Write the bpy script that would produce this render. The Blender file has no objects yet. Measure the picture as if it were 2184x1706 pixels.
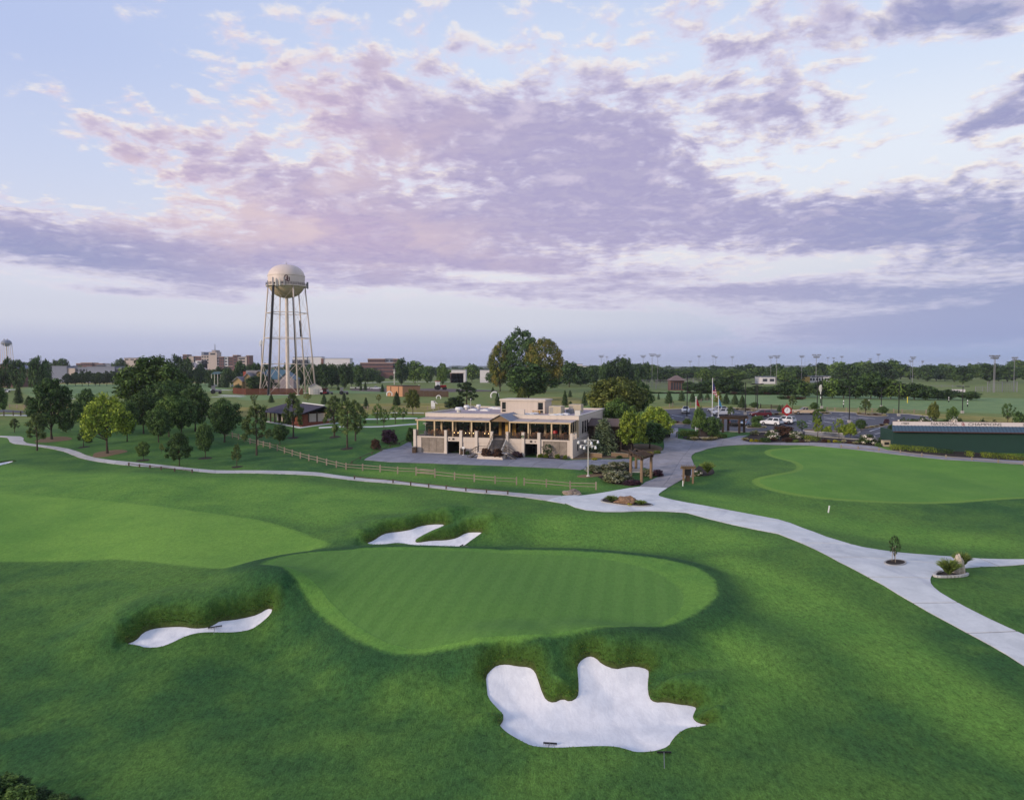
import bpy, bmesh, math, random
import numpy as np
from mathutils import Vector, Matrix
from mathutils.geometry import delaunay_2d_cdt
R = math.radians
rng = np.random.default_rng(7)
random.seed(7)
S = bpy.context.scene
COL = S.collection

# ------------------------------------------------------------------ camera
F, CX, CY, HZ, CZ = 1559.4, 1092.0, 853.0, 783.6, 20.5     # photograph measured at 2184 x 1706
PITCH = math.atan((CY - HZ) / F)
cam = bpy.data.cameras.new('camera')
cam.sensor_width = 36.0
cam.lens = 36.0 * F / 2184.0
cam.clip_start, cam.clip_end = 0.5, 20000.0
cam_o = bpy.data.objects.new('camera', cam)
cam_o.location = (0, 0, CZ)
cam_o.rotation_euler = (math.pi / 2 - PITCH, 0, 0)
COL.objects.link(cam_o)
S.camera = cam_o

# ------------------------------------------------------------------ view
vs = S.view_settings
vs.view_transform = 'Standard'
vs.look = 'None'
vs.exposure = 0.32
vs.gamma = 1.0
vs.use_curve_mapping = False
S.cycles.volume_bounces = 0
S.cycles.max_bounces = 6
S.cycles.transparent_max_bounces = 8

# ------------------------------------------------------------------ node helper
def srgb(h):
    h = h.lstrip('#')
    c = [int(h[i:i + 2], 16) / 255 for i in (0, 2, 4)]
    return tuple((x / 12.92 if x <= .04045 else ((x + .055) / 1.055) ** 2.4) for x in c)

class NB:
    """small expression builder over a node tree"""
    def __init__(s, nt):
        s.nt = nt
    def n(s, t, **kw):
        x = s.nt.nodes.new(t)
        for k, v in kw.items():
            setattr(x, k, v)
        return x
    def put(s, sock, v):
        if hasattr(v, 'is_output') or isinstance(v, bpy.types.NodeSocket):
            s.nt.links.new(v, sock)
        elif isinstance(v, (tuple, list)) and sock.type == 'RGBA' and len(v) == 3:
            sock.default_value = (*v, 1)
        else:
            sock.default_value = v
    def m(s, op, a, b=0.0, c=None, clamp=False):
        x = s.n('ShaderNodeMath', operation=op, use_clamp=clamp)
        s.put(x.inputs[0], a); s.put(x.inputs[1], b)
        if c is not None: s.put(x.inputs[2], c)
        return x.outputs[0]
    def add(s, a, b): return s.m('ADD', a, b)
    def sub(s, a, b): return s.m('SUBTRACT', a, b)
    def mul(s, a, b): return s.m('MULTIPLY', a, b)
    def div(s, a, b): return s.m('DIVIDE', a, b)
    def ss(s, v, lo, hi, o0=0.0, o1=1.0):
        x = s.n('ShaderNodeMapRange', interpolation_type='SMOOTHSTEP')
        s.put(x.inputs[0], v)
        for k, q in zip((1, 2, 3, 4), (lo, hi, o0, o1)): s.put(x.inputs[k], q)
        return x.outputs[0]
    def lin(s, v, lo, hi, o0=0.0, o1=1.0):
        x = s.n('ShaderNodeMapRange')
        s.put(x.inputs[0], v)
        for k, q in zip((1, 2, 3, 4), (lo, hi, o0, o1)): s.put(x.inputs[k], q)
        return x.outputs[0]
    def mix(s, f, a, b, mode='MIX'):
        x = s.n('ShaderNodeMix', data_type='RGBA', blend_type=mode)
        s.put(x.inputs[0], f); s.put(x.inputs[6], a); s.put(x.inputs[7], b)
        return x.outputs[2]
    def noise(s, vec, scale, detail=4.0, rough=.55, dist=0.0, dims='3D'):
        x = s.n('ShaderNodeTexNoise', noise_dimensions=dims)
        if vec is not None: s.put(x.inputs['Vector'], vec)
        x.inputs['Scale'].default_value = scale
        x.inputs['Detail'].default_value = detail
        x.inputs['Roughness'].default_value = rough
        x.inputs['Distortion'].default_value = dist
        return x.outputs[0]
    def xyz(s, v):
        x = s.n('ShaderNodeSeparateXYZ'); s.put(x.inputs[0], v); return x.outputs
    def vec(s, a, b, c):
        x = s.n('ShaderNodeCombineXYZ')
        for k, q in enumerate((a, b, c)): s.put(x.inputs[k], q)
        return x.outputs[0]
    def vm(s, op, a, b):
        x = s.n('ShaderNodeVectorMath', operation=op)
        s.put(x.inputs[0], a); s.put(x.inputs[1], b)
        return x.outputs[0]
    def attr(s, name):
        x = s.n('ShaderNodeAttribute', attribute_name=name); return x

# ------------------------------------------------------------------ rays of the photograph (used to measure positions)
ca, sa = math.cos(PITCH), math.sin(PITCH)
def ray(p):
    x = (p[0] - CX) / F; y = -(p[1] - CY) / F
    return np.array([x, ca + y * sa, -sa + y * ca])
K = 1.14469
def zz(x0, y0, s): return lambda x, y: ((x0 + x / s) / K, (y0 + y / s) / K)
z1 = zz(0, 800, 3.64); z2 = zz(500, 620, 3.16); z3 = zz(950, 780, 3.64); z4 = zz(1400, 850, 3.971)
z5 = zz(1900, 840, 3.64); z6 = zz(1900, 1150, 3.412); z7 = zz(1100, 1500, 2.912); z8 = zz(250, 1200, 2.184)
zA = zz(1000, 960, 8.979); zB = zz(1200, 960, 8.979); zC = zz(630, 620, 10.6625); zD = zz(560, 780, 8.53)
zE = zz(0, 820, 6.825); zF = zz(300, 830, 6.4235); zG = zz(620, 940, 7.8); zH = zz(860, 860, 5.747)
zI = zz(1640, 960, 6.825); zJ = zz(1880, 960, 6.825); zK = zz(2150, 960, 6.24); zL = zz(1440, 850, 6.825)
zM = zz(1740, 850, 5.747); zN = zz(2100, 850, 5.46); zO = zz(1380, 1060, 6.4235); zP = zz(0, 1750, 5.46)

# ------------------------------------------------------------------ sun
SUN_AZ = R(237)          # clockwise from +Y: the low sun stands to the left, a little behind the camera
SUN_EL = R(16)
sd = Vector((math.sin(SUN_AZ) * math.cos(SUN_EL), math.cos(SUN_AZ) * math.cos(SUN_EL), math.sin(SUN_EL)))
sun = bpy.data.lights.new('sun', 'SUN')
sun.energy = 2.7
sun.angle = R(11)
sun.color = (1.0, .82, .66)
sun_o = bpy.data.objects.new('sun', sun)
sun_o.rotation_euler = sd.to_track_quat('Z', 'Y').to_euler()
sun_o.location = (0, 0, 120)
COL.objects.link(sun_o)

# ------------------------------------------------------------------ sky
W = bpy.data.worlds.new('World'); S.world = W; W.use_nodes = True
nt = W.node_tree; nt.nodes.clear()
b = NB(nt)
d = b.n('ShaderNodeTexCoord').outputs['Generated']
dx, dy, dz = b.xyz(d)
az = b.m('ARCTAN2', dx, dy)
el = b.m('ARCSINE', dz)
elp = b.m('MAXIMUM', dz, 0.0)
inv = b.div(1.0, b.add(elp, .17))
q = b.vec(b.mul(dx, inv), b.mul(dy, inv), 0.0)
def azel(X, Y):
    v = ray((X, Y)); v = v / np.linalg.norm(v)
    return math.atan2(v[0], v[1]), math.asin(v[2])
def blob(X, Y, rx, ry, amp, rot=0.0, p=1.0):
    """soft ellipse of cloud round a direction of the sky"""
    a0, e0 = azel(X, Y)
    u = b.sub(az, a0); v = b.sub(el, e0)
    c, s_ = math.cos(R(rot)), math.sin(R(rot))
    uu = b.mul(b.add(b.mul(u, c), b.mul(v, s_)), F / rx)
    vv = b.mul(b.sub(b.mul(v, c), b.mul(u, s_)), F / ry)
    r2 = b.add(b.mul(uu, uu), b.mul(vv, vv))
    return b.mul(b.m('EXPONENT', b.mul(r2, -1.0)), amp)
def total(lst):
    t = None
    for x in lst: t = x if t is None else b.add(t, x)
    return t
warp = b.n('ShaderNodeTexNoise'); b.put(warp.inputs['Vector'], q)
warp.inputs['Scale'].default_value = 2.2; warp.inputs['Detail'].default_value = 3
wv = b.vm('SCALE', b.vm('SUBTRACT', warp.outputs['Color'], (.5, .5, .5)), (0, 0, 0))
wv.node.inputs[3].default_value = .16
qw = b.vm('ADD', q, wv)
def fb(v): return b.noise(v, 11.5, 9, .57)
n0 = fb(qw)
up = b.vm('ADD', qw, b.vec(b.mul(dx, .016), b.mul(dy, .016), 0.0)); n_up = fb(b.vm('ADD', qw, b.vm('MULTIPLY', q, (-.016, -.016, 0))))
n1 = b.noise(qw, 2.4, 5, .55)
n2 = b.noise(b.vm('MULTIPLY', q, (1.0, 1.0, 1.0)), 22.0, 5, .6)
#@SKYBLOBS
BL = [(800,250,340,85,.68,-12),(1210,300,270,85,.68,-8),(1340,290,110,60,.25,0),(560,390,380,66,.62,-16),(240,290,170,38,.33,-35),
      (1250,430,420,80,.6,0),(1000,505,620,62,.45,0),(120,520,330,62,.62,-5),(450,570,330,42,.5,-6),(850,560,420,42,.42,-2),
      (1600,455,270,48,.45,-4),(1960,430,250,42,.42,10),(2060,500,280,46,.75,2),(1440,612,420,34,.75,-2),(1250,640,300,14,.4,-4),(2150,650,330,110,.75,8),
      (1750,700,420,26,.55,0),(1500,735,500,14,.4,0),(1250,660,260,9,.5,-2),(900,745,500,12,.35,0),(2060,30,190,46,.85,-6),(2200,185,90,38,.65,18),(2120,265,130,20,.5,5),(1620,120,190,110,.26,-25),
      (1720,255,170,45,.3,-8),(470,640,90,12,.6,0),(210,620,110,9,.55,-2),
      (1000,110,420,60,.12,0),(1440,90,330,110,.15,0),(1250,200,200,50,.06,0),(1650,220,200,90,.08,0),(240,90,300,90,-.36,0),(40,130,240,130,-.36,0),(110,370,210,52,-.5,-10),(1760,365,230,42,-.42,4),(1760,565,290,22,-.65,6),
      (1080,592,190,16,-.5,-3),(650,690,760,50,-.7,0),(330,548,190,20,-.42,-8),(1000,40,380,60,-.1,0),(1930,140,150,60,-.3,0),(1960,240,100,60,-.3,0),(1060,700,420,40,-.35,0)]
mask = total([blob(*k) for k in BL])
front = b.ss(dy, .05, .45)
hik = b.ss(el, R(4), R(15))
band = b.noise(b.vec(b.mul(az, 2.2), b.mul(el, 17.0), 0.0), 2.0, 5, .55, .4)
dens = total([b.mul(b.sub(n0, .5), b.lin(hik, 0, 1, .75, 2.3)), b.mul(b.sub(n1, .5), b.lin(hik, 0, 1, .5, .8)), b.mul(b.sub(n2, .5), .22), b.mul(b.sub(band, .5), b.mul(front, b.lin(hik, 0, 1, 1.9, .1))), b.mul(mask, front)])
dens = b.sub(dens, b.mul(b.sub(1.0, front), .02))
lowk = b.ss(el, R(2.0), R(12.0))
cov = b.ss(dens, -.05, .50)                       # opacity of the cloud
thick = b.ss(dens, .12, .80)                    # how thick it is
edge = b.ss(b.sub(n0, n_up), -.02, .11)         # side that looks up at the light
# clear air behind the clouds, from a physical sky and the pale veil low down
nish = b.n('ShaderNodeTexSky', sky_type='NISHITA')
nish.sun_disc = False
nish.sun_elevation = SUN_EL
nish.sun_rotation = SUN_AZ
nish.air_density, nish.dust_density, nish.ozone_density = 1.2, 1.5, 2.0
ns = b.mix(1.0, nish.outputs[0], (.055, .055, .058), 'MULTIPLY')
ramp = b.n('ShaderNodeValToRGB'); b.put(ramp.inputs[0], b.lin(el, 0.0, R(60)))
cr = ramp.color_ramp; cr.interpolation = 'EASE'
stops = [(0.0, 'a9aecd'), (.022, 'b9bdd7'), (.06, 'd6d7e2'), (.12, 'e6e6ec'), (.26, 'e4ebf7'), (.36, 'd4e1f7'), (.47, 'c3d1ef'), (1.0, '94a9de')]
while len(cr.elements) < len(stops): cr.elements.new(.5)
for e, (p, h) in zip(cr.elements, stops): e.position = p; e.color = (*srgb(h), 1)
air = b.mix(.06, ramp.outputs[0], ns)
leftk = b.mul(blob(-120, -60, 700, 420, 1.0), front)          # deeper blue high on the left
air = b.mix(b.mul(leftk, .75), air, srgb('a8b7e2'))
rightk = b.mul(blob(2480, 730, 800, 150, 1.0), front)         # blue grey murk low on the right
air = b.mix(b.mul(rightk, .8), air, srgb('8fa3cd'))
warm = b.mul(b.add(blob(640, 230, 300, 150, 1.0, -15), b.add(blob(560, 470, 420, 60, .9, -6), blob(300, 330, 200, 90, .6, -30))), front)
warm = b.m('MINIMUM', warm, 1.0)
blue = b.mul(b.add(blob(2150, 560, 420, 260, 1.0), b.add(blob(2130, 40, 250, 120, .9), blob(60, 540, 330, 60, .8))), front)
blue = b.m('MINIMUM', blue, 1.0)
shade = b.mix(blue, srgb('aaa3c6'), srgb('8d95be'))
shade = b.mix(b.mul(warm, .65), shade, srgb('c8b0c8'))
thin = b.mix(b.mul(warm, .5), srgb('d9d3e6'), srgb('ecd5d6'))
cl = b.mix(thick, thin, shade)
cl = b.mix(b.mul(b.ss(n2, .45, .7), b.mul(thick, .25)), cl, srgb('9490bd'))
lit = b.mul(edge, b.mul(b.m('POWER', b.sub(1.0, b.mul(thick, .86)), 1.4), lowk))
cl = b.mix(b.mul(lit, .95), cl, srgb('f8eee2'))
n3 = b.noise(b.vm('ADD', qw, (3.1, 1.7, 0)), 6.0, 7, .6)
cl = b.mix(b.mul(b.mul(b.ss(n3, .52, .70), thick), b.mul(hik, .6)), cl, srgb('d9cfe0'))
cl = b.mix(b.mul(b.mul(b.ss(n1, .44, .62), warm), b.mul(thick, .75)), cl, srgb('ddc8cc'))
sky = b.mix(b.mul(cov, b.mul(b.ss(el, R(.7), R(2.4)), b.add(.5, b.mul(b.ss(el, R(1.5), R(8)), .46)))), air, cl)
below = b.ss(el, R(-3), R(0.0))
sky = b.mix(below, srgb('8d9a8a'), sky)
bg = b.n('ShaderNodeBackground'); b.put(bg.inputs[0], b.mix(1.0, sky, (10, 10, 10), 'MULTIPLY')); bg.inputs[1].default_value = .085
b.nt.links.new(bg.outputs[0], b.n('ShaderNodeOutputWorld').inputs[0])
bpy.context.scene.world.cycles.sampling_method = 'MANUAL'
bpy.context.scene.world.cycles.sample_map_resolution = 1024
# ------------------------------------------------------------------ object helpers
def link(o, parent=None):
    COL.objects.link(o)
    if parent is not None: o.parent = parent
    return o
def tag(o, label=None, cat=None, group=None, kind=None):
    if label: o['label'] = label
    if cat: o['category'] = cat
    if group: o['group'] = group
    if kind: o['kind'] = kind
    return o
def mesh_obj(name, v, f, mats, parent=None, smooth=False, midx=None):
    me = bpy.data.meshes.new(name)
    me.from_pydata([tuple(map(float, x)) for x in v], [], [tuple(map(int, x)) for x in f])
    for m in (mats if isinstance(mats, (list, tuple)) else [mats]): me.materials.append(m)
    if midx is not None: me.polygons.foreach_set('material_index', np.asarray(midx, dtype=np.int32))
    if smooth: me.polygons.foreach_set('use_smooth', [True] * len(me.polygons))
    me.update()
    return link(bpy.data.objects.new(name, me), parent)
def empty(name, loc, rz=0.0, parent=None):
    o = bpy.data.objects.new(name, None)
    o.empty_display_size = .3
    o.location = loc; o.rotation_euler = (0, 0, rz)
    return link(o, parent)

class MB:
    """collects simple solids and links them as one mesh"""
    def __init__(s): s.v = []; s.f = []; s.m = []
    def quad(s, a, b_, c, d_, m=0):
        i = len(s.v); s.v += [a, b_, c, d_]; s.f.append((i, i + 1, i + 2, i + 3)); s.m.append(m); return s
    def poly(s, pts, m=0):
        i = len(s.v); s.v += list(pts); s.f.append(tuple(range(i, i + len(pts)))); s.m.append(m); return s
    def box(s, x0, x1, y0, y1, z0, z1, m=0):
        i = len(s.v)
        s.v += [(x0, y0, z0), (x1, y0, z0), (x1, y1, z0), (x0, y1, z0), (x0, y0, z1), (x1, y0, z1), (x1, y1, z1), (x0, y1, z1)]
        s.f += [(i, i + 3, i + 2, i + 1), (i + 4, i + 5, i + 6, i + 7), (i, i + 1, i + 5, i + 4), (i + 1, i + 2, i + 6, i + 5), (i + 2, i + 3, i + 7, i + 6), (i + 3, i, i + 4, i + 7)]
        s.m += [m] * 6; return s
    def prism(s, pts, axis, a0, a1, m=0):
        """pts: 2-D outline; axis 0/1/2 = extrusion direction"""
        n = len(pts); i = len(s.v)
        def P(p, a):
            if axis == 0: return (a, p[0], p[1])
            if axis == 1: return (p[0], a, p[1])
            return (p[0], p[1], a)
        s.v += [P(p, a0) for p in pts] + [P(p, a1) for p in pts]
        s.f += [tuple(i + k for k in range(n))[::-1], tuple(i + n + k for k in range(n))]
        for k in range(n): s.f.append((i + k, i + (k + 1) % n, i + n + (k + 1) % n, i + n + k))
        s.m += [m] * (n + 2); return s
    def tube(s, p0, p1, r0, r1=None, n=8, m=0, cap=True):
        r1 = r0 if r1 is None else r1
        p0 = Vector(p0); p1 = Vector(p1); ax = (p1 - p0)
        if ax.length < 1e-6: return s
        ax.normalize()
        u = ax.orthogonal().normalized(); w = ax.cross(u)
        i = len(s.v)
        for p, r in ((p0, r0), (p1, r1)):
            for k in range(n):
                a = 2 * math.pi * k / n
                s.v.append(tuple(p + (u * math.cos(a) + w * math.sin(a)) * r))
        for k in range(n):
            s.f.append((i + k, i + (k + 1) % n, i + n + (k + 1) % n, i + n + k)); s.m.append(m)
        if cap:
            s.f += [tuple(i + k for k in range(n))[::-1], tuple(i + n + k for k in range(n))]; s.m += [m, m]
        return s
    def path(s, pts, r, n=6, m=0):
        for p0, p1 in zip(pts[:-1], pts[1:]): s.tube(p0, p1, r, r, n, m)
        return s
    def lathe(s, prof, n=24, c=(0, 0), m=0, a0=0.0, a1=2 * math.pi):
        """prof: list of (r, z)"""
        i = len(s.v); full = abs(a1 - a0 - 2 * math.pi) < 1e-6
        k_ = n if full else n + 1
        for r, z in prof:
            for k in range(k_):
                a = a0 + (a1 - a0) * k / n
                s.v.append((c[0] + r * math.cos(a), c[1] + r * math.sin(a), z))
        for j in range(len(prof) - 1):
            for k in range(n):
                k2 = (k + 1) % k_
                s.f.append((i + j * k_ + k, i + j * k_ + k2, i + (j + 1) * k_ + k2, i + (j + 1) * k_ + k)); s.m.append(m)
        return s
    def ball(s, c, r, n=8, m=0, sz=1.0):
        prof = [(max(1e-4, r * math.sin(math.pi * k / n)), c[2] - r * sz * math.cos(math.pi * k / n)) for k in range(n + 1)]
        return s.lathe(prof, n + 2, (c[0], c[1]), m)
    def build(s, name, mats, parent=None, smooth=False):
        return mesh_obj(name, s.v, s.f, mats, parent, smooth, s.m)
def copy_tree(o, parent=None):
    c = o.copy(); link(c, parent)
    for ch in list(o.children): copy_tree(ch, c)
    return c

# ------------------------------------------------------------------ terrain height
_y = np.linspace(-200, 6000, 12401)
_p = np.interp(_y, [-200, 0, 40, 70, 100, 130, 160, 190, 230, 315, 1000, 6000], [-2.5, -.5, 0, 1.3, 2.9, 4.5, 6.6, 8.4, 8.8, 8.9, 8.5, 3])
_k = np.exp(-np.linspace(-2.5, 2.5, 41) ** 2); _k /= _k.sum()
_p = np.convolve(np.pad(_p, 20, 'edge'), _k, 'valid')
def smooth01(t):
    t = np.clip(t, 0, 1); return t * t * (3 - 2 * t)
CLUB_O = np.array([-18.09, 134.31, 4.85]); CLUB_A = R(-17.7)
CU = np.array([math.cos(CLUB_A), math.sin(CLUB_A)]); CV = np.array([-math.sin(CLUB_A), math.cos(CLUB_A)])
HILLS = [(-26, 62, 11, 8, 1.3), (-42, 82, 18, 12, .8), (-5, 84, 10, 5, .9), (10, 92, 14, 8, .9), (30, 66, 9, 12, 1.1), (20, 50, 8, 7, .9), (-18, 52, 5, 8, -.8), (-2, 44, 14, 4, -.3), (-1.0, 81, 3, 3.2, 1.1), (-5, 86, 5, 2.6, 1.0), (-20.5, 61.5, 5, 3, .35), (9, 46, 5, 4, .5),
         (-62, 100, 18, 14, .9), (45, 110, 14, 10, .5), (-14, 40, 9, 9, -.5), (12, 37, 12, 5, .3), (-75, 205, 25, 9, .9), (70, 205, 40, 7, .8), (20, 212, 30, 7, .8), (-20, 225, 40, 8, .7), (-33, 47, 9, 8, -.4)]
def h(x, y):
    x = np.asarray(x, float); y = np.asarray(y, float)
    z = np.interp(y, _y, _p)
    near = smooth01((260 - np.hypot(x, y)) / 120)
    z = z + near * (.24 * np.sin(x * .13 + 1.7 + .5 * np.sin(y * .07)) * np.cos(y * .11 + .6) + .15 * np.sin(x * .27 + y * .15))
    for hx, hy, rx, ry, a in HILLS:
        z = z + a * np.exp(-((x - hx) / rx) ** 2 - ((y - hy) / ry) ** 2)
    u = (x - CLUB_O[0]) * CU[0] + (y - CLUB_O[1]) * CU[1]; v = (x - CLUB_O[0]) * CV[0] + (y - CLUB_O[1]) * CV[1]
    dd = np.hypot(np.maximum(np.maximum(-3 - u, u - 34), 0), np.maximum(np.maximum(-8 - v, v - 34), 0))
    k = 1 - smooth01(dd / 9)
    z = z * (1 - k) + 4.83 * k
    dl = np.hypot(np.maximum(np.maximum(20 - x, x - 140), 0), np.maximum(np.maximum(166 - y, y - 196), 0))
    k = (1 - smooth01(dl / 10)) * (1 - smooth01((dd * 0 + 9 - dd) / 9))
    lotz = 6.9 + (y - 166) / 30 * 1.6
    z = z * (1 - k) + lotz * k
    return z
def G(p, lift=0.0):
    """point of the ground seen at a pixel"""
    dd = ray(p); lo, hi = 6.0, None
    ts = np.geomspace(6, 5500, 1400)
    below = CZ + ts * dd[2] < h(ts * dd[0], ts * dd[1]) + lift
    i = int(np.argmax(below)) if below.any() else len(ts) - 1
    lo, hi = ts[max(i - 1, 0)], ts[i]
    for _ in range(26):
        m = (lo + hi) / 2
        if CZ + m * dd[2] < float(h(m * dd[0], m * dd[1])) + lift: hi = m
        else: lo = m
    return Vector((lo * dd[0], lo * dd[1], CZ + lo * dd[2] ))
def GP(pts, lift=0.0): return np.array([G(p, lift)[:2] for p in pts])
def at_depth(p, y):
    dd = ray(p); t = y / dd[1]; return Vector((t * dd[0], y, CZ + t * dd[2]))

def smooth_poly(P, it=2):
    P = np.asarray(P)
    for _ in range(it):
        Q = np.roll(P, -1, 0)
        P = np.stack([P * .75 + Q * .25, P * .25 + Q * .75], 1).reshape(-1, 2)
    return P
def poly_dist(X, Y, P, chunk=20000):
    """signed distance (negative inside) and nearest point"""
    A = P; B = np.roll(P, -1, 0); D = B - A; L2 = (D ** 2).sum(1) + 1e-12
    out = np.empty(len(X)); NX = np.empty(len(X)); NY = np.empty(len(X))
    for s0 in range(0, len(X), chunk):
        x = X[s0:s0 + chunk, None]; y = Y[s0:s0 + chunk, None]
        t = np.clip(((x - A[:, 0]) * D[:, 0] + (y - A[:, 1]) * D[:, 1]) / L2, 0, 1)
        px = A[:, 0] + t * D[:, 0]; py = A[:, 1] + t * D[:, 1]
        d2 = (x - px) ** 2 + (y - py) ** 2
        i = d2.argmin(1); r = np.arange(len(i))
        dist = np.sqrt(d2[r, i])
        c = ((A[:, 1] > y) != (B[:, 1] > y)) & (x < D[:, 0] * (y - A[:, 1]) / np.where(np.abs(D[:, 1]) < 1e-12, 1e-12, D[:, 1]) + A[:, 0])
        ins = c.sum(1) % 2 == 1
        out[s0:s0 + chunk] = np.where(ins, -dist, dist); NX[s0:s0 + chunk] = px[r, i]; NY[s0:s0 + chunk] = py[r, i]
    return out, NX, NY

# ------------------------------------------------------------------ outlines measured on the photograph
GREEN_PX = [(580,1200),(600,1188),(660,1179),(760,1173),(860,1172),(960,1174),(1060,1178),(1180,1182),(1280,1190),(1360,1205),(1420,1228),(1452,1255),(1462,1285),(1440,1312),(1390,1338),(1320,1360),(1230,1378),(1130,1388),(1030,1394),(930,1393),(870,1385),(810,1365),(770,1342),(735,1315),(705,1285),(670,1252),(630,1228),(595,1213)]
COLLAR_PX = [(552,1205),(575,1192),(640,1178),(760,1168),(900,1166),(1060,1170),(1200,1172),(1320,1180),(1420,1192),(1490,1210),(1525,1235),(1530,1265),(1510,1295),(1450,1325),(1380,1352),(1280,1375),(1180,1392),(1060,1404),(960,1406),(870,1400),(800,1385),(745,1358),(700,1325),(660,1290),(630,1255),(600,1230),(565,1215)]
FAIR_PX = [(-700,1075),(-200,1060),(0,1052),(150,1062),(300,1075),(385,1087),(480,1098),(565,1112),(630,1132),(690,1155),(705,1168),(660,1180),(600,1190),(565,1205),(500,1215),(430,1212),(350,1203),(300,1197),(230,1192),(0,1197),(-200,1200),(-700,1210)]
PG_PX = [(1800,950),(1720,952),(1645,957),(1627,965),(1650,976),(1690,984),(1706,995),(1690,1006),(1648,1013),(1612,1020),(1602,1027),(1630,1043),(1700,1058),(1800,1069),(1920,1074),(2030,1072),(2184,1063),(2600,1040),(2600,1000),(2184,988),(2000,968),(1880,953)]
LIFT_G = 1.0
P_GREEN = smooth_poly(GP(GREEN_PX, LIFT_G)); P_COLLAR = smooth_poly(GP(COLLAR_PX, LIFT_G)); P_FAIR = smooth_poly(GP(FAIR_PX)); P_PG = smooth_poly(GP(PG_PX))
RANGE_PX = [[(1395,832),(1700,836),(1900,844),(2184,850),(2500,856),(2500,888),(2184,884),(1900,874),(1700,864),(1560,862),(1390,850)],
            [(40,826),(200,815),(330,818),(480,815),(500,832),(330,842),(200,846),(60,852)], [(690,832),(1050,828),(1050,836),(690,840)], [(520,842),(560,838),(640,843),(560,855),(500,852)]]
DRY_PX = [[(1395,866),(1500,864),(1640,874),(1760,872),(1900,878),(2184,892),(2300,900),(2300,912),(1900,886),(1640,888),(1400,886)],
          [(20,862),(140,858),(200,866),(330,872),(560,868),(640,872),(640,890),(460,888),(200,886),(30,884)],[(700,868),(860,858),(1040,862),(1040,885),(860,886),(700,880)],
          [(1050,850),(1250,845),(1250,868),(1050,872)],[(60,818),(200,812),(500,812),(500,817),(200,820)]]
P_RANGE = [smooth_poly(GP(p)) for p in RANGE_PX]; P_DRY = [smooth_poly(GP(p)) for p in DRY_PX]
Ba = [z7(*p) for p in [(250,515),(290,480),(330,455),(400,447),(470,455),(560,455),(600,475),(625,520),(650,570),(680,610),(735,622),(795,597),(850,612),(905,585),(912,540),(905,480),(900,435),(935,400),(985,380),(1030,385),(1075,410),(1170,425),(1240,410),(1320,398),(1405,405),(1410,430),(1400,500),(1410,580),(1450,612),(1530,610),(1620,630),(1700,640),(1752,655),(1730,700),(1720,730),(1760,765),(1840,775),(1780,795),(1690,800),(1620,840),(1575,890),(1550,935),(1470,965),(1390,975),(1310,975),(1250,955),(1170,935),(1050,932),(900,938),(760,945),(640,940),(570,930),(500,895),(420,850),(375,815),(345,780),(375,740),(375,705),(330,665),(265,615),(258,570)]]
Bb = [z8(*p) for p in [(115,808),(180,785),(215,745),(270,725),(350,715),(430,712),(490,725),(560,722),(600,705),(625,688),(690,680),(760,665),(830,660),(880,645),(910,655),(895,680),(850,705),(790,735),(720,748),(640,750),(560,748),(490,755),(430,775),(370,805),(310,828),(230,832),(190,818)]]
Bc = [z8(*p) for p in [(1405,270),(1450,255),(1480,232),(1520,213),(1600,207),(1650,200),(1690,180),(1750,172),(1835,172),(1800,190),(1760,205),(1700,235),(1665,258),(1680,268),(1760,258),(1830,255),(1890,245),(1940,215),(1990,210),(2030,213),(2000,235),(1960,262),(1925,290),(1915,303),(1850,302),(1790,295),(1720,295),(1660,290),(1610,275),(1560,272),(1500,282),(1430,282)]]
Bd = [z1(*p) for p in [(-120,1235),(-60,1215),(0,1197),(60,1186),(130,1183),(90,1200),(30,1215),(-20,1228),(-80,1240)]]
BUNK = [dict(P=smooth_poly(GP(Ba), 1), A=1.0, w=6.0), dict(P=smooth_poly(GP(Bb), 1), A=1.15, w=6.0), dict(P=smooth_poly(GP(Bc), 1), A=1.0, w=5.0), dict(P=smooth_poly(GP(Bd), 1), A=1.0, w=6.0)]

def full_height(X, Y):
    """terrain with the raised green and the banks round the bunkers"""
    z = h(X, Y)
    sel = (np.abs(X) < 60) & (Y > 20) & (Y < 130)
    if sel.any():
        xs, ys = X[sel], Y[sel]
        dg, _, _ = poly_dist(xs, ys, P_COLLAR)
        add = LIFT_G * (1 - smooth01(dg / 4.6))
        for k, B in enumerate(BUNK):
            c = B['P'].mean(0); ext = np.abs(B['P'] - c).max() + 14
            m = (np.abs(xs - c[0]) < ext) & (np.abs(ys - c[1]) < ext)
            if not m.any(): continue
            d_, nx, ny = poly_dist(xs[m], ys[m], B['P'])
            r = np.hypot(xs[m], ys[m]); ax, ay = xs[m] / r, ys[m] / r
            dn = np.maximum(np.abs(d_), 1e-4)
            wgt = np.clip(.25 + ((xs[m] - nx) * ax + (ys[m] - ny) * ay) / dn * 1.1, 0, 1)
            bank = np.where(d_ > 0, 1.15 * B['A'] * wgt * np.sin(np.pi / 2 * np.clip(d_ / 1.05, 0, 1)) * (1 - smooth01((d_ - 1.2) / B['w'])), 0)
            add[m] = np.where(d_ > 0, np.maximum(add[m] * np.clip(d_ / 4, 0, 1) if False else add[m], 0) + bank, add[m])
        z[sel] += add
    return z

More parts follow.
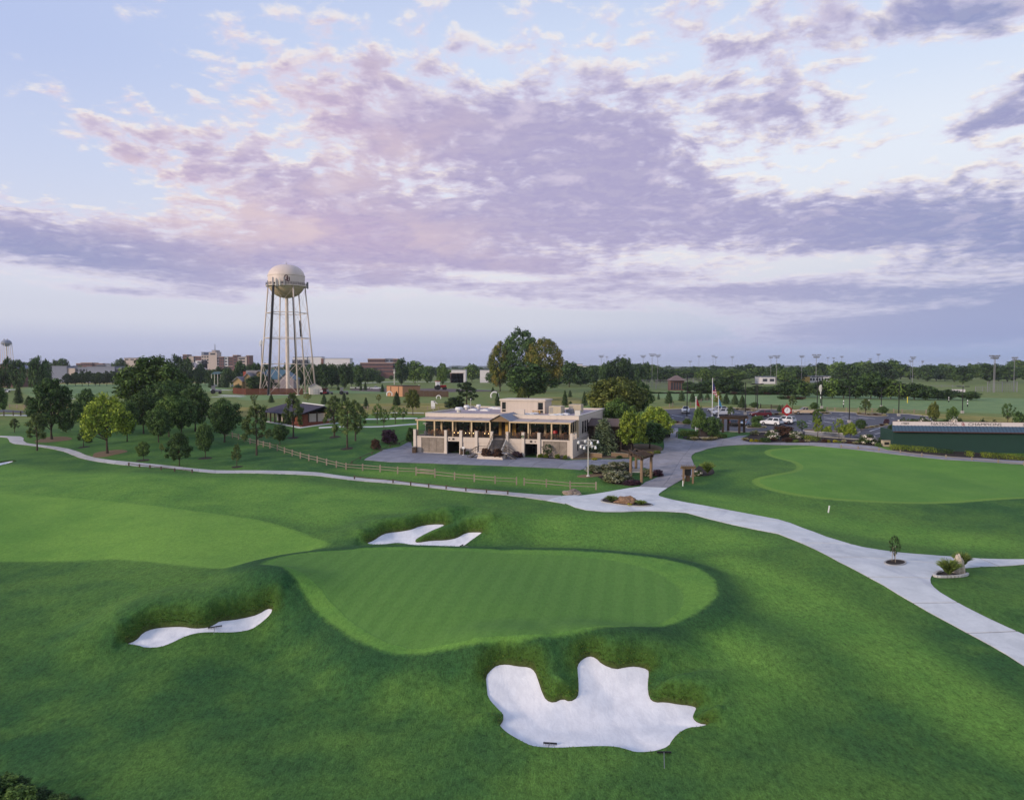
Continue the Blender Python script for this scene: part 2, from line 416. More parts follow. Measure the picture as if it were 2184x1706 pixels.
# ------------------------------------------------------------------ ground sheet (fan of rays, finer near the camera)
NA, NR = 380, 470
TH = np.concatenate([np.linspace(-1.35, -.78, 24)[:-1], np.linspace(-.78, .78, NA), np.linspace(.78, 1.35, 24)[1:]])
LR = np.linspace(math.log(9), math.log(5200), NR)
na = len(TH)
TT, RR = np.meshgrid(TH, LR)                        # row = radius
VX = (np.exp(RR) * np.sin(TT)).ravel(); VY = (np.exp(RR) * np.cos(TT)).ravel()
idx = np.arange(NR * na).reshape(NR, na)
cellmask = np.ones((NR - 1, na - 1), bool)
extra_xy = []; extra_f = []; sand_parts = []; nextv = NR * na
def tl(P): return np.stack([np.arctan2(P[:, 0], P[:, 1]), np.log(np.hypot(P[:, 0], P[:, 1]))], 1)
def xy(T): return np.stack([np.exp(T[:, 1]) * np.sin(T[:, 0]), np.exp(T[:, 1]) * np.cos(T[:, 0])], 1)
def densify(P, step):
    out = []
    for a, c in zip(P, np.roll(P, -1, 0)):
        n = max(1, int(np.ceil(np.hypot(*(c - a)) / step)))
        for k in range(n): out.append(a + (c - a) * k / n)
    return np.array(out)
lips = []
for B in BUNK:
    P = densify(B['P'], .18); B['P2'] = P
    T = tl(P)
    j0 = max(1, np.searchsorted(TH, T[:, 0].min()) - 4); j1 = min(na - 2, np.searchsorted(TH, T[:, 0].max()) + 4)
    i0 = np.searchsorted(LR, T[:, 1].min()) - 5; i1 = np.searchsorted(LR, T[:, 1].max()) + 14
    cellmask[i0:i1, j0:j1] = False
    ring = [idx[i0, j] for j in range(j0, j1)] + [idx[i, j1] for i in range(i0, i1)] + [idx[i1, j] for j in range(j1, j0, -1)] + [idx[i, j0] for i in range(i1, i0, -1)]
    RT = np.stack([TT.ravel()[ring], RR.ravel()[ring]], 1)
    # interior points about .22 m apart
    rm = math.exp((LR[i0] + LR[i1]) / 2); st = .2 / rm
    gx = np.arange(TH[j0] + st, TH[j1] - st * .5, st); gy = np.arange(LR[i0] + st, LR[i1] - st * .5, st)
    gg = np.stack(np.meshgrid(gx, gy), -1).reshape(-1, 2); gg += rng.uniform(-.2, .2, gg.shape) * st
    gxy = xy(gg); dd, _, _ = poly_dist(gxy[:, 0], gxy[:, 1], P)
    go = gg[dd > .1]; gi = gg[dd < -.1]
    pts = np.concatenate([RT, T, go]); nr_, nb = len(RT), len(T)
    edges = [(k, (k + 1) % nr_) for k in range(nr_)] + [(nr_ + k, nr_ + (k + 1) % nb) for k in range(nb)]
    vo, eo, fo, ov, oe, of = delaunay_2d_cdt([Vector(p) for p in pts], edges, [], 0, 1e-9)
    vo = np.array([tuple(p) for p in vo]); fo = np.array([f for f in fo if len(f) == 3])
    cxy = xy(vo[fo].mean(1)); dd, _, _ = poly_dist(cxy[:, 0], cxy[:, 1], P)
    fo = fo[dd > 0]
    gmap = np.full(len(vo), -1)
    for k, o in enumerate(ov):
        for q_ in o:
            if q_ < nr_: gmap[k] = ring[q_]
    lipv = []
    new = np.where(gmap < 0)[0]
    gmap[new] = nextv + np.arange(len(new)); nextv += len(new)
    extra_xy.append(xy(vo[new])); extra_f.append(gmap[fo])
    # sand
    ps = np.concatenate([T, gi])
    vs_, es_, fs_, _, _, _ = delaunay_2d_cdt([Vector(p) for p in ps], [(k, (k + 1) % nb) for k in range(nb)], [], 1, 1e-9)
    vs_ = np.array([tuple(p) for p in vs_]); fs_ = np.array([f for f in fs_ if len(f) == 3])
    sand_parts.append((B, xy(vs_), fs_))
AX = np.concatenate([VX] + [e[:, 0] for e in extra_xy]); AY = np.concatenate([VY] + [e[:, 1] for e in extra_xy])
AZ = full_height(AX, AY)
ii, jj = np.where(cellmask)
quads = np.stack([idx[ii, jj], idx[ii, jj + 1], idx[ii + 1, jj + 1], idx[ii + 1, jj]], 1)
# orientation: up
me = bpy.data.meshes.new('ground')
tri = np.concatenate(extra_f)
# make triangles face up
a_, b_, c_ = (np.stack([AX[tri[:, k]], AY[tri[:, k]]], 1) for k in range(3))
cross = (b_[:, 0] - a_[:, 0]) * (c_[:, 1] - a_[:, 1]) - (b_[:, 1] - a_[:, 1]) * (c_[:, 0] - a_[:, 0])
tri[cross < 0] = tri[cross < 0][:, ::-1]
nv = len(AX); nq, ntri = len(quads), len(tri)
me.vertices.add(nv); me.vertices.foreach_set('co', np.stack([AX, AY, AZ], 1).ravel())
me.loops.add(nq * 4 + ntri * 3); me.loops.foreach_set('vertex_index', np.concatenate([quads.ravel(), tri.ravel()]).astype(np.int32))
me.polygons.add(nq + ntri)
me.polygons.foreach_set('loop_start', np.concatenate([np.arange(nq) * 4, nq * 4 + np.arange(ntri) * 3]).astype(np.int32))
me.polygons.foreach_set('use_smooth', np.ones(nq + ntri, bool))
me.update(calc_edges=True); me.validate()
# ease the banks: neighbours are averaged, the lips stay where they are
ed = np.empty(len(me.edges) * 2, np.int32); me.edges.foreach_get('vertices', ed); ed = ed.reshape(-1, 2)
bd = np.full(nv, 9.0)
for B in BUNK:
    c = B['P2'].mean(0); m = np.hypot(AX - c[0], AY - c[1]) < 22; bd[m] = np.minimum(bd[m], poly_dist(AX[m], AY[m], B['P2'])[0])
free = (bd > .02) & (bd < 6.0); e_s = ed[free[ed[:, 0]] | free[ed[:, 1]]]; deg = np.bincount(e_s.ravel(), minlength=nv)
for _ in range(9):
    s_ = np.bincount(e_s[:, 0], AZ[e_s[:, 1]], nv) + np.bincount(e_s[:, 1], AZ[e_s[:, 0]], nv); AZ = np.where(free & (deg > 0), .5 * AZ + .5 * s_ / np.maximum(deg, 1), AZ)
me.vertices.foreach_set('co', np.stack([AX, AY, AZ], 1).ravel()); me.update()
_sx, _sy, _sz = AX[free], AY[free], AZ[free]
def add_attr(me, name, val):
    a = me.attributes.new(name, 'FLOAT', 'POINT'); a.data.foreach_set('value', np.asarray(val, np.float32))
def sdf(polys, lim=8.0):
    out = np.full(nv, lim)
    for P in polys:
        lo = P.min(0) - lim; hi = P.max(0) + lim
        m = (AX > lo[0]) & (AX < hi[0]) & (AY > lo[1]) & (AY < hi[1])
        if m.any():
            d_, _, _ = poly_dist(AX[m], AY[m], P); out[m] = np.minimum(out[m], d_)
    return np.clip(out, -lim, lim)
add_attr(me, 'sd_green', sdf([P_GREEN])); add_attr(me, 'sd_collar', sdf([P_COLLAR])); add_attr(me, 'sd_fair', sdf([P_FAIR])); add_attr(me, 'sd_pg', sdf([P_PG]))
SOFT = [smooth_poly(GP(p)) for p in ([(1000,1085),(1200,1098),(1500,1108),(1700,1165),(1450,1178),(1150,1166)],[(1490,1190),(1570,1178),(1700,1230),(1900,1330),(2184,1510),(2300,1600),(2184,1650),(1950,1490),(1750,1350),(1600,1290),(1540,1250)],[(-300,985),(0,990),(300,1012),(560,1022),(760,1042),(900,1064),(800,1100),(600,1105),(400,1090),(300,1075),(0,1056),(-300,1060)],[(700,1000),(800,1003),(1240,1030),(1310,1040),(1230,1046),(1000,1028),(800,1012)],[(560,1100),(700,1075),(1000,1080),(1060,1100),(900,1090),(760,1100),(700,1125)],[(1420,1040),(1560,1060),(1800,1110),(2184,1150),(2184,1180),(1800,1140),(1500,1080)],[(1400,1370),(1550,1330),(1640,1380),(1700,1480),(1620,1560),(1560,1480)])]
add_attr(me, 'sd_soft', sdf(SOFT))
add_attr(me, 'sd_range', sdf(P_RANGE)); add_attr(me, 'sd_dry', sdf(P_DRY)); add_attr(me, 'sd_bunk', sdf([B['P2'] for B in BUNK], 6.0))

# ------------------------------------------------------------------ materials
def material(name, build, disp=None):
    m = bpy.data.materials.new(name); m.use_nodes = True
    nt = m.node_tree; nt.nodes.clear(); b = NB(nt)
    out = b.n('ShaderNodeOutputMaterial')
    sh = build(b); nt.links.new(sh, out.inputs[0])
    return m
def principled(b, col, rough=.8, spec=.3, metal=0.0, bump=None, bstr=.3, bdist=.02, trans=0.0, emit=None, estr=0.0):
    p = b.n('ShaderNodeBsdfPrincipled')
    b.put(p.inputs['Base Color'], col); b.put(p.inputs['Roughness'], rough); b.put(p.inputs['Metallic'], metal)
    p.inputs['Specular IOR Level'].default_value = spec
    if trans: p.inputs['Transmission Weight'].default_value = trans
    if emit is not None: b.put(p.inputs['Emission Color'], emit); p.inputs['Emission Strength'].default_value = estr
    if bump is not None:
        bn = b.n('ShaderNodeBump'); bn.inputs['Strength'].default_value = bstr; bn.inputs['Distance'].default_value = bdist
        b.put(bn.inputs['Height'], bump); b.nt.links.new(bn.outputs[0], p.inputs['Normal'])
    return p.outputs[0]
def simple(name, col, rough=.7, var=.12, scale=2.0, metal=0.0, spec=.3, bstr=0.0, emit=None, estr=0.0, rand=0.0):
    c = srgb(col) if isinstance(col, str) else col
    def f(b):
        co = b.n('ShaderNodeTexCoord').outputs['Object']
        n = b.noise(co, scale, 5, .6); n2 = b.noise(co, scale * 9, 3, .6)
        k = b.add(1 - var, b.mul(b.add(b.mul(n, .7), b.mul(n2, .3)), 2 * var))
        if rand:
            r = b.n('ShaderNodeObjectInfo').outputs['Random']; k = b.mul(k, b.lin(r, 0, 1, 1 - rand, 1 + rand))
        cc = b.mix(1.0, c, b.vec(k, k, k), 'MULTIPLY')
        return principled(b, cc, rough, spec, metal, n2 if bstr else None, bstr, .02, 0, emit, estr)
    return material(name, f)

def grass_mat(b):
    geo = b.n('ShaderNodeNewGeometry'); pos = geo.outputs['Position']
    x, y, z = b.xyz(pos)
    dist = b.m('SQRT', b.add(b.mul(x, x), b.mul(y, y)))
    def A(n): return b.attr(n).outputs['Fac']
    big = b.noise(pos, .035, 4, .6); mid = b.noise(pos, .22, 5, .62); fine = b.noise(b.vm('MULTIPLY', pos, (1, .55, 1)), 3.2, 6, .72); tuft = b.noise(b.vm('MULTIPLY', pos, (1, .6, 1)), 11.0, 4, .7)
    wob = b.mul(b.sub(b.noise(pos, 1.3, 4, .6), .5), .22)
    def inside(n, w=.08): return b.ss(b.add(A(n), b.mul(wob, 1.8)), w * 2, -w * 2)
    rough = b.mix(b.ss(big, .34, .66), (.034, .100, .027), (.084, .178, .034))
    rough = b.mix(b.mul(b.ss(mid, .42, .72), .55), rough, (.105, .205, .036))
    rough = b.mix(b.mul(b.ss(mid, .52, .28), .45), rough, (.026, .080, .028))
    soft = b.ss(b.add(A('sd_soft'), b.mul(b.sub(mid, .5), 5.0)), 2.5, -2.0)
    rough = b.mix(b.mul(soft, .9), rough, b.mix(b.ss(mid, .3, .7), (.095, .215, .036), (.140, .275, .044)))
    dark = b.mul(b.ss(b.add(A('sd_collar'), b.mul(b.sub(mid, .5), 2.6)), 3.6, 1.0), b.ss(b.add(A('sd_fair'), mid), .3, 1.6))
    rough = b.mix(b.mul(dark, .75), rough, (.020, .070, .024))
    farm = b.ss(dist, 175, 235)
    field = b.mix(b.ss(mid, .35, .7), (.115, .175, .045), (.20, .215, .070))
    col = b.mix(farm, rough, field)
    fair = b.mix(b.ss(b.add(big, b.mul(b.sub(mid, .5), .5)), .35, .65), (.108, .238, .038), (.158, .300, .048))
    col = b.mix(b.ss(b.add(A('sd_fair'), b.add(b.mul(wob, 3.0), b.mul(b.sub(mid, .5), 1.2))), .55, -.55), col, fair)
    range_c = b.mix(b.ss(mid, .35, .7), (.135, .220, .088), (.19, .265, .10))
    col = b.mix(b.ss(A('sd_range'), 1.5, -1.5), col, range_c)
    dry = b.mix(b.ss(mid, .3, .7), (.17, .165, .04), (.33, .27, .085))
    col = b.mix(b.mul(b.ss(b.add(A('sd_dry'), b.mul(b.sub(mid, .5), 9.0)), 3.0, -3.0), .9), col, dry)
    collar = b.mix(b.ss(mid, .35, .65), (.094, .220, .039), (.130, .265, .045))
    col = b.mix(b.ss(b.add(A('sd_collar'), b.mul(wob, 3.0)), .35, -.35), col, collar)
    # mowing lanes of the green
    lane = b.m('SINE', b.mul(b.add(b.mul(x, .985), b.add(b.mul(y, -.17), b.mul(mid, .35))), 2 * math.pi / 1.7))
    lane = b.mul(b.ss(lane, -.35, .35), b.ss(dist, 90, 55, .5, 1.0))
    green = b.mix(lane, (.092, .202, .040), (.103, .218, .044))
    green = b.mix(b.mul(b.ss(big, .45, .65), .5), green, (.110, .232, .038))
    col = b.mix(inside('sd_green', .05), col, green)
    pg = b.mix(b.ss(mid, .35, .7), (.094, .215, .038), (.118, .245, .044))
    col = b.mix(inside('sd_pg', .06), col, pg)
    ringp = b.mul(b.ss(b.add(A('sd_pg'), wob), -.95, -.75), b.ss(b.add(A('sd_pg'), wob), .30, .12))
    col = b.mix(b.mul(ringp, .8), col, (.15, .26, .045))
    # long olive grass on the steep faces of the bunkers
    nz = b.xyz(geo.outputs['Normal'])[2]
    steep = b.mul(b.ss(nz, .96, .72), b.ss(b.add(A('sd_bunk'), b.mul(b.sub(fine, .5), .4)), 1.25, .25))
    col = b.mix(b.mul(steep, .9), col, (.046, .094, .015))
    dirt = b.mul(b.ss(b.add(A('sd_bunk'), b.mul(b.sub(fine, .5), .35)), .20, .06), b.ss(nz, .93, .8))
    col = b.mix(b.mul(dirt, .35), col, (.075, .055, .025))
    smoothk = b.m('MAXIMUM', inside('sd_green'), b.m('MAXIMUM', b.mul(inside('sd_collar'), .7), b.m('MAXIMUM', b.mul(inside('sd_fair'), .75), inside('sd_pg'))))
    amp = b.mul(b.lin(smoothk, 0, 1, 1.0, .35), b.ss(dist, 220, 40, .35, 1.0))
    k = b.add(1.0, b.mul(b.add(b.mul(b.sub(fine, .5), 2.0), b.mul(b.sub(tuft, .5), 1.9)), amp))
    col = b.mix(1.0, col, b.vec(k, k, k), 'MULTIPLY')
    hgt = b.mul(b.add(b.mul(fine, .7), b.mul(tuft, .5)), amp)
    return principled(b, col, .9, .12, 0, hgt, .8, .14)
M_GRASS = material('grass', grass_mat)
def sand_mat(b):
    pos = b.n('ShaderNodeNewGeometry').outputs['Position']
    n = b.noise(b.vm('MULTIPLY', pos, (1, .5, 1)), 1.6, 6, .7); m = b.noise(pos, 14, 4, .7)
    c = b.mix(b.ss(n, .3, .7), (.64, .64, .65), (.76, .76, .76))
    c = b.mix(b.mul(b.ss(n, .62, .8), .3), c, (.55, .54, .54))
    wv_ = b.n('ShaderNodeTexWave'); b.put(wv_.inputs['Vector'], pos); wv_.inputs['Scale'].default_value = .9; wv_.inputs['Distortion'].default_value = 16; wv_.inputs['Detail'].default_value = 3
    return principled(b, c, .95, .1, 0, b.add(b.add(n, b.mul(m, .3)), b.mul(wv_.outputs['Fac'], .10)), .5, .05)
M_SAND = material('bunker_sand', sand_mat)
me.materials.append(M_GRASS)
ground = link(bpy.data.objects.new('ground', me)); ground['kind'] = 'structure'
# grass lip that hangs into each bunker, and the sand inside
for B, sxy, sf in sand_parts:
    P = B['P2']; n = len(P)
    top = full_height(P[:, 0].copy(), P[:, 1].copy()); bx = h(P[:, 0], P[:, 1])
    v = [(p[0], p[1], z + .004) for p, z in zip(P, top)] + [(p[0], p[1], z - .5) for p, z in zip(P, top)]
    f = [(k, (k + 1) % n, n + (k + 1) % n, n + k) for k in range(n)]
    lip = mesh_obj('bunker_lip', v, f, simple('turf_edge', (.05, .06, .018), .95, .5, 6.0, bstr=.4), None, True); lip['kind'] = 'structure'
    d_, nx, ny = poly_dist(sxy[:, 0], sxy[:, 1], P)
    zb = full_height(sxy[:, 0].copy(), sxy[:, 1].copy())
    rr = np.hypot(sxy[:, 0], sxy[:, 1])
    back = ((nx - sxy[:, 0]) * sxy[:, 0] + (ny - sxy[:, 1]) * sxy[:, 1]) / rr / np.maximum(np.abs(d_), 1e-3)
    din = np.maximum(-d_, 0)
    zs = zb - .09 - .10 * np.clip(-back, 0, 1) * np.exp(-din) - .55 * (1 - np.exp(-din / 2.4)) + .05 * np.sin(sxy[:, 0] * 1.3) * np.cos(sxy[:, 1] * .9)
    so = mesh_obj('bunker_sand', np.stack([sxy[:, 0], sxy[:, 1], zs], 1), sf, M_SAND, None, True); so['kind'] = 'structure'
    B['sand'] = so
r2_ = np.random.default_rng(21)
def lip_grass(B):
    P = B['P2']; n = 15000; k = r2_.integers(0, len(P), n); pt = P[k] + r2_.normal(size=(n, 2)) * .55
    d_, nx, ny = poly_dist(pt[:, 0], pt[:, 1], P); rr = np.hypot(pt[:, 0], pt[:, 1]); w = ((pt[:, 0] - nx) * pt[:, 0] + (pt[:, 1] - ny) * pt[:, 1]) / rr / np.maximum(np.abs(d_), 1e-3)
    ok = (d_ > .0) & (d_ < .75) & (r2_.uniform(0, 1, n) < np.clip(.25 + w, .12, 1) * (1 - smooth01((d_ - .1) / .6))); pt = pt[ok]; ox, oy = (pt[:, 0] - nx[ok]) / d_[ok], (pt[:, 1] - ny[ok]) / d_[ok]
    z = full_height(pt[:, 0].copy(), pt[:, 1].copy()); m = len(pt); c0 = P.mean(0); nr2 = np.hypot(_sx - c0[0], _sy - c0[1]) < 20; gx_s, gy_s, gz_s = _sx[nr2], _sy[nr2], _sz[nr2]
    z = np.concatenate([gz_s[((gx_s[None] - q_[:, :1]) ** 2 + (gy_s[None] - q_[:, 1:]) ** 2).argmin(1)] for q_ in np.array_split(pt, max(1, m // 400))])
    C = np.stack([pt[:, 0], pt[:, 1], z + .04], 1); D = np.stack([-ox * .6, -oy * .6, np.full(m, .9)], 1) + r2_.normal(size=(m, 3)) * .4
    o = link(bpy.data.objects.new('bank_grass', blades_mesh('bank_grass', C, D, .085, .035, r2_.uniform(0, 1, m), L_BANK, r2_))); tag(o, None, None, None, 'stuff'); o['label'] = ['long olive grass on the lip of the biggest sand bunker', 'long olive grass on the lip of the left sand bunker', 'long olive grass on the lip of the upper sand bunker', 'long olive grass on the lip of the far left sand bunker'][B['n']]
GROUND_Z = lambda x, y: float(full_height(np.array([float(x)]), np.array([float(y)]))[0])
# ------------------------------------------------------------------ paved surfaces
def clip_poly(P, a, c):
    """keep the part of polygon P left of the line a->c"""
    out = []
    n = len(P); e = (c[0] - a[0], c[1] - a[1])
    sd_ = [e[0] * (p[1] - a[1]) - e[1] * (p[0] - a[0]) for p in P]
    for k in range(n):
        p, q_, s0, s1 = P[k], P[(k + 1) % n], sd_[k], sd_[(k + 1) % n]
        if s0 >= 0: out.append(p)
        if (s0 > 0 and s1 < 0) or (s0 < 0 and s1 > 0):
            t = s0 / (s0 - s1); out.append((p[0] + (q_[0] - p[0]) * t, p[1] + (q_[1] - p[1]) * t))
    return out
def area(P):
    P = np.asarray(P); return .5 * float(np.sum(P[:, 0] * np.roll(P[:, 1], -1) - np.roll(P[:, 0], -1) * P[:, 1]))
def sheet(name, P, mat, off=.05, step=2.0, thick=.08, parent=None, hfun=None, outer=None):
    """a paved polygon that follows the ground, with an edge of its own"""
    hf = hfun or (lambda X, Y: full_height(X, Y))
    P = [tuple(p) for p in P]
    if area(P) < 0: P = P[::-1]
    B_ = densify(np.array(P), step); nb = len(B_)
    lo, hi = B_.min(0), B_.max(0)
    gx = np.arange(lo[0] + step * .5, hi[0], step); gy = np.arange(lo[1] + step * .5, hi[1], step)
    g = np.stack(np.meshgrid(gx, gy), -1).reshape(-1, 2)
    if len(g):
        d_, _, _ = poly_dist(g[:, 0], g[:, 1], B_); g = g[d_ < -step * .35]
    pts = np.concatenate([B_, g]) if len(g) else B_
    vo, eo, fo, _, _, _ = delaunay_2d_cdt([Vector(p) for p in pts], [(k, (k + 1) % nb) for k in range(nb)], [], 1, 1e-6)
    V2 = np.array([tuple(p) for p in vo]); Z = hf(V2[:, 0].copy(), V2[:, 1].copy()) + off
    v = [(x, y, z) for (x, y), z in zip(V2, Z)]; f = [tuple(q_) for q_ in fo]
    k0 = len(v); zb = hf(B_[:, 0].copy(), B_[:, 1].copy())
    v += [(p[0], p[1], z + off) for p, z in zip(B_, zb)] + [(p[0], p[1], z + off - thick) for p, z in zip(B_, zb)]
    keep = np.ones(nb, bool)
    if outer is not None:
        mid_ = (B_ + np.roll(B_, -1, 0)) / 2; keep = poly_dist(mid_[:, 0], mid_[:, 1], np.asarray(outer))[0] < .06
    f += [(k0 + k, k0 + nb + k, k0 + nb + (k + 1) % nb, k0 + (k + 1) % nb) for k in range(nb) if keep[k]]
    return mesh_obj(name, v, f, mat, parent)
def slabs(parent, P, mat, org, ang, cell, gap=.05, off=.07, aspect=1.0, minarea=.4, thick=.06, name='slab'):
    """cut a polygon into slabs with open joints; each slab is a part"""
    u = np.array([math.cos(ang), math.sin(ang)]); v = np.array([-math.sin(ang), math.cos(ang)])
    L = [((p - org) @ u, (p - org) @ v) for p in np.asarray(P)]
    if area(L) < 0: L = L[::-1]
    A_ = np.array(L); cu, cv = cell, cell * aspect
    n = 0
    for i in range(int(math.floor(A_[:, 0].min() / cu)), int(math.ceil(A_[:, 0].max() / cu))):
        c0 = clip_poly(clip_poly(L, (i * cu + gap / 2, 1), (i * cu + gap / 2, 0)), ((i + 1) * cu - gap / 2, 0), ((i + 1) * cu - gap / 2, 1))
        if len(c0) < 3: continue
        for j in range(int(math.floor(A_[:, 1].min() / cv)), int(math.ceil(A_[:, 1].max() / cv))):
            c = clip_poly(clip_poly(c0, (0, j * cv + gap / 2), (1, j * cv + gap / 2)), (1, (j + 1) * cv - gap / 2), (0, (j + 1) * cv - gap / 2))
            if len(c) < 3 or abs(area(c)) < minarea: continue
            W_ = [tuple(org + p[0] * u + p[1] * v) for p in c]
            try:
                o = sheet(name, W_, mat, off + random.uniform(-.004, .004), 1.4, thick, parent, None, P); n += 1
            except Exception: pass
    return n
def concrete(name, c0, c1, stain=.35, rand=.06):
    def f(b):
        pos = b.n('ShaderNodeNewGeometry').outputs['Position']
        n = b.noise(pos, .45, 5, .65, .4); m = b.noise(pos, 5.0, 5, .7); st = b.noise(b.vm('MULTIPLY', pos, (1, .5, 1)), .16, 6, .7, .8)
        c = b.mix(b.ss(n, .3, .7), srgb(c0), srgb(c1))
        c = b.mix(b.mul(b.ss(st, .52, .68), stain), c, srgb('8b8fa0'))
        r = b.n('ShaderNodeObjectInfo').outputs['Random']
        k = b.mul(b.lin(r, 0, 1, 1 - rand, 1 + rand), b.add(.92, b.mul(m, .16)))
        return principled(b, b.mix(1.0, c, b.vec(k, k, k), 'MULTIPLY'), .8, .25, 0, m, .25, .02)
    return material(name, f)
M_CONC = concrete('path_concrete', 'b9bcbc', 'cdcfce')
M_CONC2 = concrete('old_concrete', 'a8a6a4', 'bab8b5', .3)
M_PAVE = concrete('terrace_paving', '74767f', '86878e', .4, .08)
M_ROAD = concrete('drive_concrete', '7f7d80', '949194', .45, .05)
M_BED = simple('joint_bed', '6b6a70', .95, .2, 1.0)
M_MULCH = simple('mulch', (.028, .020, .016), .95, .5, 5.0, bstr=.6)
M_SOIL = simple('bare_soil', (.16, .11, .065), .95, .3, 3.0, bstr=.4)
M_ASPH = simple('asphalt', (.075, .078, .095), .85, .15, .6, bstr=.3)
M_PAINT = simple('road_paint', (.62, .62, .64), .7, .15, 4.0)
M_KERB = simple('kerb_concrete', '9b9894', .85, .15, 2.0)

# golf cart path: from the far left to the junction
UP = [z1(-250, 958), z1(0, 962), z1(110, 966), z1(185, 968), z1(212, 984), z1(205, 1004), z1(240, 1028), z1(360, 1043), z1(500, 1058), z1(600, 1075), z1(700, 1105), z1(760, 1133), z1(850, 1158), z1(1000, 1180), z1(1140, 1192), z1(1300, 1208), z1(1500, 1227), z1(1700, 1250), z1(1900, 1268), z1(2184, 1270), (600, 1004.5), (680, 1008), z3(0, 1430), z3(200, 1450), z3(400, 1475), z3(600, 1500), z3(850, 1520), z3(1000, 1531), z3(1200, 1548), z3(1400, 1563), z3(1530, 1567)]
LO = [z1(-250, 968), z1(0, 972), z1(60, 978), z1(76, 990), z1(85, 1015), z1(120, 1032), z1(240, 1046), z1(335, 1056), z1(470, 1078), z1(570, 1102), z1(640, 1130), z1(700, 1156), z1(800, 1180), z1(940, 1202), z1(1080, 1219), z1(1240, 1233), z1(1500, 1252), z1(1700, 1273), z1(1900, 1293), z1(2184, 1293), (600, 1011), (680, 1015), z3(0, 1455), z3(200, 1475), z3(400, 1500), z3(650, 1530), z3(850, 1548), z3(1000, 1558), z3(1200, 1581), z3(1400, 1611), z3(1530, 1633)]
up, lo = GP(UP), GP(LO)
cart = sheet('cart_path', list(up) + list(lo[::-1]), M_BED, .035, 1.5, .1); cart['kind'] = 'structure'
def resample(P, n):
    s = np.concatenate([[0], np.cumsum(np.hypot(*np.diff(P, axis=0).T))]); t = np.linspace(0, s[-1], n)
    return np.stack([np.interp(t, s, P[:, 0]), np.interp(t, s, P[:, 1])], 1)
NS = 44
ur, lr = resample(up, NS * 3 + 1), resample(lo, NS * 3 + 1)
for k in range(NS):
    a_, c_ = k * 3, k * 3 + 3
    poly = [ur[i] for i in range(a_, c_ + 1)] + [lr[i] for i in range(c_, a_ - 1, -1)]
    poly = np.array(poly); m_ = poly.mean(0)
    dirv = (ur[c_] - ur[a_]); dirv /= np.hypot(*dirv) + 1e-9
    poly = [m_ + (p - m_) - dirv * np.sign((p - m_) @ dirv) * .02 for p in poly]
    sheet('slab', poly, M_CONC2, .06 + random.uniform(-.003, .003), 1.5, .07, cart)
# junction and the paths that leave it to the right
LOW = [z3(1400, 1612), z3(1560, 1640), zO(0, 1085), zO(150, 1150), zO(330, 1195), zO(600, 1220), zO(850, 1222), zO(1100, 1212), zO(1300, 1208), zO(1600, 1215), zO(1900, 1235), z6(0, 525), z6(100, 565), z6(200, 605), z6(300, 650), z6(400, 700), z6(500, 755), z6(620, 815), z6(750, 885), z6(880, 955), z6(1000, 1030), z6(1130, 1105), z6(1250, 1175), z6(1380, 1245), z6(1500, 1310), z6(1640, 1385), z6(1760, 1450), z6(1900, 1530), z6(2047, 1625), z6(2500, 1900)]
RIGHT = [z6(2500, 1600), z6(2047, 1365), z6(1900, 1300), z6(1750, 1230), z6(1560, 1135), z6(1450, 1075), z6(1350, 1015), z6(1300, 975), z6(1272, 940), z6(1266, 905), z6(1275, 880), z6(1310, 850), z6(1400, 850), z6(1560, 810), z6(1700, 797), z6(1850, 794), z6(2047, 780), z6(2400, 765), z6(2400, 735), z6(2047, 737), z6(1900, 737), z6(1700, 732), z6(1450, 715), z6(1250, 700), z6(1000, 680), z6(850, 660), z6(700, 635), z6(600, 610), z6(500, 580), z6(400, 550), z6(300, 510), z6(200, 475), z6(100, 435), z6(0, 405)]
UPPER = [zO(1900, 1075), zO(1700, 1035), zO(1560, 1000), zO(1480, 975), zO(1460, 955), zO(1475, 930), zO(1530, 890), zO(1600, 845)]
MID = [z4(640, 1345), z4(560, 1355), z4(300, 1400), z4(150, 1422), z4(0, 1437), z3(1700, 1560), z3(1550, 1568)]
jp = np.array(list(GP(LOW)) + list(GP(RIGHT)) + list(GP(UPPER)) + list(GP(MID)))
junction = sheet('concrete_path', jp, M_BED, .03, 2.0, .1); junction['kind'] = 'structure'
O_J = np.array(G(zO(1250, 1100))[:2])
slabs(junction, jp, M_CONC, O_J + np.array([-31.0, 0]), R(4), 60.0, .13, .065, 5.2 / 60)
# drive from the junction up to the car park, and the walk along the putting green
DR = [zO(1600, 845), zO(1720, 775), zO(1830, 715), zO(1900, 682), zO(2020, 672), zO(2030, 510), zO(2000, 430), zO(1975, 370), zO(1985, 330), zO(2040, 290), z4(1200, 1010), z4(1300, 977), z4(1400, 956), z4(1600, 940), z4(1850, 935), z4(2184, 940), z5(300, 903), z5(600, 930), z5(980, 975), z5(1200, 1000), z5(1500, 1030), z5(1900, 1052), z5(2184, 1072), z5(2500, 1095),
      z5(2500, 1060), z5(2184, 1040), z5(1820, 1018), z5(1500, 1000), z5(1200, 970), z5(970, 942), z5(870, 912), z5(600, 886), z5(280, 876), z5(60, 880), z4(2060, 915), z4(1700, 912), z4(1640, 893), z4(1640, 870), z4(1690, 846), z4(1600, 850), z4(1480, 876), z4(1350, 895), z4(1120, 895), z4(1010, 878), z4(1015, 795), z4(1015, 775), z4(880, 775), z4(870, 850), z4(880, 960), z4(870, 990), z4(780, 1035), z4(690, 1070), z4(560, 1100), z4(560, 1180), z4(690, 1160), z4(860, 1230), z4(700, 1300), z4(640, 1345)]
dp = GP(DR)
drive = sheet('drive', dp, M_BED, .032, 2.2, .1); drive['kind'] = 'structure'
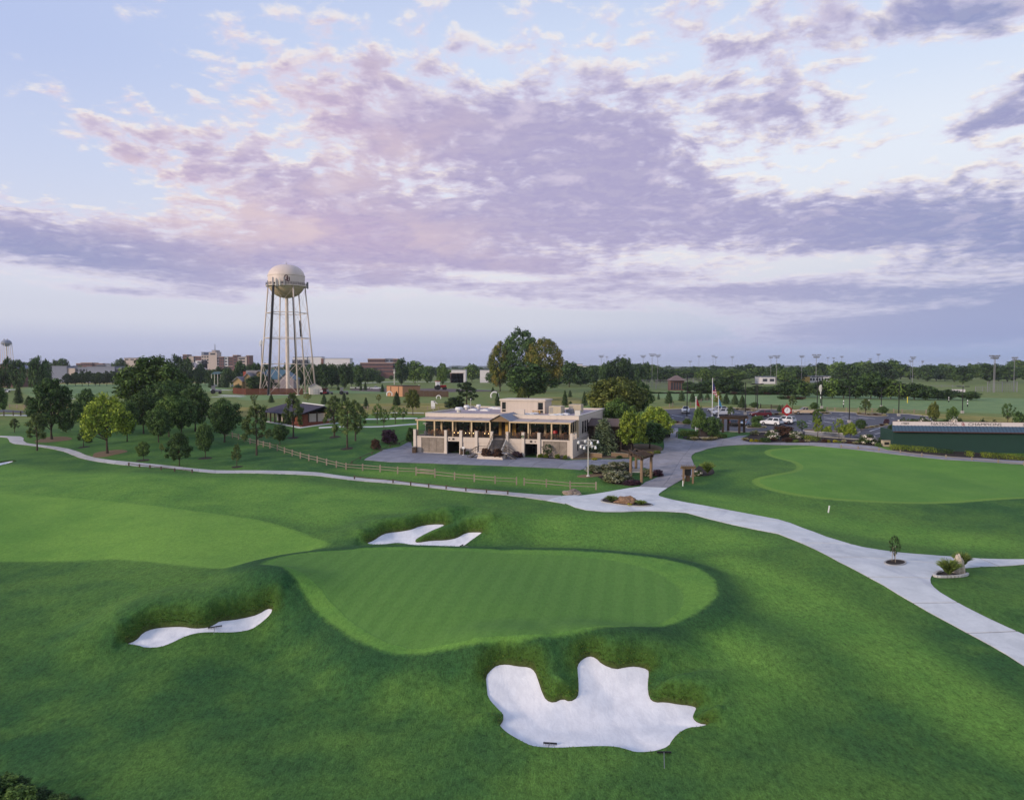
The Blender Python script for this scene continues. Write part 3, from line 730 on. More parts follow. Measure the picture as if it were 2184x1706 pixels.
slabs(drive, dp, M_ROAD, O_J, R(-20), 5.4, .05, .066)
# terrace paving in front of the club house
TP = [z2(1230, 1590), z3(0, 1268), z3(500, 1285), z3(1000, 1302), z3(1480, 1322), z3(1700, 1336), z3(1730, 1330), zO(350, 565), zO(420, 560), zO(800, 560), zO(1050, 560), z4(560, 1180), z4(560, 1100), zO(1000, 385), zO(760, 400), zO(400, 402), zO(0, 412), zB(1740, 1490), zB(1300, 1430), zB(1010, 1420), zA(2100, 1390), zA(1400, 1340), zA(800, 1300), zA(90, 1285), z2(1590, 1440), z2(1500, 1490), z2(1380, 1512)]
tp = GP(TP)
terrace = sheet('terrace', tp, M_BED, .03, 2.5, .1); terrace['kind'] = 'structure'
slabs(terrace, tp, M_PAVE, CLUB_O[:2] + CU * .5, CLUB_A, 4.2, .07, .062, 1.0)
# planting beds and bare patches, a little above the lawn
def bed(name, px, mat, off=.05, world=False, kerb=None):
    P = smooth_poly(np.array(px) if world else GP(px), 2)
    o = sheet(name, P, mat, off, 1.2, .1); o['kind'] = 'structure'
    return o, P
def kerb(P, w=.16, hgt=.12, parent=None, closed=True, name='kerb', mat=None, base=.06):
    P = np.asarray(P); n = len(P); v = []; f = []
    T = np.roll(P, -1, 0) - np.roll(P, 1, 0)
    if not closed: T[0] = P[1] - P[0]; T[-1] = P[-1] - P[-2]
    T /= np.hypot(T[:, 0], T[:, 1])[:, None] + 1e-9
    N_ = np.stack([-T[:, 1], T[:, 0]], 1)
    z = full_height(P[:, 0].copy(), P[:, 1].copy())
    for k in range(n):
        for s_, dz in ((-w / 2, -.05), (-w / 2, hgt), (w / 2, hgt), (w / 2, -.05)):
            v.append((P[k, 0] + N_[k, 0] * s_, P[k, 1] + N_[k, 1] * s_, z[k] + base + dz))
    for k in range(n if closed else n - 1):
        for q_ in range(3):
            a_, c_ = k * 4 + q_, ((k + 1) % n) * 4 + q_
            f.append((a_, c_, c_ + 1, a_ + 1))
    return mesh_obj(name, v, f, mat or M_KERB, parent)
BED_ISLAND = [zO(560, 1060), zO(580, 1030), zO(640, 1010), zO(760, 1005), zO(900, 1020), zO(1060, 1045), zO(1200, 1075), zO(1320, 1100), zO(1375, 1115), zO(1340, 1132), zO(1220, 1138), zO(1050, 1135), zO(880, 1120), zO(720, 1095), zO(610, 1078)]
o, P = bed('planting_island', BED_ISLAND, M_MULCH, .12); kerb(P, .2, .10, o)
o, P = bed('tree_ring', [z6(975 + 90 * math.cos(t), 768 + 24 * math.sin(t)) for t in np.linspace(0, 6.283, 14)[:-1]], M_MULCH, .11); kerb(P, .13, .08, o)
o, P = bed('boulder_bed', [z6(1295, 888), z6(1310, 860), z6(1350, 845), z6(1450, 830), z6(1540, 822), z6(1575, 850), z6(1580, 872), z6(1530, 885), z6(1400, 892)], M_MULCH, .10)
BB = P
bed('flag_bed', [zO(165, 668), zO(220, 645), zO(400, 630), zO(640, 622), zO(640, 650), zO(450, 672), zO(300, 685)], M_SOIL, .05)
bed('grass_bed', [zO(350, 570), zO(600, 545), zO(900, 540), zO(1050, 560), zO(1010, 700), zO(1200, 720), zO(1180, 790), zO(1050, 820), zO(900, 795), zO(720, 775), zO(640, 745)], M_MULCH, .03)
bed('shrub_bed', [zB(1030, 1425), zB(1060, 1380), zB(1700, 1400), zB(1760, 1440), zB(1500, 1455)], M_MULCH, .075)
bed('garden_bed', [zO(60, 390), zO(200, 395), zO(780, 385), zO(1000, 370), zO(1180, 330), zO(1390, 325), zO(1540, 245), zO(1500, 190), zO(1200, 150), zO(700, 150), zO(400, 200), zO(230, 240)], M_SOIL, .04)
bed('club_bed', [z4(1630, 890), z4(1680, 910), z4(2060, 914), z5(280, 874), z5(600, 884), z5(870, 910), z5(960, 900), z5(1010, 860), z5(850, 850), z5(560, 800), z5(240, 790), z4(2150, 800), z4(1800, 800), z4(1690, 850)], M_MULCH, .04)
bed('wall_bed', [z5(970, 940), z5(1020, 905), z5(1500, 940), z5(2184, 1000), z5(2500, 1040), z5(2500, 1058), z5(2184, 1036), z5(1500, 996), z5(1200, 968)], M_MULCH, .05)
bed('pergola_bed', [z4(1030, 862), z4(1110, 890), z4(1350, 893), z4(1480, 874), z4(1400, 850), z4(1200, 840)], M_MULCH, .04)
bed('fence_bed', [(1470, 1015), (1500, 985), (1530, 1008), (1508, 1016)], M_MULCH, .04)

for k, (p_, r_x) in enumerate([(z1(960, 1118), 3.2), (z1(470, 994), 3.6), (z1(1822, 1160), 1.3), (z1(1275, 1178), 1.2), (z2(1100, 1502), 1.4), (z2(683, 1418), 1.3), (z1(2105, 1238), 1.0), (z1(742, 1062), 1.1), (z2(1000, 1412), 1.3)]):
    g = G(p_); a_ = np.linspace(0, 2 * math.pi, 14)[:-1]; bed('mulch_ring', np.stack([g.x + r_x * (.85 + .2 * np.sin(a_ * 3 + k)) * np.cos(a_), g.y + r_x * np.sin(a_)], 1), M_SOIL if k < 2 else M_MULCH, .035, True)
# car park
LOT = [z4(860, 600), zI(400, 250), zI(1000, 245), zI(1500, 270), zJ(0, 273), zJ(1000, 309), zJ(1450, 331), zJ(2300, 352), zJ(2700, 400), zJ(2700, 800), zJ(2050, 800), zJ(1400, 772), zJ(800, 725), zJ(200, 690), zI(1560, 650), zI(1250, 652), zI(830, 638), zI(400, 600), z4(1015, 775), z4(880, 775), z4(870, 700)]
lp = GP(LOT)
lot = sheet('car_park', lp, M_ASPH, .03, 4.0, .08); lot['kind'] = 'structure'
kerb(lp[:9], .18, .12, lot, False)
kerb(lp[9:18], .18, .12, lot, False)
def stripe(p0, p1, w=.12, parent=None, mat=None, name='parking_line', off=.036):
    a_, c_ = np.array(G(p0)[:2]), np.array(G(p1)[:2]); t = (c_ - a_) / np.hypot(*(c_ - a_)); n = np.array([-t[1], t[0]]) * w / 2
    sheet(name, [a_ - n, c_ - n, c_ + n, a_ + n], mat or M_PAINT, off, 2.0, .004, parent)
for a_, c_ in [((900, 425), (1080, 440)), ((890, 470), (1040, 497)), ((1240, 380), (1420, 400)), ((1020, 400), (1250, 425)), ((900, 400), (1120, 440)), ((1190, 395), (1430, 430)), ((1130, 425), (1380, 462)), ((1420, 405), (1640, 430)), ((1480, 395), (1750, 428)), ((640, 460), (700, 475)), ((600, 535), (640, 545)), ((600, 490), (690, 508)), ((1150, 352), (1220, 360)), ((20, 305), (90, 312)), ((2020, 415), (2070, 422)), ((1740, 680), (2040, 640)), ((1660, 635), (1850, 575))]:
    stripe(zJ(*a_), zJ(*c_), .24, lot)
for a_, c_ in [((0, 365), (180, 395)), ((0, 410), (30, 418)), ((540, 350), (660, 362)), ((520, 385), (640, 400)), ((1050, 318), (1140, 330)), ((1680, 305), (1720, 310)), ((560, 320), (640, 330)), ((200, 350), (330, 372)), ((20, 540), (200, 540))]:
    stripe(zI(*a_), zI(*c_), .24, lot)
def island(px, mat=M_SOIL):
    P = smooth_poly(GP(px), 1)
    o = sheet('parking_island', P, mat, .15, 1.5, .15); o['kind'] = 'structure'
    kerb(P, .2, .03, o, base=.13); return o
island([zI(1050, 255), zI(1120, 285), zI(1380, 310), zI(1500, 300), zI(1520, 280), zI(1300, 262)])
island([zI(1640, 375), zI(1660, 350), zI(1900, 330), zI(2050, 330), zI(2184, 345), zI(2000, 365), zI(1800, 385)])
island([zJ(1420, 360), zJ(1480, 335), zJ(1700, 335), zJ(1960, 365), zJ(1970, 390), zJ(1850, 395), zJ(1600, 382)])
island([zJ(1490, 600), zJ(1520, 570), zJ(1800, 545), zJ(1980, 520), zJ(2000, 540), zJ(1830, 575), zJ(1600, 612)])
island([zJ(860, 345), zJ(800, 300), zJ(900, 305), zJ(1050, 345), zJ(960, 355)])
island([zI(1260, 590), zI(1230, 560), zI(1400, 530), zI(1560, 570), zI(1560, 595)])
island([zI(-60, 500), zI(60, 470), zI(320, 500), zI(340, 520), zI(20, 520)])
island([zJ(560, 640), zJ(560, 610), zJ(740, 610), zJ(1440, 660), zJ(1500, 640), zJ(1500, 660), zJ(1420, 690), zJ(740, 650)])
M_HEDGEGRASS = simple('lawn', (.06, .12, .03), .95, .3, 1.5, bstr=.4)
# farther paths and roads
def farpath(pts, w, mat=M_CONC, name='path', off=.05):
    C = resample(GP(pts), max(8, len(pts) * 4)); T = np.gradient(C, axis=0); T /= np.hypot(T[:, 0], T[:, 1])[:, None]; N_ = np.stack([-T[:, 1], T[:, 0]], 1) * w / 2
    o = sheet(name, list(C + N_) + list((C - N_)[::-1]), mat, off, 2.5, .1); o['kind'] = 'structure'; return o
farpath([z2(880, 1342), z2(1200, 1335), z2(1500, 1322), z2(1640, 1312)], 1.6)
farpath([z2(1240, 1275), z2(1450, 1272), z2(1640, 1268)], 1.6)
farpath([z2(1300, 1228), z2(1500, 1226), z2(1690, 1228)], 1.4)
farpath([z1(-40, 735), z1(150, 748), z1(290, 752)], 5.0, M_ASPH, 'road')
farpath([z1(0, 777), z1(280, 782)], 1.6)
farpath([z1(1880, 618), z1(2184, 612), z2(100, 1090), z2(400, 1085), z2(700, 1088)], 2.2)
farpath([z1(1920, 570), z2(60, 1045), z2(130, 1050), z2(210, 1052)], 3.0)
farpath([zH(0, 440), zH(450, 420), zH(680, 412), zH(1400, 418)], 5.0)
farpath([z1(20, 548), z1(140, 552)], 5.0)
farpath([z1(580, 632), z1(710, 632)], 1.6)
dirt_yard = sheet('dirt_yard', GP([zH(-50, 520), zH(200, 505), zH(480, 510), zH(900, 515), zH(1130, 505), zH(1480, 515), zH(2000, 535), zH(2080, 548), zH(1500, 555), zH(1390, 560), zH(900, 570), zH(400, 555), zH(0, 540)]), simple('turned_earth', (.11, .08, .075), .95, .3, .3), .05, 4.0); dirt_yard['kind'] = 'structure'
# ------------------------------------------------------------------ foliage
def leaf_mat(name, c0, c1, c2=None, trans=.25):
    """leaf colour: varies per leaf (attribute), per clump and per tree"""
    def f(b):
        lr_ = b.attr('leaf').outputs['Fac']; cl_ = b.attr('clump').outputs['Fac']
        oi = b.n('ShaderNodeObjectInfo').outputs['Random']
        c = b.mix(b.ss(b.add(b.mul(lr_, .55), b.mul(cl_, .45)), .15, .85), c0, c1)
        if c2: c = b.mix(b.ss(b.add(cl_, b.mul(b.sub(lr_, .5), .5)), .62, .95), c, c2)
        k = b.mul(b.lin(oi, 0, 1, 1.35, 1.95), b.lin(lr_, 0, 1, .6, 1.4))
        c = b.mix(1.0, c, b.vec(k, k, b.mul(k, .97)), 'MULTIPLY')
        p = principled(b, c, .75, .15)
        t = b.n('ShaderNodeBsdfTranslucent'); b.put(t.inputs[0], c)
        m = b.n('ShaderNodeMixShader'); m.inputs[0].default_value = trans
        b.nt.links.new(p, m.inputs[1]); b.nt.links.new(t.outputs[0], m.inputs[2])
        return m.outputs[0]
    return material(name, f)
L_DARK = leaf_mat('leaf_dark', (.014, .030, .012), (.040, .070, .022))
L_GROVE = leaf_mat('leaf_grove', (.020, .042, .014), (.056, .096, .028))
L_MID = leaf_mat('leaf_mid', (.032, .062, .016), (.080, .125, .030))
L_LIGHT = leaf_mat('leaf_light', (.075, .120, .016), (.170, .210, .030))
L_OLIVE = leaf_mat('leaf_olive', (.040, .058, .014), (.105, .118, .030))
L_PINE = leaf_mat('needle_pine', (.030, .050, .016), (.085, .115, .036))
L_CEDAR = leaf_mat('needle_cedar', (.018, .034, .014), (.042, .066, .024))
L_SPRUCE = leaf_mat('needle_spruce', (.045, .070, .032), (.150, .180, .090))
L_AUT = leaf_mat('leaf_turning', (.046, .066, .013), (.120, .122, .022), (.135, .112, .024))
L_RED = leaf_mat('leaf_red', (.030, .018, .014), (.075, .040, .025))
L_PURPLE = leaf_mat('leaf_purple', (.028, .014, .022), (.060, .030, .042))
L_BLOOM = leaf_mat('leaf_blossom', (.030, .050, .018), (.070, .095, .032), (.55, .50, .46))
L_TAN = leaf_mat('grass_tan', (.16, .15, .07), (.30, .27, .15))
L_PLUME = leaf_mat('grass_plume', (.060, .070, .032), (.13, .14, .075), (.24, .23, .17))
L_GRASSY = leaf_mat('grass_green', (.050, .080, .018), (.12, .16, .04))
L_HEDGE = leaf_mat('leaf_hedge', (.045, .070, .010), (.110, .140, .018))
L_BANK = leaf_mat('grass_bank', (.030, .050, .010), (.060, .090, .014), None, .15)
L_YEL = leaf_mat('leaf_yellow', (.12, .13, .010), (.30, .26, .02))
M_BARK = simple('bark', (.055, .042, .032), .95, .4, 3.0, bstr=.5)
M_BARK_L = simple('bark_pale', (.16, .13, .10), .95, .3, 3.0, bstr=.4)

def leaves_mesh(name, C, N, size, clump, mat, r_, aspect=1.6, tri=False):
    """one small quad per leaf"""
    n = len(C)
    N = N / (np.linalg.norm(N, axis=1)[:, None] + 1e-9)
    a = r_.normal(size=(n, 3)); u = np.cross(N, a); u /= np.linalg.norm(u, axis=1)[:, None] + 1e-9; w = np.cross(N, u)
    s = (size * r_.uniform(.7, 1.35, n))[:, None] * .5
    k = 4
    v = np.stack([C - u * s * aspect, C - w * s * .75 + N * s * .15, C + u * s * aspect, C + w * s * .75 + N * s * .15], 1).reshape(-1, 3)
    me = bpy.data.meshes.new(name)
    me.vertices.add(n * k); me.vertices.foreach_set('co', v.ravel())
    me.loops.add(n * k); me.loops.foreach_set('vertex_index', np.arange(n * k, dtype=np.int32))
    me.polygons.add(n); me.polygons.foreach_set('loop_start', (np.arange(n) * k).astype(np.int32))
    me.update(calc_edges=True)
    for nm, val in (('leaf', r_.uniform(0, 1, n)), ('clump', clump)):
        at_ = me.attributes.new(nm, 'FLOAT', 'POINT'); at_.data.foreach_set('value', np.repeat(val, k).astype(np.float32))
    me.materials.append(mat)
    return me
def fib(n, r_):
    i = np.arange(n) + .5; ph = np.arccos(1 - 2 * i / n); th = math.pi * (1 + 5 ** .5) * i + r_.uniform(0, 6)
    return np.stack([np.cos(th) * np.sin(ph), np.sin(th) * np.sin(ph), np.cos(ph)], 1)
def clumped(centers, radii, per, r_, flat=.8, shell=.55, up=.35):
    C = []; N = []; K_ = []
    for c, r in zip(centers, radii):
        n = max(4, int(per * (r / np.mean(radii)) ** 2))
        d_ = r_.normal(size=(n, 3)); d_ /= np.linalg.norm(d_, axis=1)[:, None]
        rad = r * (shell + (1 - shell) * r_.uniform(0, 1, n)) * r_.uniform(.75, 1.12, n)
        p = d_ * rad[:, None]; p[:, 2] *= flat
        C.append(c + p); nn = d_ + r_.normal(size=(n, 3)) * .45; nn[:, 2] += up; N.append(nn); K_.append(np.full(n, r_.uniform(0, 1)))
    return np.concatenate(C), np.concatenate(N), np.concatenate(K_)
def trunk_mesh(name, pts, r0, r1, limbs, mat):
    """tapered trunk through pts with limbs [(start point, end point, r)]"""
    m = MB(); n = len(pts)
    for k in range(n - 1):
        ra = r0 + (r1 - r0) * k / (n - 1); rb = r0 + (r1 - r0) * (k + 1) / (n - 1)
        m.tube(pts[k], pts[k + 1], ra * (1.35 if k == 0 else 1), rb, 7, cap=False)
    for a, c, r in limbs: m.tube(a, c, r, r * .35, 5, cap=False)
    me = bpy.data.meshes.new(name); me.from_pydata([tuple(map(float, x)) for x in m.v], [], m.f); me.materials.append(mat); me.update()
    return me
PROTO = {}
def proto(kind, mat, seed, per=1.0):
    """crown and trunk meshes of a tree one unit high and one unit wide"""
    key = (kind, mat.name, seed)
    if key in PROTO: return PROTO[key]
    r_ = np.random.default_rng(abs(hash((kind, seed))) % (2 ** 31) if False else sum(map(ord, kind)) * 131 + seed * 17)
    leaf = .034; asp = 1.6; tr = .022; base = .2; tri = False; shell = .55; flat = .8; up = .35
    bark = M_BARK
    if kind in ('oak', 'pyramid', 'wide', 'light', 'airy', 'cotton', 'belt'):
        if kind == 'oak': zb, n, rr, pr = .18, 46, (.10, .165), 120
        elif kind == 'pyramid': zb, n, rr, pr = .16, 52, (.075, .14), 115
        elif kind == 'wide': zb, n, rr, pr = .10, 60, (.09, .15), 120
        elif kind == 'light': zb, n, rr, pr = .24, 50, (.085, .15), 105
        elif kind == 'airy': zb, n, rr, pr, leaf = .25, 26, (.07, .12), 45, .04
        elif kind == 'cotton': zb, n, rr, pr, leaf = .06, 80, (.06, .125), 115, .024
        else: zb, n, rr, pr, leaf = .08, 22, (.15, .24), 75, .062
        d_ = fib(n, r_); q_ = r_.uniform(.62, 1.0, n) ** .6
        zc = (1 + zb) / 2; hz_ = (1 - zb) / 2
        t = d_[:, 2] * q_
        if kind == 'pyramid': prof = np.interp(t, [-1, -.75, -.4, 0, .5, .85, 1], [.65, 1.0, 1.05, .92, .62, .32, .15])
        elif kind == 'light': prof = np.interp(t, [-1, -.7, -.3, .2, .6, 1], [.85, 1.05, 1.0, .85, .68, .3])
        elif kind == 'cotton': prof = np.interp(t, [-1, -.5, 0, .4, .8, 1], [.7, .95, 1.0, .95, .75, .4])
        else: prof = np.interp(t, [-1, -.7, -.2, .3, .7, 1], [.75, .98, 1.05, .98, .76, .4])
        hyp = np.hypot(d_[:, 0], d_[:, 1]) + 1e-6
        ring = np.sqrt(np.clip(1 - t ** 2, 0, 1)) if kind not in ('pyramid', 'light') else np.clip(prof, 0, 1.1)
        rad = .40 * (ring * (prof if kind not in ('pyramid', 'light') else 1)) * r_.uniform(.55, 1.05, n)
        lob = 1 + .16 * np.sin(np.arctan2(d_[:, 1], d_[:, 0]) * 3 + r_.uniform(0, 6)) 
        cen = np.stack([d_[:, 0] / hyp * rad * lob, d_[:, 1] / hyp * rad * lob, zc + t * hz_ * .88], 1)
        radii = r_.uniform(*rr, n) * np.where(t > .6, .75, 1)
        C, N, KL = clumped(cen, radii, pr * per, r_, flat, shell, up)
        limbs = []
        for k in r_.choice(n, min(12, n), False):
            z0 = zb * .7 + r_.uniform(.02, .3) * (cen[k, 2]); limbs.append(((0, 0, min(z0, cen[k, 2] - .03)), tuple(cen[k]), tr * .45))
        pts = [(0, 0, -.02), (.006, .004, zb * .6), (-.006, .006, zb + .2), (.01, -.01, zb + .5)]
    elif kind == 'pine':
        zb = .30; n = 34; cen = []; radii = []; limbs = []
        for k in range(n):
            z = .34 + .62 * (k / (n - 1)) ** .9; w_ = np.interp(z, [.3, .4, .6, .85, 1], [.30, .40, .36, .22, .06]); a = k * 2.4 + r_.uniform(-.5, .5)
            rad = w_ * r_.uniform(.45, 1.0); c = (math.cos(a) * rad, math.sin(a) * rad, z + r_.uniform(-.03, .03)); cen.append(c); radii.append(r_.uniform(.07, .125) * (1 if z < .85 else .7))
            if k % 2 == 0: limbs.append(((0, 0, z - .06), c, .011))
        C, N, KL = clumped(np.array(cen), np.array(radii), 95 * per, r_, .75, .3, .5); leaf, asp = .026, 2.4
        pts = [(0, 0, -.02), (.008, 0, .3), (-.008, .01, .6), (.0, 0, .93)]; tr = .024
    elif kind == 'cedar':
        C = []; N = []; KL = []; n = int(1500 * per)
        z = r_.uniform(0, 1, n) ** 1.25; a = r_.uniform(0, 6.283, n); spk = .72 + .28 * np.sin(a * 5 + z * 25 + r_.uniform(0, 6)) 
        rad = .5 * (1 - z) ** .75 * np.interp(z, [0, .06, .2, 1], [.6, .85, 1, 1]) * spk * r_.uniform(.55, 1.12, n) + .015
        C = np.stack([np.cos(a) * rad, np.sin(a) * rad, .03 + z * .97], 1); N = np.stack([np.cos(a), np.sin(a), r_.uniform(.2, 1.0, n)], 1) + r_.normal(size=(n, 3)) * .35
        KL = .5 + .5 * np.sin(a * 5 + z * 25); limbs = []; leaf, asp = .062, 2.0; pts = [(0, 0, -.02), (0, 0, .3), (0, 0, .8)]; tr = .03
    elif kind == 'spruce':
        C = []; N = []; KL = []; limbs = []
        for l_ in range(15):
            z = .08 + .86 * l_ / 14; w_ = .5 * (1 - z) ** .85 + .02; nb_ = 9
            for k in range(nb_):
                a = 6.283 * k / nb_ + l_ * .7 + r_.uniform(-.2, .2); L_ = w_ * r_.uniform(.75, 1.1); m_ = int(52 * per * (.3 + w_ * 1.6))
                t = r_.uniform(.12, 1, m_) ** .8; sp = (1 - t * .55) * .075
                off_ = r_.normal(size=(m_, 3)) * np.stack([sp, sp, sp * .35], 1)
                C.append(np.stack([np.cos(a) * L_ * t, np.sin(a) * L_ * t, z - .07 * t + .03 * t * t], 1) + off_); N.append(np.stack([np.cos(a) * .3 * np.ones(m_), np.sin(a) * .3 * np.ones(m_), np.ones(m_)], 1) + r_.normal(size=(m_, 3)) * .35); KL.append(t * .8 + .1)
        C, N, KL = map(np.concatenate, (C, N, KL)); leaf, asp = .028, 2.2; pts = [(0, 0, -.02), (0, 0, .4), (0, 0, .95)]; tr = .02
    elif kind in ('bush', 'low'):
        n = 30; d_ = fib(n, r_); d_[:, 2] = np.abs(d_[:, 2]); q_ = r_.uniform(.55, 1, n)
        cen = np.stack([d_[:, 0] * .38 * q_, d_[:, 1] * .38 * q_, .12 + d_[:, 2] * .70 * q_], 1); radii = r_.uniform(.11, .19, n)
        C, N, KL = clumped(cen, radii, 75 * per, r_, .9, .5, .4); leaf = .058; limbs = []; pts = [(0, 0, -.02), (0, 0, .15), (0, 0, .4)]; tr = .03
        C[:, 2] = np.maximum(C[:, 2], .0)
    elif kind == 'tuft':
        n = int(1500 * per); a = r_.uniform(0, 6.283, n); t = r_.uniform(.25, 1, n); q_ = r_.uniform(.2, 1, n) ** .6
        rad = .5 * q_ * t; z = t * (1.05 - .45 * q_ * t)
        C = np.stack([np.cos(a) * rad, np.sin(a) * rad, z], 1); dirv = np.stack([np.cos(a) * q_, np.sin(a) * q_, 1.1 - q_ * t], 1)
        N = np.cross(dirv, r_.normal(size=(n, 3))); KL = t * .9; limbs = []; leaf, asp = .05, 1.0; pts = [(0, 0, -.02), (0, 0, .1)]; tr = .05
        # blades: long thin quads along dirv
        me = blades_mesh('crown_tuft', C, dirv, .26, .026, KL, mat, r_); tm = trunk_mesh('stem', pts, tr, tr * .5, [], M_BARK)
        PROTO[key] = (me, tm); return PROTO[key]
    me = leaves_mesh('crown_' + kind, C, N, leaf * np.ones(len(C)), KL, mat, r_, asp)
    tm = trunk_mesh('trunk_' + kind, pts, tr, tr * .35, limbs, bark)
    PROTO[key] = (me, tm)
    return PROTO[key]
def blades_mesh(name, C, Dv, length, width, KL, mat, r_):
    n = len(C); Dv = Dv / np.linalg.norm(Dv, axis=1)[:, None]; s = np.cross(Dv, r_.normal(size=(n, 3))); s /= np.linalg.norm(s, axis=1)[:, None]
    L_ = (length * r_.uniform(.6, 1.3, n))[:, None]; w_ = width * .5
    v = np.stack([C - Dv * L_ * .5 - s * w_, C - Dv * L_ * .5 + s * w_, C + Dv * L_ * .5 + s * w_ * .4, C + Dv * L_ * .5 - s * w_ * .4], 1).reshape(-1, 3)
    me = bpy.data.meshes.new(name); me.vertices.add(n * 4); me.vertices.foreach_set('co', v.ravel()); me.loops.add(n * 4); me.loops.foreach_set('vertex_index', np.arange(n * 4, dtype=np.int32))
    me.polygons.add(n); me.polygons.foreach_set('loop_start', (np.arange(n) * 4).astype(np.int32)); me.update(calc_edges=True)
    for nm, val in (('leaf', r_.uniform(0, 1, n)), ('clump', KL)):
        at_ = me.attributes.new(nm, 'FLOAT', 'POINT'); at_.data.foreach_set('value', np.repeat(val, 4).astype(np.float32))
    me.materials.append(mat); return me
TN = [0]
def tree(kind, mat, base, width, height, label, cat='tree', name='tree', group=None, seed=None, parts=('trunk', 'crown'), rz=None):
    TN[0] += 1
    sd_ = (TN[0] % 3) if seed is None else seed
    cm, tm = proto(kind, mat, sd_)
    root = empty(name, base, TN[0] * 2.399 if rz is None else rz)
    tag(root, label, cat, group)
    for nm, me_ in zip(parts, (tm, cm)):
        o = bpy.data.objects.new(nm, me_); o.scale = (width, width, height); link(o, root)
    return root
def tpx(kind, mat, zf, bx, by, top, w, label, cat='tree', name='tree', group=None, seed=None, scale=None, lift=0.0, parts=('trunk', 'crown'), dep=None):
    """tree from its foot, top and width on the photograph"""
    p = zf(bx, by); q_ = zf(bx, top); a_ = zf(bx + w / 2, by)
    g = G(p) if dep is None else at_depth(p, dep)
    if dep is not None: g = Vector((g[0], g[1], GROUND_Z(g[0], g[1])))
    dpt = g[1]
    hgt = at_depth(q_, dpt)[2] - g[2]
    wd = (a_[0] - p[0]) * 2 / F * dpt
    g = Vector((g[0], g[1], GROUND_Z(g[0], g[1]) - .02))
    return tree(kind, mat, g, wd * 1.14, hgt, label, cat, name, group, seed, parts)
T_ = tpx
for k, B in enumerate(BUNK): B['n'] = k; lip_grass(B)
OK_, PY_, PN = 'oak', 'pyramid', 'pine'
# grove on the left
T_('pyramid', L_GROVE, z1, -25, 800, 480, 190, 'tall dark tree cut by the left edge of the picture', name='shade_tree')
T_('pine', L_PINE, z1, 130, 930, 803, 95, 'small round pine alone on the lawn at the far left', name='pine_tree')
T_('pine', L_PINE, z1, 330, 1092, 752, 230, 'dark pine with a bare lower trunk beside the bend of the cart path', name='pine_tree')
T_('pyramid', L_GROVE, z1, 460, 992, 430, 390, 'biggest dark green pyramidal tree of the left grove', name='shade_tree', seed=1)
T_('oak', L_GROVE, z1, 587, 930, 800, 130, 'small dark tree under the right skirt of the biggest pyramidal tree', name='shade_tree')
T_('pine', L_PINE, z1, 742, 1062, 882, 115, 'small pine between the dark pyramidal tree and the yellow green tree', name='pine_tree')
T_('bush', L_GROVE, z1, 785, 1022, 940, 70, 'low dark bush left of the yellow green tree', 'bush', 'bush', parts=('stem', 'foliage'))
T_('pyramid', L_GROVE, z1, 775, 850, 530, 210, 'dark conical tree standing behind the yellow green tree', name='shade_tree')
T_('light', L_LIGHT, z1, 955, 1118, 575, 400, 'bright yellow green tree standing in the middle of the left grove', name='shade_tree', seed=2)
T_('oak', L_GROVE, z1, 1130, 1012, 620, 190, 'dark tree half hidden by the right side of the yellow green tree', name='shade_tree')
T_('oak', L_GROVE, z1, 1275, 942, 545, 260, 'dark round tree with a thick trunk right of the yellow green tree', name='shade_tree')
T_('wide', L_MID, z1, 1365, 820, 225, 560, 'huge broad mid green tree rising above the left grove', name='shade_tree', seed=0)
T_('wide', L_GROVE, z1, 1480, 860, 440, 360, 'broad dark crown below the huge mid green tree', name='shade_tree', seed=1)
T_('oak', L_GROVE, z1, 1410, 1020, 690, 200, 'slim dark tree on the lawn below the huge mid green tree', name='shade_tree')
T_('oak', L_MID, z1, 1502, 970, 590, 230, 'round green tree close behind the slim dark one', name='shade_tree')
T_('pyramid', L_GROVE, z1, 1735, 920, 480, 290, 'dark spreading tree with upswept branches at the right end of the grove', name='shade_tree', seed=2)
T_('oak', L_GROVE, z1, 1615, 960, 600, 240, 'dense dark tree left of the upswept one', name='shade_tree')
T_('oak', L_GROVE, z1, 1995, 1017, 610, 295, 'round dark tree standing alone by the rail fence in the left lawn', name='shade_tree', seed=0)
T_('oak', L_MID, z1, 1275, 1178, 1000, 120, 'small leaning tree on the lawn above the cart path', name='young_tree')
T_('pyramid', L_GROVE, z1, 1595, 1228, 918, 215, 'dark young tree close to the cart path', name='young_tree')
T_('oak', L_GROVE, z1, 1825, 1158, 828, 165, 'young tree with a thin bare stem in a mulch ring', name='young_tree')
T_('pine', L_PINE, z1, 2105, 1238, 1028, 110, 'sparse young pine nearest the middle of the cart path', name='pine_tree')
T_('airy', L_OLIVE, z1, 1437, 1115, 1020, 46, 'nearly leafless sapling in the left lawn', name='sapling')
T_('pine', L_PINE, z2, 400, 1553, 1140, 240, 'lopsided pine with a low side limb by the rail fence', name='pine_tree', seed=1)
T_('oak', L_GROVE, z2, 580, 1472, 1300, 130, 'small dark tree left of the brown brick pavilion', name='young_tree')
T_('pine', L_PINE, z2, 683, 1417, 1070, 205, 'pine in front of the dark roofed pavilion', name='pine_tree', seed=2)
T_('pine', L_PINE, z2, 1000, 1412, 1088, 190, 'pine at the right corner of the pavilion', name='pine_tree', seed=0)
T_('pine', L_PINE, z2, 1100, 1502, 1115, 240, 'front pine of the three right of the pavilion', name='pine_tree', seed=1)
T_('pine', L_PINE, z2, 1162, 1442, 1122, 200, 'rear right pine of the three right of the pavilion', name='pine_tree', seed=2)
T_('bush', L_RED, z2, 1320, 1507, 1400, 85, 'small reddish bush on a stem left of the club house', 'bush', 'bush', parts=('stem', 'foliage'))
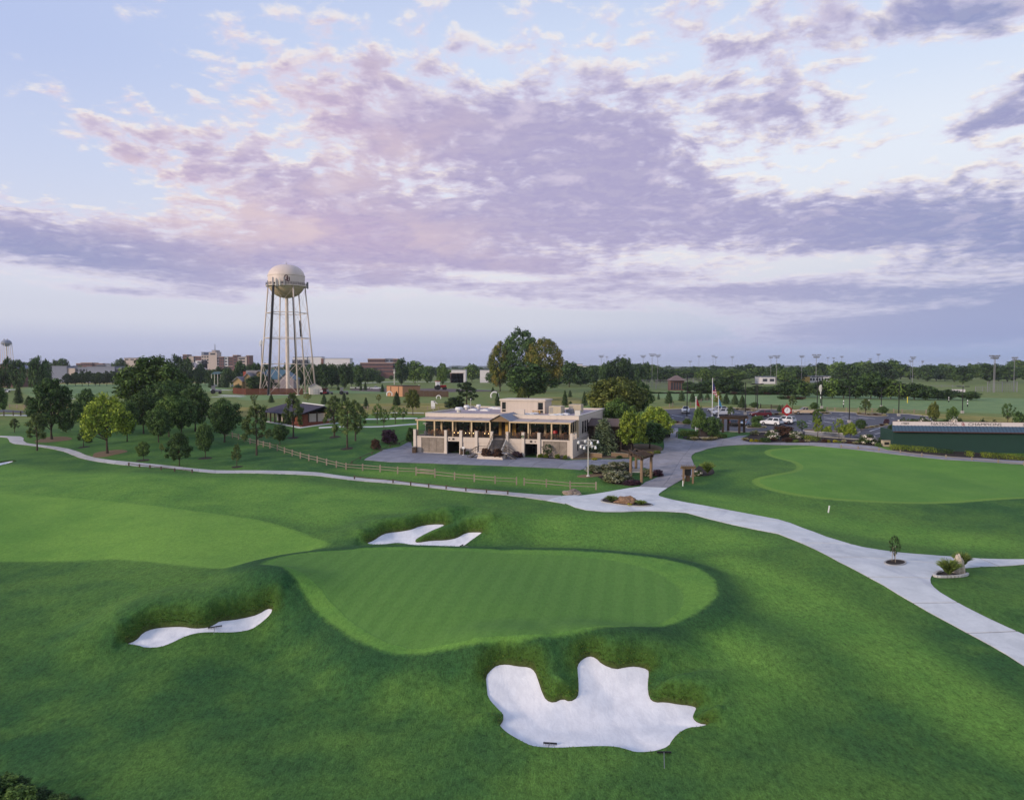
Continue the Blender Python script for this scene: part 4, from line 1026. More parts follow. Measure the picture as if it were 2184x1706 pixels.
T_('bush', L_PURPLE, z2, 1425, 1462, 1318, 140, 'larger purple leaved bush left of the club house', 'bush', 'bush', parts=('stem', 'foliage'))
for x, by, tp_, w, wh in [(1330, 1312, 1145, 95, 'first'), (1382, 1338, 1185, 90, 'second'), (1470, 1310, 1155, 95, 'third'), (1530, 1292, 1178, 75, 'fourth')]:
    T_('airy', L_MID, z2, x, by, tp_, w, f'{wh} thin sapling from the left beside the walk left of the club house', name='sapling', group='saplings by the walk left of the club house')
T_('light', L_OLIVE, z2, 1605, 1240, 1035, 120, 'pale conical tree left of the club house roof', name='young_tree')
T_('bush', L_GROVE, z3, 190, 1090, 915, 90, 'dark bush against the left corner of the club house', 'bush', 'bush', parts=('stem', 'foliage'))
T_('airy', L_AUT, z2, 795, 1137, 1072, 62, 'rusty little tree below the white shed', name='sapling')
T_('airy', L_OLIVE, z2, 380, 1160, 1075, 62, 'bare brownish sapling left of the pavilion cupola', name='sapling')
T_('airy', L_AUT, z2, 1342, 1150, 1078, 45, 'thin rust coloured sapling in the field below the brick cube', name='sapling')
for zf, x, by, tp_, w, lb in [(z2,512,1147,1083,52,'small cedar left of the pavilion cupola'),(z2,920,1160,1083,55,'slim cedar left of the pair behind the pavilion'),(z2,1075,1150,1070,52,'slim cedar right of the pair behind the pavilion'),(z2,1243,1190,1108,52,'slim cedar in the field right of the three pines'),(z2,1480,1168,1062,66,'dark cedar in front of the brick cube'),(z2,50,1032,962,58,'little cedar left of the golf cart in the far field'),(z2,115,1030,990,40,'tiny cedar behind the golf cart in the far field'),(z2,152,1032,925,82,'ragged cedar left of the wooden stockade fence'),(z2,1030,1050,1015,30,'tiny cedar near the red tractors'),(z2,1205,1052,1000,26,'slim cedar left of the white truck'),(z2,1238,1052,985,34,'taller cedar beside the white truck'),(z2,1370,1065,1005,38,'small cedar left of the brick cube'),
        (z1,165,672,505,85,'cedar with a bare top in the left field'),(z1,255,702,608,92,'bushy cedar right of the bare topped one'),(z1,1400,545,470,60,'cedar in the left field below the far buildings'),(z3,68,755,645,75,'dark cedar left of the club house roof'),(z3,922,655,600,38,'little cedar behind the club house roof left of the roof room'),(z3,962,768,650,55,'slim cedar at the left end of the roof room'),(z3,1562,765,632,66,'cedar behind the roof air conditioners'),(z3,1608,690,628,45,'second cedar behind the roof air conditioners'),(z3,1735,765,640,62,'cedar at the right end of the club house roof'),(z3,1612,760,725,45,'low cedar behind the roof air conditioners'),
        (z4,825,497,437,30,'tiny cedar on the mound left of the car park'),(z4,925,537,415,92,'wide cedar on the mound left of the white pickup'),(z4,1050,512,410,80,'cedar on the mound beside the left dark lamp post'),(z4,1155,522,428,72,'cedar right of the left dark lamp post'),(z4,1230,508,428,80,'cedar on the mound above the red flag'),(z4,1300,502,438,70,'cedar on the mound left of the tall flagpole'),(z4,1480,542,445,82,'cedar right of the blue flag'),(z4,1565,547,452,92,'ragged cedar on the mound right of the blue flag'),(z4,1636,582,458,92,'cedar at the middle dark lamp post'),(z5,10,600,540,50,'cedar left of the red clock')]:
    T_('cedar', L_CEDAR, zf, x, by, tp_, w, lb, name='cedar_tree')
T_('cedar', L_AUT, z4, 1405, 525, 415, 100, 'yellowing cedar directly right of the tall flagpole', name='cedar_tree')
T_('pyramid', L_OLIVE, z3, 1180, 720, 590, 90, 'pale yellowish conifer top behind the roof room', name='conifer', dep=215)
T_('pine', L_CEDAR, z3, 690, 800, 550, 250, 'big shaggy dark cedar behind the club house roof', name='cedar_tree', seed=0)
T_('bush', L_CEDAR, z3, 590, 795, 655, 190, 'low spreading dark cedar left of the shaggy one', name='cedar_tree', parts=('trunk', 'crown'))
# cottonwoods
T_('cotton', L_GROVE, z3, 1165, 640, 40, 400, 'tallest dark green cottonwood behind the club house', name='cottonwood_tree', seed=0)
T_('cotton', L_AUT, z3, 985, 640, 175, 230, 'thin yellowing cottonwood left of the tallest one', name='cottonwood_tree', seed=1)
T_('cotton', L_AUT, z3, 1385, 650, 120, 380, 'yellow brown cottonwood right of the tallest one', name='cottonwood_tree', seed=2)
T_('wide', L_GROVE, z3, 1240, 720, 370, 430, 'dense dark round tree in front of the cottonwoods', name='shade_tree', seed=2)
# right of the club house
T_('wide', L_OLIVE, z4, 410, 730, 248, 560, 'big round olive green tree right of the club house roof', name='shade_tree', seed=1)
T_('oak', L_GROVE, z4, 640, 690, 305, 230, 'dark tree at the right shoulder of the big olive tree', name='shade_tree')
T_('cedar', L_MID, z4, 735, 535, 415, 90, 'green cedar right of the big olive tree', name='cedar_tree')
T_('oak', L_MID, z4, 420, 900, 480, 350, 'lighter green tree in front of the big olive tree', name='shade_tree', seed=2)
T_('spruce', L_SPRUCE, z4, 292, 1030, 665, 330, 'pale spruce at the right corner of the club house', name='spruce_tree', seed=0)
T_('light', L_LIGHT, z4, 560, 1030, 600, 290, 'yellow green tree with a thin trunk above the big pergola', name='shade_tree', seed=0)
T_('light', L_LIGHT, z4, 800, 900, 555, 370, 'bright yellow green tree leaning over the drive', name='shade_tree', seed=1)
T_('oak', L_GROVE, z4, 740, 975, 690, 340, 'dark bushy tree between the two yellow green trees', name='shade_tree', seed=1)
T_('oak', L_GROVE, z4, 205, 960, 700, 230, 'dark tree squeezed between the club house and the spruce', name='shade_tree')
T_('bush', L_GROVE, z4, 140, 880, 735, 150, 'dark shrub beside the club house side wall', 'bush', 'bush', parts=('stem', 'foliage'))
T_('light', L_MID, z4, 1213, 882, 560, 140, 'narrow light tree beside the red flag', name='young_tree', seed=2)
T_('oak', L_GROVE, z4, 1342, 882, 650, 200, 'round dark tree behind the low hedge at the drive', name='young_tree', seed=0)
T_('pine', L_MID, z4, 1525, 668, 562, 100, 'small tree beside the white station wagon', name='young_tree')
T_('oak', L_GROVE, z4, 1757, 590, 518, 88, 'small round tree between the two dark lamp posts', name='young_tree')
T_('pine', L_PINE, z4, 2122, 588, 455, 95, 'pine standing behind the red clock', name='pine_tree')
T_('bush', L_GROVE, z4, 1785, 720, 630, 130, 'dark shrub in front of the maroon car', 'bush', 'bush', parts=('stem', 'foliage'))
T_('oak', L_GROVE, z5, 320, 592, 512, 78, 'round little tree behind the tan pickup', name='young_tree')
T_('pine', L_MID, z5, 342, 750, 575, 118, 'bushy young pine right of the tan pickup', name='pine_tree', seed=0)
T_('pine', L_LIGHT, z5, 350, 832, 655, 112, 'bright young pine in front of the bushy one', name='pine_tree', seed=1)
T_('airy', L_LIGHT, z5, 540, 842, 645, 95, 'spindly sapling with a tufted top in the bed by the car park', name='sapling')
T_('light', L_LIGHT, z5, 640, 845, 690, 118, 'yellow green young tree at the right of the car park bed', name='young_tree', seed=1)
T_('oak', L_GROVE, z5, 735, 772, 662, 100, 'round dark tree on the car park island', name='young_tree')
T_('bush', L_PURPLE, z5, 960, 712, 648, 52, 'dark purple bush standing on the asphalt edge', 'bush', 'bush', parts=('stem', 'foliage'))
T_('airy', L_GROVE, z5, 210, 790, 665, 105, 'open dark shrub right of the red clock post', 'bush', 'bush')
T_('pine', L_PINE, z5, 775, 628, 482, 112, 'pine on the island at the far side of the car park', name='pine_tree', seed=2)
T_('oak', L_GROVE, z5, 928, 632, 545, 92, 'dark tree right of the pine on the far island', name='young_tree')
T_('light', L_OLIVE, z5, 1382, 640, 505, 95, 'olive tree behind the lettered wall', name='young_tree', dep=168)
T_('oak', L_MID, z5, 1552, 640, 545, 105, 'rounded tree right of the olive one behind the lettered wall', name='young_tree', dep=166)
T_('airy', L_GROVE, z5, 2040, 640, 510, 110, 'thin feathery tree behind the right end of the lettered wall', name='young_tree', dep=170)
T_('bush', L_GROVE, z5, 2140, 660, 560, 110, 'dark shrub at the far right behind the lettered wall', 'bush', 'bush', dep=166, parts=('stem', 'foliage'))
# shrubs of the beds
for x, by, tp_, w, mt, lb in [(55, 812, 695, 215, L_RED, 'large dark red shrub below the red clock'), (165, 838, 752, 150, L_BLOOM, 'white blossoming shrub right of the clock post'), (790, 885, 775, 165, L_BLOOM, 'big shrub covered in pale blossom left of the lettered wall'),
        (955, 880, 790, 130, L_GROVE, 'dark shrub against the left end of the lettered wall'), (890, 910, 862, 60, L_MID, 'grey green shrub at the corner of the walk'), (440, 800, 705, 80, L_LIGHT, 'yellow green shrub in the bed by the car park'), (575, 800, 700, 90, L_LIGHT, 'second yellow green shrub in the bed by the car park'), (-40, 850, 770, 120, L_BLOOM, 'blossoming shrub left of the clock post'), (1000, 790, 690, 60, L_GROVE, 'vine at the left edge of the lettered wall')]:
    T_('bush', mt, z5, x, by, tp_, w, lb, 'bush', 'bush', parts=('stem', 'foliage'))
for k, (x, w, tp_) in enumerate([(1090, 130, 610), (1190, 130, 605), (1290, 140, 598), (1400, 140, 612), (1490, 120, 608), (1560, 130, 575), (1650, 130, 615), (1790, 130, 625), (1850, 120, 615), (1950, 130, 618), (2050, 140, 625), (2150, 130, 632), (2250, 140, 640)]):
    T_('bush', L_BLOOM if k % 3 != 1 else L_GROVE, z5, x, 735 + k * 5, tp_, w * 1.2, 'blossoming oleander of the row behind the lettered wall', 'bush', 'bush', 'oleander row behind the lettered wall', dep=150 - k * .75, parts=('stem', 'foliage'))
for x, by, tp_, w, mt, lb in [(80, 870, 838, 70, L_YEL, 'yellow shrub at the left tip of the clock bed'), (150, 905, 855, 100, L_TAN, 'pale grass clump')]: pass
# ------------------------------------------------------------------ club house
def stucco(name, col, rough=.9, var=.08):
    c = srgb(col)
    def f(b):
        co = b.n('ShaderNodeTexCoord').outputs['Object']; x, y, z = b.xyz(co)
        n = b.noise(co, .6, 5, .6); m = b.noise(co, 22, 3, .6); st = b.noise(b.vm('MULTIPLY', co, (2.2, 2.2, .18)), 1.0, 4, .6)
        k = b.mul(b.lin(n, 0, 1, 1 - var, 1 + var), b.lin(st, .3, .8, 1.03, .90))
        return principled(b, b.mix(1.0, c, b.vec(k, k, k), 'MULTIPLY'), rough, .2, 0, m, .25, .01)
    return material(name, f)
M_STUC = stucco('stucco_cream', 'bfb2a6'); M_STUC2 = stucco('stucco_trim', 'c6baae')
M_TANP = stucco('tan_post_paint', 'c2ac8a', .7, .05)
def pebble(b):
    co = b.n('ShaderNodeTexCoord').outputs['Object']
    v = b.n('ShaderNodeTexVoronoi'); b.put(v.inputs['Vector'], co); v.inputs['Scale'].default_value = 9
    n = b.noise(co, .9, 5, .6); st = b.noise(b.vm('MULTIPLY', co, (1.2, 1.2, .1)), 1.0, 4, .6)
    c = b.mix(b.ss(n, .3, .7), srgb('7d7368'), srgb('958a7f'))
    c = b.mix(b.mul(b.ss(st, .5, .7), .35), c, srgb('6b6058'))
    k = b.lin(v.outputs['Distance'], 0, .6, 1.15, .8)
    return principled(b, b.mix(1.0, c, b.vec(k, k, k), 'MULTIPLY'), .95, .1, 0, v.outputs['Distance'], .5, .03)
M_PEB = material('pebble_dash', pebble)
M_ROOF = simple('roof_membrane', '9c8f93', .95, .12, .5, bstr=.2)
M_CANOPY = simple('canopy_sheet', 'a89a92', .7, .1, .8)
M_SLATE = simple('metal_roof_grey', '6f7684', .5, .1, .7, metal=.3)
M_GLASS = material('dark_glass', lambda b: principled(b, (.010, .011, .013), .06, .6))
M_WOODD = simple('dark_wood', (.060, .038, .024), .8, .3, 2.5, bstr=.3)
M_WOOD = simple('weathered_wood', (.20, .135, .08), .85, .3, 3.0, bstr=.3)
M_TEAK = simple('teak_chair', (.17, .075, .035), .6, .25, 4.0)
M_IRON = simple('iron_rail', (.045, .035, .028), .6, .2, 4.0)
M_WHITE = simple('white_paint', (.66, .66, .66), .5, .08, 2.0)
M_OFFW = simple('offwhite_metal', (.52, .50, .46), .55, .1, 1.5)
M_BEIGE = simple('beige_metal', (.42, .36, .26), .6, .12, 1.5)
M_GREYM = simple('grey_metal', (.22, .22, .24), .5, .12, 1.5, metal=.3)
M_BLACK = simple('black_paint', (.012, .012, .013), .5, .2, 3.0)
M_DKIN = simple('dark_interior', (.020, .017, .015), .9, .3, 1.0)
M_GOLDW = stucco('entry_wall', 'b08a4a', .8, .06)
M_RED = simple('red_paint', (.28, .010, .012), .4, .1, 3.0)
M_BULB = simple('lit_bulb', (1.0, .7, .35), .4, 0, 1.0, emit=(1.0, .62, .25), estr=5.0)
M_STEP = simple('stair_tread', (.10, .095, .10), .85, .2, 2.0)
club = empty('club_house', tuple(CLUB_O), CLUB_A)
tag(club, 'two storey cream stucco club house with covered terrace and central stair', 'building')
def part(name, mb, mats, parent=None, smooth=False): return mb.build(name, mats, parent or club, smooth)
PIL = [(0, .5), (6.14, 6.62), (9.08, 9.58), (12.05, 12.55), (15.0, 15.45), (17.9, 18.35), (20.8, 21.3), (23.68, 24.2), (29.48, 29.98)]
pz = 4.28
pil0 = None
for a_, c_ in PIL:
    m = MB(); w = c_ - a_
    m.box(a_, c_, -.22, .30, -.3, pz - .10); m.box(a_ - .03, c_ + .03, -.25, .33, pz - .10, pz)
    m.box(a_ - .05, c_ + .05, -.27, .25, -.3, .55) if a_ in (20.8, 23.68, 0, 6.14, 29.48) else None
    part('pilaster', m, M_STUC2)
# lower front wall in bays, with the two openings
wall = MB()
def bay(x0, x1, z0, z1, y=0.0, t=.25): wall.box(x0, x1, y, y + t, z0, z1)
bay(.5, 1.5, -.3, 2.88); bay(1.5, 6.05, 2.86, 2.90); bay(6.05, 6.14, -.3, 2.88)
wall.box(.5, 6.14, .001, .26, 2.9, 3.1)
wall.box(6.62, 9.08, 0, .25, 2.30, 3.1)
wall.box(9.58, 12.05, .06, .25, -.3, 2.2); wall.box(9.58, 12.05, 0, .25, 2.2, 3.1)
wall.box(12.55, 15.0, .06, .25, -.3, 2.2); wall.box(12.55, 15.0, 0, .25, 2.2, 3.1)
wall.box(15.45, 17.9, .1, .25, -.3, 2.9)
wall.box(18.35, 20.8, .06, .25, -.3, 2.25); wall.box(18.35, 20.8, 0, .25, 2.25, 3.1)
wall.box(21.3, 23.68, 0, .25, 2.30, 3.1)
bay(24.2, 24.66, -.3, 2.84); bay(28.98, 29.48, -.3, 2.84); wall.box(24.2, 29.48, .001, .26, 2.84, 3.1)
part('front_wall', wall, M_STUC)
for x0, x1 in ((1.5, 6.05), (24.66, 28.98)):
    n = 3; w = (x1 - x0) / n
    for k in range(n):
        part('pebble_panel', MB().box(x0 + k * w + .02, x0 + (k + 1) * w - .02, .10, .25, -.3, 2.86 if x0 < 10 else 2.84), M_PEB)
    part('panel_sill', MB().box(x0, x1, .04, .26, -.05, .12), M_STUC2)
for x0, x1 in ((6.62, 9.08), (21.3, 23.68)):                        # garage like openings
    m = MB(); m.box(x0 - .3, x1 + .3, 6.0, 6.2, -.3, 3.0); m.box(x0 - .4, x0 - .2, .26, 6.0, -.3, 3.0); m.box(x1 + .2, x1 + .4, .26, 6.0, -.3, 3.0)
    part('undercroft', m, M_DKIN)
    g = MB(); g.box(x0 + .9, x0 + .96, 4.0, 4.06, 0, 2.4); g.box(x0 + 1.6, x0 + 1.66, 4.0, 4.06, 0, 2.4); g.box(x0 + .2, x1 - .2, 4.0, 4.05, 1.2, 1.26)
    part('gate_frame', g, M_GREYM)
    w = MB(); s_ = 1 if x0 < 10 else -1; xc = (x0 + x1) / 2
    w.box(xc - .18, xc + .18, -.10, -.004, 2.56, 2.86); part('flood_light', w, M_DKIN)
    part('wall_lamp', MB().box(xc - s_ * .75 - .09, xc - s_ * .75 + .09, -.08, -.004, 2.62, 2.78), M_DKIN)
# sides, deck, upper wall, roof
part('side_wall', MB().box(29.70, 29.96, .31, 13.5, -.4, 3.1).box(29.62, 29.72, 6.0, 31, 3.1, 6.2).box(29.68, 29.94, 13.5, 31, -.4, 3.1), M_STUC)
part('side_wall', MB().box(.04, .28, .31, 31, -.4, 3.1).box(-.25, -.05, 6.0, 31, 3.1, 6.2), M_STUC)
part('terrace_floor', MB().box(.28, 29.70, .26, 6.0, 2.86, 3.08), M_STEP)
part('back_wall', MB().box(-.2, 29.65, 30.8, 31.0, -.4, 6.7), M_STUC)
# glazed wall behind the terrace
COLS = [(2.87, 3.2), (5.77, 6.12), (8.78, 9.02), (11.84, 12.1), (14.58, 15.12), (17.38, 17.9), (20.55, 20.78), (23.28, 23.68), (26.15, 26.53), (29.25, 29.62)]
for a_, c_ in COLS: part('column', MB().box(a_, c_, 5.75, 6.0, 3.08, 6.2), M_GOLDW if 14 < a_ < 18 else M_TANP)
edges_ = [-.25] + [v for c in COLS for v in c]
for a_, c_ in zip(edges_[0::2], edges_[1::2]):
    if c_ - a_ < .4: continue
    w = part('window', MB().box(a_, c_, 5.86, 5.9, 3.08, 3.25).box(a_, c_, 5.84, 5.9, 4.45, 4.53).box(a_, c_, 5.86, 5.9, 6.05, 6.2).box((a_ + c_) / 2 - .04, (a_ + c_) / 2 + .04, 5.85, 5.9, 3.25, 6.05), M_WOODD)
    part('pane', MB().box(a_, c_, 5.91, 5.94, 3.08, 6.2), M_GLASS, w)
part('parapet', MB().box(-.35, 29.7, 5.9, 6.25, 6.2, 6.93), M_STUC2)
part('parapet', MB().box(-.35, -.05, 6.25, 31.0, 6.2, 6.93), M_STUC2)
part('parapet', MB().box(29.4, 29.7, 6.25, 31.0, 6.2, 6.93), M_STUC2)
part('parapet', MB().box(-.35, 29.7, 31.0, 31.3, 6.2, 6.93), M_STUC2)
part('roof', MB().box(-.05, 29.4, 6.25, 31.0, 6.5, 6.66), M_ROOF)
part('coping', MB().box(-.42, 29.77, 5.84, 6.31, 6.932, 6.99).box(-.42, .02, 6.31, 30.94, 6.932, 6.99).box(29.33, 29.77, 6.31, 30.94, 6.932, 6.99).box(-.42, 29.77, 30.94, 31.36, 6.932, 6.99), M_OFFW)
# canopy over the terrace: separate sheets on posts
def canopy(x0, x1, n):
    xs = np.linspace(x0, x1, n + 1)
    for k in range(n):
        a_, c_ = xs[k] + .02, xs[k + 1] - .02
        m = MB(); m.prism([(.25, 6.02), (5.9, 6.20), (5.9, 6.26), (.25, 6.09)], 0, a_, c_); part('canopy_sheet', m, M_CANOPY)
        part('canopy_seam', MB().prism([(.25, 6.09), (5.9, 6.262), (5.9, 6.30), (.25, 6.13)], 0, xs[k] - .05, xs[k] + .05), M_GREYM)
    part('eave_beam', MB().box(x0 - .05, x1 + .05, .24, .48, 5.86, 6.02).box(x0 - .08, x1 + .08, .16, .24, 5.94, 6.12), M_TANP)
canopy(.3, 14.75, 4); canopy(18.45, 29.5, 3)
for x in (.55, 3.95, 7.55, 11.2, 14.72, 18.4, 21.85, 26.07, 29.3):
    part('canopy_post', MB().box(x - .12, x + .12, .38, .62, 3.08, 5.86).box(x - .16, x + .16, .34, .66, 3.08, 3.22), M_TANP)
for y in (2.2, 4.0, 5.4): part('side_post', MB().box(29.2, 29.4, y - .08, y + .08, 3.08, 6.05), M_TANP)
part('side_screen', MB().box(29.28, 29.32, .7, 5.7, 4.25, 6.0), M_GLASS)
for y in (1.6, 3.2): part('pilaster', MB().box(29.5, 29.92, y, y + .4, 3.1, 4.2), M_STUC2)
for x in (5.6, 9.4, 13.0, 19.3, 23.0, 27.6):
    l = part('lantern', MB().tube((x, .9, 6.0), (x, .9, 5.75), .02, .02, 6).ball((x, .9, 5.66), .09, 6), M_OFFW)
# railings between the pilasters
def rail(x0, x1, n=None):
    m = MB(); m.box(x0, x1, -.02, .03, 4.02, 4.08); m.box(x0, x1, -.02, .03, 3.70, 3.74); m.box(x0, x1, -.02, .03, 3.18, 3.22)
    r = part('railing', m, M_IRON)
    k = MB()
    for x in np.arange(x0 + .14, x1 - .05, .14): k.box(x - .011, x + .011, -.005, .017, 3.22, 4.02)
    s_ = part('baluster', k, M_IRON, r); s_['kind'] = 'stuff'
for a_, c_ in zip(PIL[:-1], PIL[1:]):
    if abs(a_[0] - 15.0) > .1: rail(a_[1], c_[0])
# gabled porch over the stair
g = MB()
AP = (16.62, 7.15)
fr = [(14.75, 6.12), (AP[0], AP[1]), (18.5, 6.12)]
part('gable_front', MB().prism([(14.95, 6.0), (14.95, 6.18), (AP[0], 7.05), (18.3, 6.18), (18.3, 6.0)], 1, .45, .6), M_WOOD)
part('porch_roof', MB().prism([(14.6, 6.05), AP, (AP[0], AP[1] + .12), (14.6, 6.17)], 1, .2, 6.5), M_WOODD)
part('porch_roof', MB().prism([AP, (18.65, 6.05), (18.65, 6.17), (AP[0], AP[1] + .12)], 1, .2, 8.5), M_SLATE)
part('chimney_block', MB().box(16.9, 18.7, 8.5, 9.0, 6.6, 7.75), M_STUC2)
part('entry_wall', MB().box(15.12, 16.2, 5.70, 5.85, 3.08, 6.0), M_WOODD)
dr = part('door', MB().box(15.95, 17.3, 5.72, 5.80, 3.08, 5.6), M_DKIN); part('door_frame', MB().box(15.85, 15.97, 5.62, 5.72, 3.08, 5.7).box(17.28, 17.38, 5.62, 5.72, 3.08, 5.7).box(15.85, 17.38, 5.62, 5.72, 5.6, 5.75), M_GOLDW, dr)
part('entry_column', MB().box(16.9, 17.38, 2.6, 3.0, 3.08, 6.0), M_GOLDW)
# stair: flight, landing, two side flights
for k in range(11):
    z = 3.0 - (k + 1) * .18; y = -.05 - k * .29
    part('stair_tread', MB().box(15.5, 17.85, y - .34, y, z, z + .07), M_STEP)
    part('stair_riser', MB().box(15.52, 17.83, y - .05, y - .02, z - .12, z), M_DKIN)
part('stair_landing', MB().box(13.9, 19.5, -4.6, -3.25, .82, 1.0).box(14.2, 19.2, -4.4, -3.45, -.3, .82), M_STUC2)
for sx in (-1, 1):
    for k in range(5):
        x = (13.9 - k * .3) if sx < 0 else (19.5 + k * .3)
        part('stair_tread', MB().box(min(x, x + sx * .32), max(x, x + sx * .32), -4.5, -3.3, .62 - k * .18, .84 - k * .18), M_STEP)
def handrail(pts, hgt=.95, parent=None):
    m = MB(); P = [Vector(p) for p in pts]
    top = [p + Vector((0, 0, hgt)) for p in P]; mid_ = [p + Vector((0, 0, hgt * .55)) for p in P]
    m.path(top, .045, 6); m.path(mid_, .03, 5)
    for a_, c_ in zip(P[:-1], P[1:]):
        n = max(1, int((c_ - a_).length / 1.0))
        for k in range(n + 1):
            q_ = a_ + (c_ - a_) * k / n; m.tube(q_, q_ + Vector((0, 0, hgt)), .035, .035, 6)
    return part('handrail', m, M_IRON, parent)
handrail([(15.5, -.05, 3.0), (15.5, -3.25, 1.0)]); handrail([(17.85, -.05, 3.0), (17.85, -3.25, 1.0)])
handrail([(15.5, -3.25, 1.0), (13.9, -3.25, 1.0), (12.4, -3.25, .05)]); handrail([(14.2, -4.6, 1.0), (13.9, -4.6, 1.0), (12.4, -4.6, .05)])
handrail([(17.85, -3.25, 1.0), (19.5, -3.25, 1.0), (21.0, -3.25, .05)]); handrail([(19.2, -4.6, 1.0), (19.5, -4.6, 1.0), (21.0, -4.6, .05)])
part('stair_side', MB().prism([(-.05, 2.4), (-.05, 3.05), (-3.25, 1.05), (-3.25, .4)], 0, 17.87, 17.99), M_OFFW)
part('stair_side', MB().prism([(-.05, 2.4), (-.05, 3.05), (-3.25, 1.05), (-3.25, .4)], 0, 15.36, 15.48), M_OFFW)
part('planter', MB().prism([(14.2, -.3), (19.3, -.3), (18.9, .5), (14.7, .5)], 1, -5.6, -5.35).box(14.5, 19.0, -5.35, -4.6, -.3, .4), M_STUC2)
# roof room and roof furniture
rr_ = MB(); X0, X1, Y0, Y1 = 11.95, 21.0, 14.6, 19.6
rr_.box(X0, X0 + .3, Y0, Y0 + .25, 6.6, 9.1).box(X0 + 1.1, X1 - 1.35, Y0, Y0 + .25, 6.6, 9.1).box(X1 - .35, X1, Y0, Y0 + .25, 6.6, 9.1)
rr_.box(X0 + .3, X0 + 1.1, Y0, Y0 + .25, 6.6, 6.9).box(X1 - 1.35, X1 - .35, Y0, Y0 + .25, 6.6, 6.9).box(X0 + .3, X0 + 1.1, Y0, Y0 + .25, 8.8, 9.1).box(X1 - 1.35, X1 - .35, Y0, Y0 + .25, 8.8, 9.1)
rr_.box(X0, X0 + .25, Y0 + .25, Y1, 6.6, 9.1).box(X1 - .25, X1, Y0 + .25, Y1, 6.6, 9.1).box(X0, X1, Y1, Y1 + .2, 6.6, 9.1)
room = part('roof_room', rr_, M_STUC)
part('roof_slab', MB().box(X0 - .2, X1 + .2, Y0 - .2, Y1 + .4, 9.1, 9.36).box(X0 - .05, X1 + .05, Y0 - .05, Y1 + .25, 9.36, 9.42), [M_STUC2], room)
part('trim', MB().box(X0 + 1.25, X0 + 1.33, Y0 - .04, Y0 - .003, 6.7, 9.08).box(X1 - 1.55, X1 - 1.47, Y0 - .04, Y0 - .003, 6.7, 9.08), M_STUC2, room)
for a_, c_ in ((X0 + .3, X0 + 1.1), (X1 - 1.35, X1 - .35)):
    part('window', MB().box(a_, c_, Y0 + .10, Y0 + .14, 6.9, 8.8), M_GLASS, room); part('window_bar', MB().box(a_, c_, Y0 + .04, Y0 + .10, 7.28, 7.40), M_STUC2, room)
def ac(x, y, w, d_, h_):
    m = MB(); m.box(x, x + w, y, y + d_, 6.78, 6.78 + h_); r = part('air_conditioner', m, M_BEIGE)
    part('skid', MB().box(x - .1, x + w + .1, y - .1, y + d_ + .1, 6.66, 6.78), M_OFFW, r)
    for k in range(5): part('louvre', MB().box(x + .1, x + w * .35, y - .04, y - .004, 6.95 + k * .22, 7.08 + k * .22), M_GREYM, r)
    part('panel', MB().box(x + w * .42, x + w * .68, y - .03, y - .003, 6.85, 6.7 + h_).box(x + w * .72, x + w * .97, y - .03, y - .003, 6.85, 6.7 + h_), M_BEIGE, r)
    part('fan_guard', MB().lathe([(.01, 6.8 + h_), (.5, 6.8 + h_), (.55, 6.72 + h_)], 12, (x + w / 2, y + d_ / 2)), M_GREYM, r)
ac(22.2, 13.2, 2.4, 3.0, 1.45); ac(24.6, 19.6, 2.5, 2.2, 1.5)
part('duct', MB().box(24.9, 26.0, 16.0, 18.2, 6.66, 7.5), M_GREYM)
def dome(x, y, r, h_, nm='skylight'):
    p = part(nm, MB().lathe([(r, 6.66), (r, 6.8), (r * .95, 6.82), (r * .7, 6.8 + h_ * .8), (.01, 6.8 + h_)], 12, (x, y)), M_WHITE, smooth=True)
def vent(x, y, r, h_):
    v_ = part('roof_vent', MB().lathe([(r * .6, 6.66), (r * .6, 6.7 + h_ * .4)], 12, (x, y)), M_OFFW)
    part('vent_hood', MB().lathe([(r * .7, 6.7 + h_ * .4), (r, 6.75 + h_ * .4), (r, 6.7 + h_ * .85), (r * .8, 6.7 + h_), (.01, 6.72 + h_)], 14, (x, y)), M_WHITE, v_)
vent(3.5, 13.6, .75, 1.0); vent(1.5, 23, .6, .9); vent(2.9, 26.5, .5, .9)
for x, y in ((3.7, 21), (6.6, 20.3), (5.4, 28.5), (7.2, 26.5)): part('skylight', MB().prism([(x - .9, 6.66), (x + .9, 6.66), (x + .8, 6.86), (x, 7.05), (x - .8, 6.86)], 1, y - .6, y + .6), M_WHITE)
for x, y in ((18.4, 10.0), (19.0, 12.4), (19.3, 14.0), (24.2, 9.2), (24.6, 11.3), (25.4, 13.2)):
    part('skylight', MB().prism([(x - .75, 6.66), (x + .75, 6.66), (x + .7, 6.86), (x, 7.0), (x - .7, 6.86)], 1, y - .8, y + .8), M_WHITE)
part('crate', MB().box(18.7, 20.2, 13.9, 14.4, 6.66, 6.8).box(18.7, 20.2, 14.1, 14.2, 6.95, 7.02).box(18.7, 20.2, 14.1, 14.2, 7.15, 7.22).box(18.7, 18.8, 14.0, 14.3, 6.8, 7.3).box(20.1, 20.2, 14.0, 14.3, 6.8, 7.3), M_GOLDW)
part('roof_mast', MB().tube((.9, 27, 6.66), (.9, 27, 8.6), .05, .04, 6).ball((.9, 27, 8.7), .16, 6), M_OFFW)
part('roof_box', MB().box(28.2, 29.2, 9.2, 10.0, 6.66, 7.7), M_OFFW)
part('side_window', MB().box(29.965, 29.99, 3.5, 4.3, .9, 2.3), M_GLASS); part('downpipe', MB().tube((29.85, 6.8, -.2), (29.85, 6.8, 6.2), .08, .08, 8), M_OFFW)
for y in (8.5, 10.6, 12.6): part('side_window', MB().box(29.722, 29.76, y, y + 1.3, 3.6, 5.8), M_GLASS)
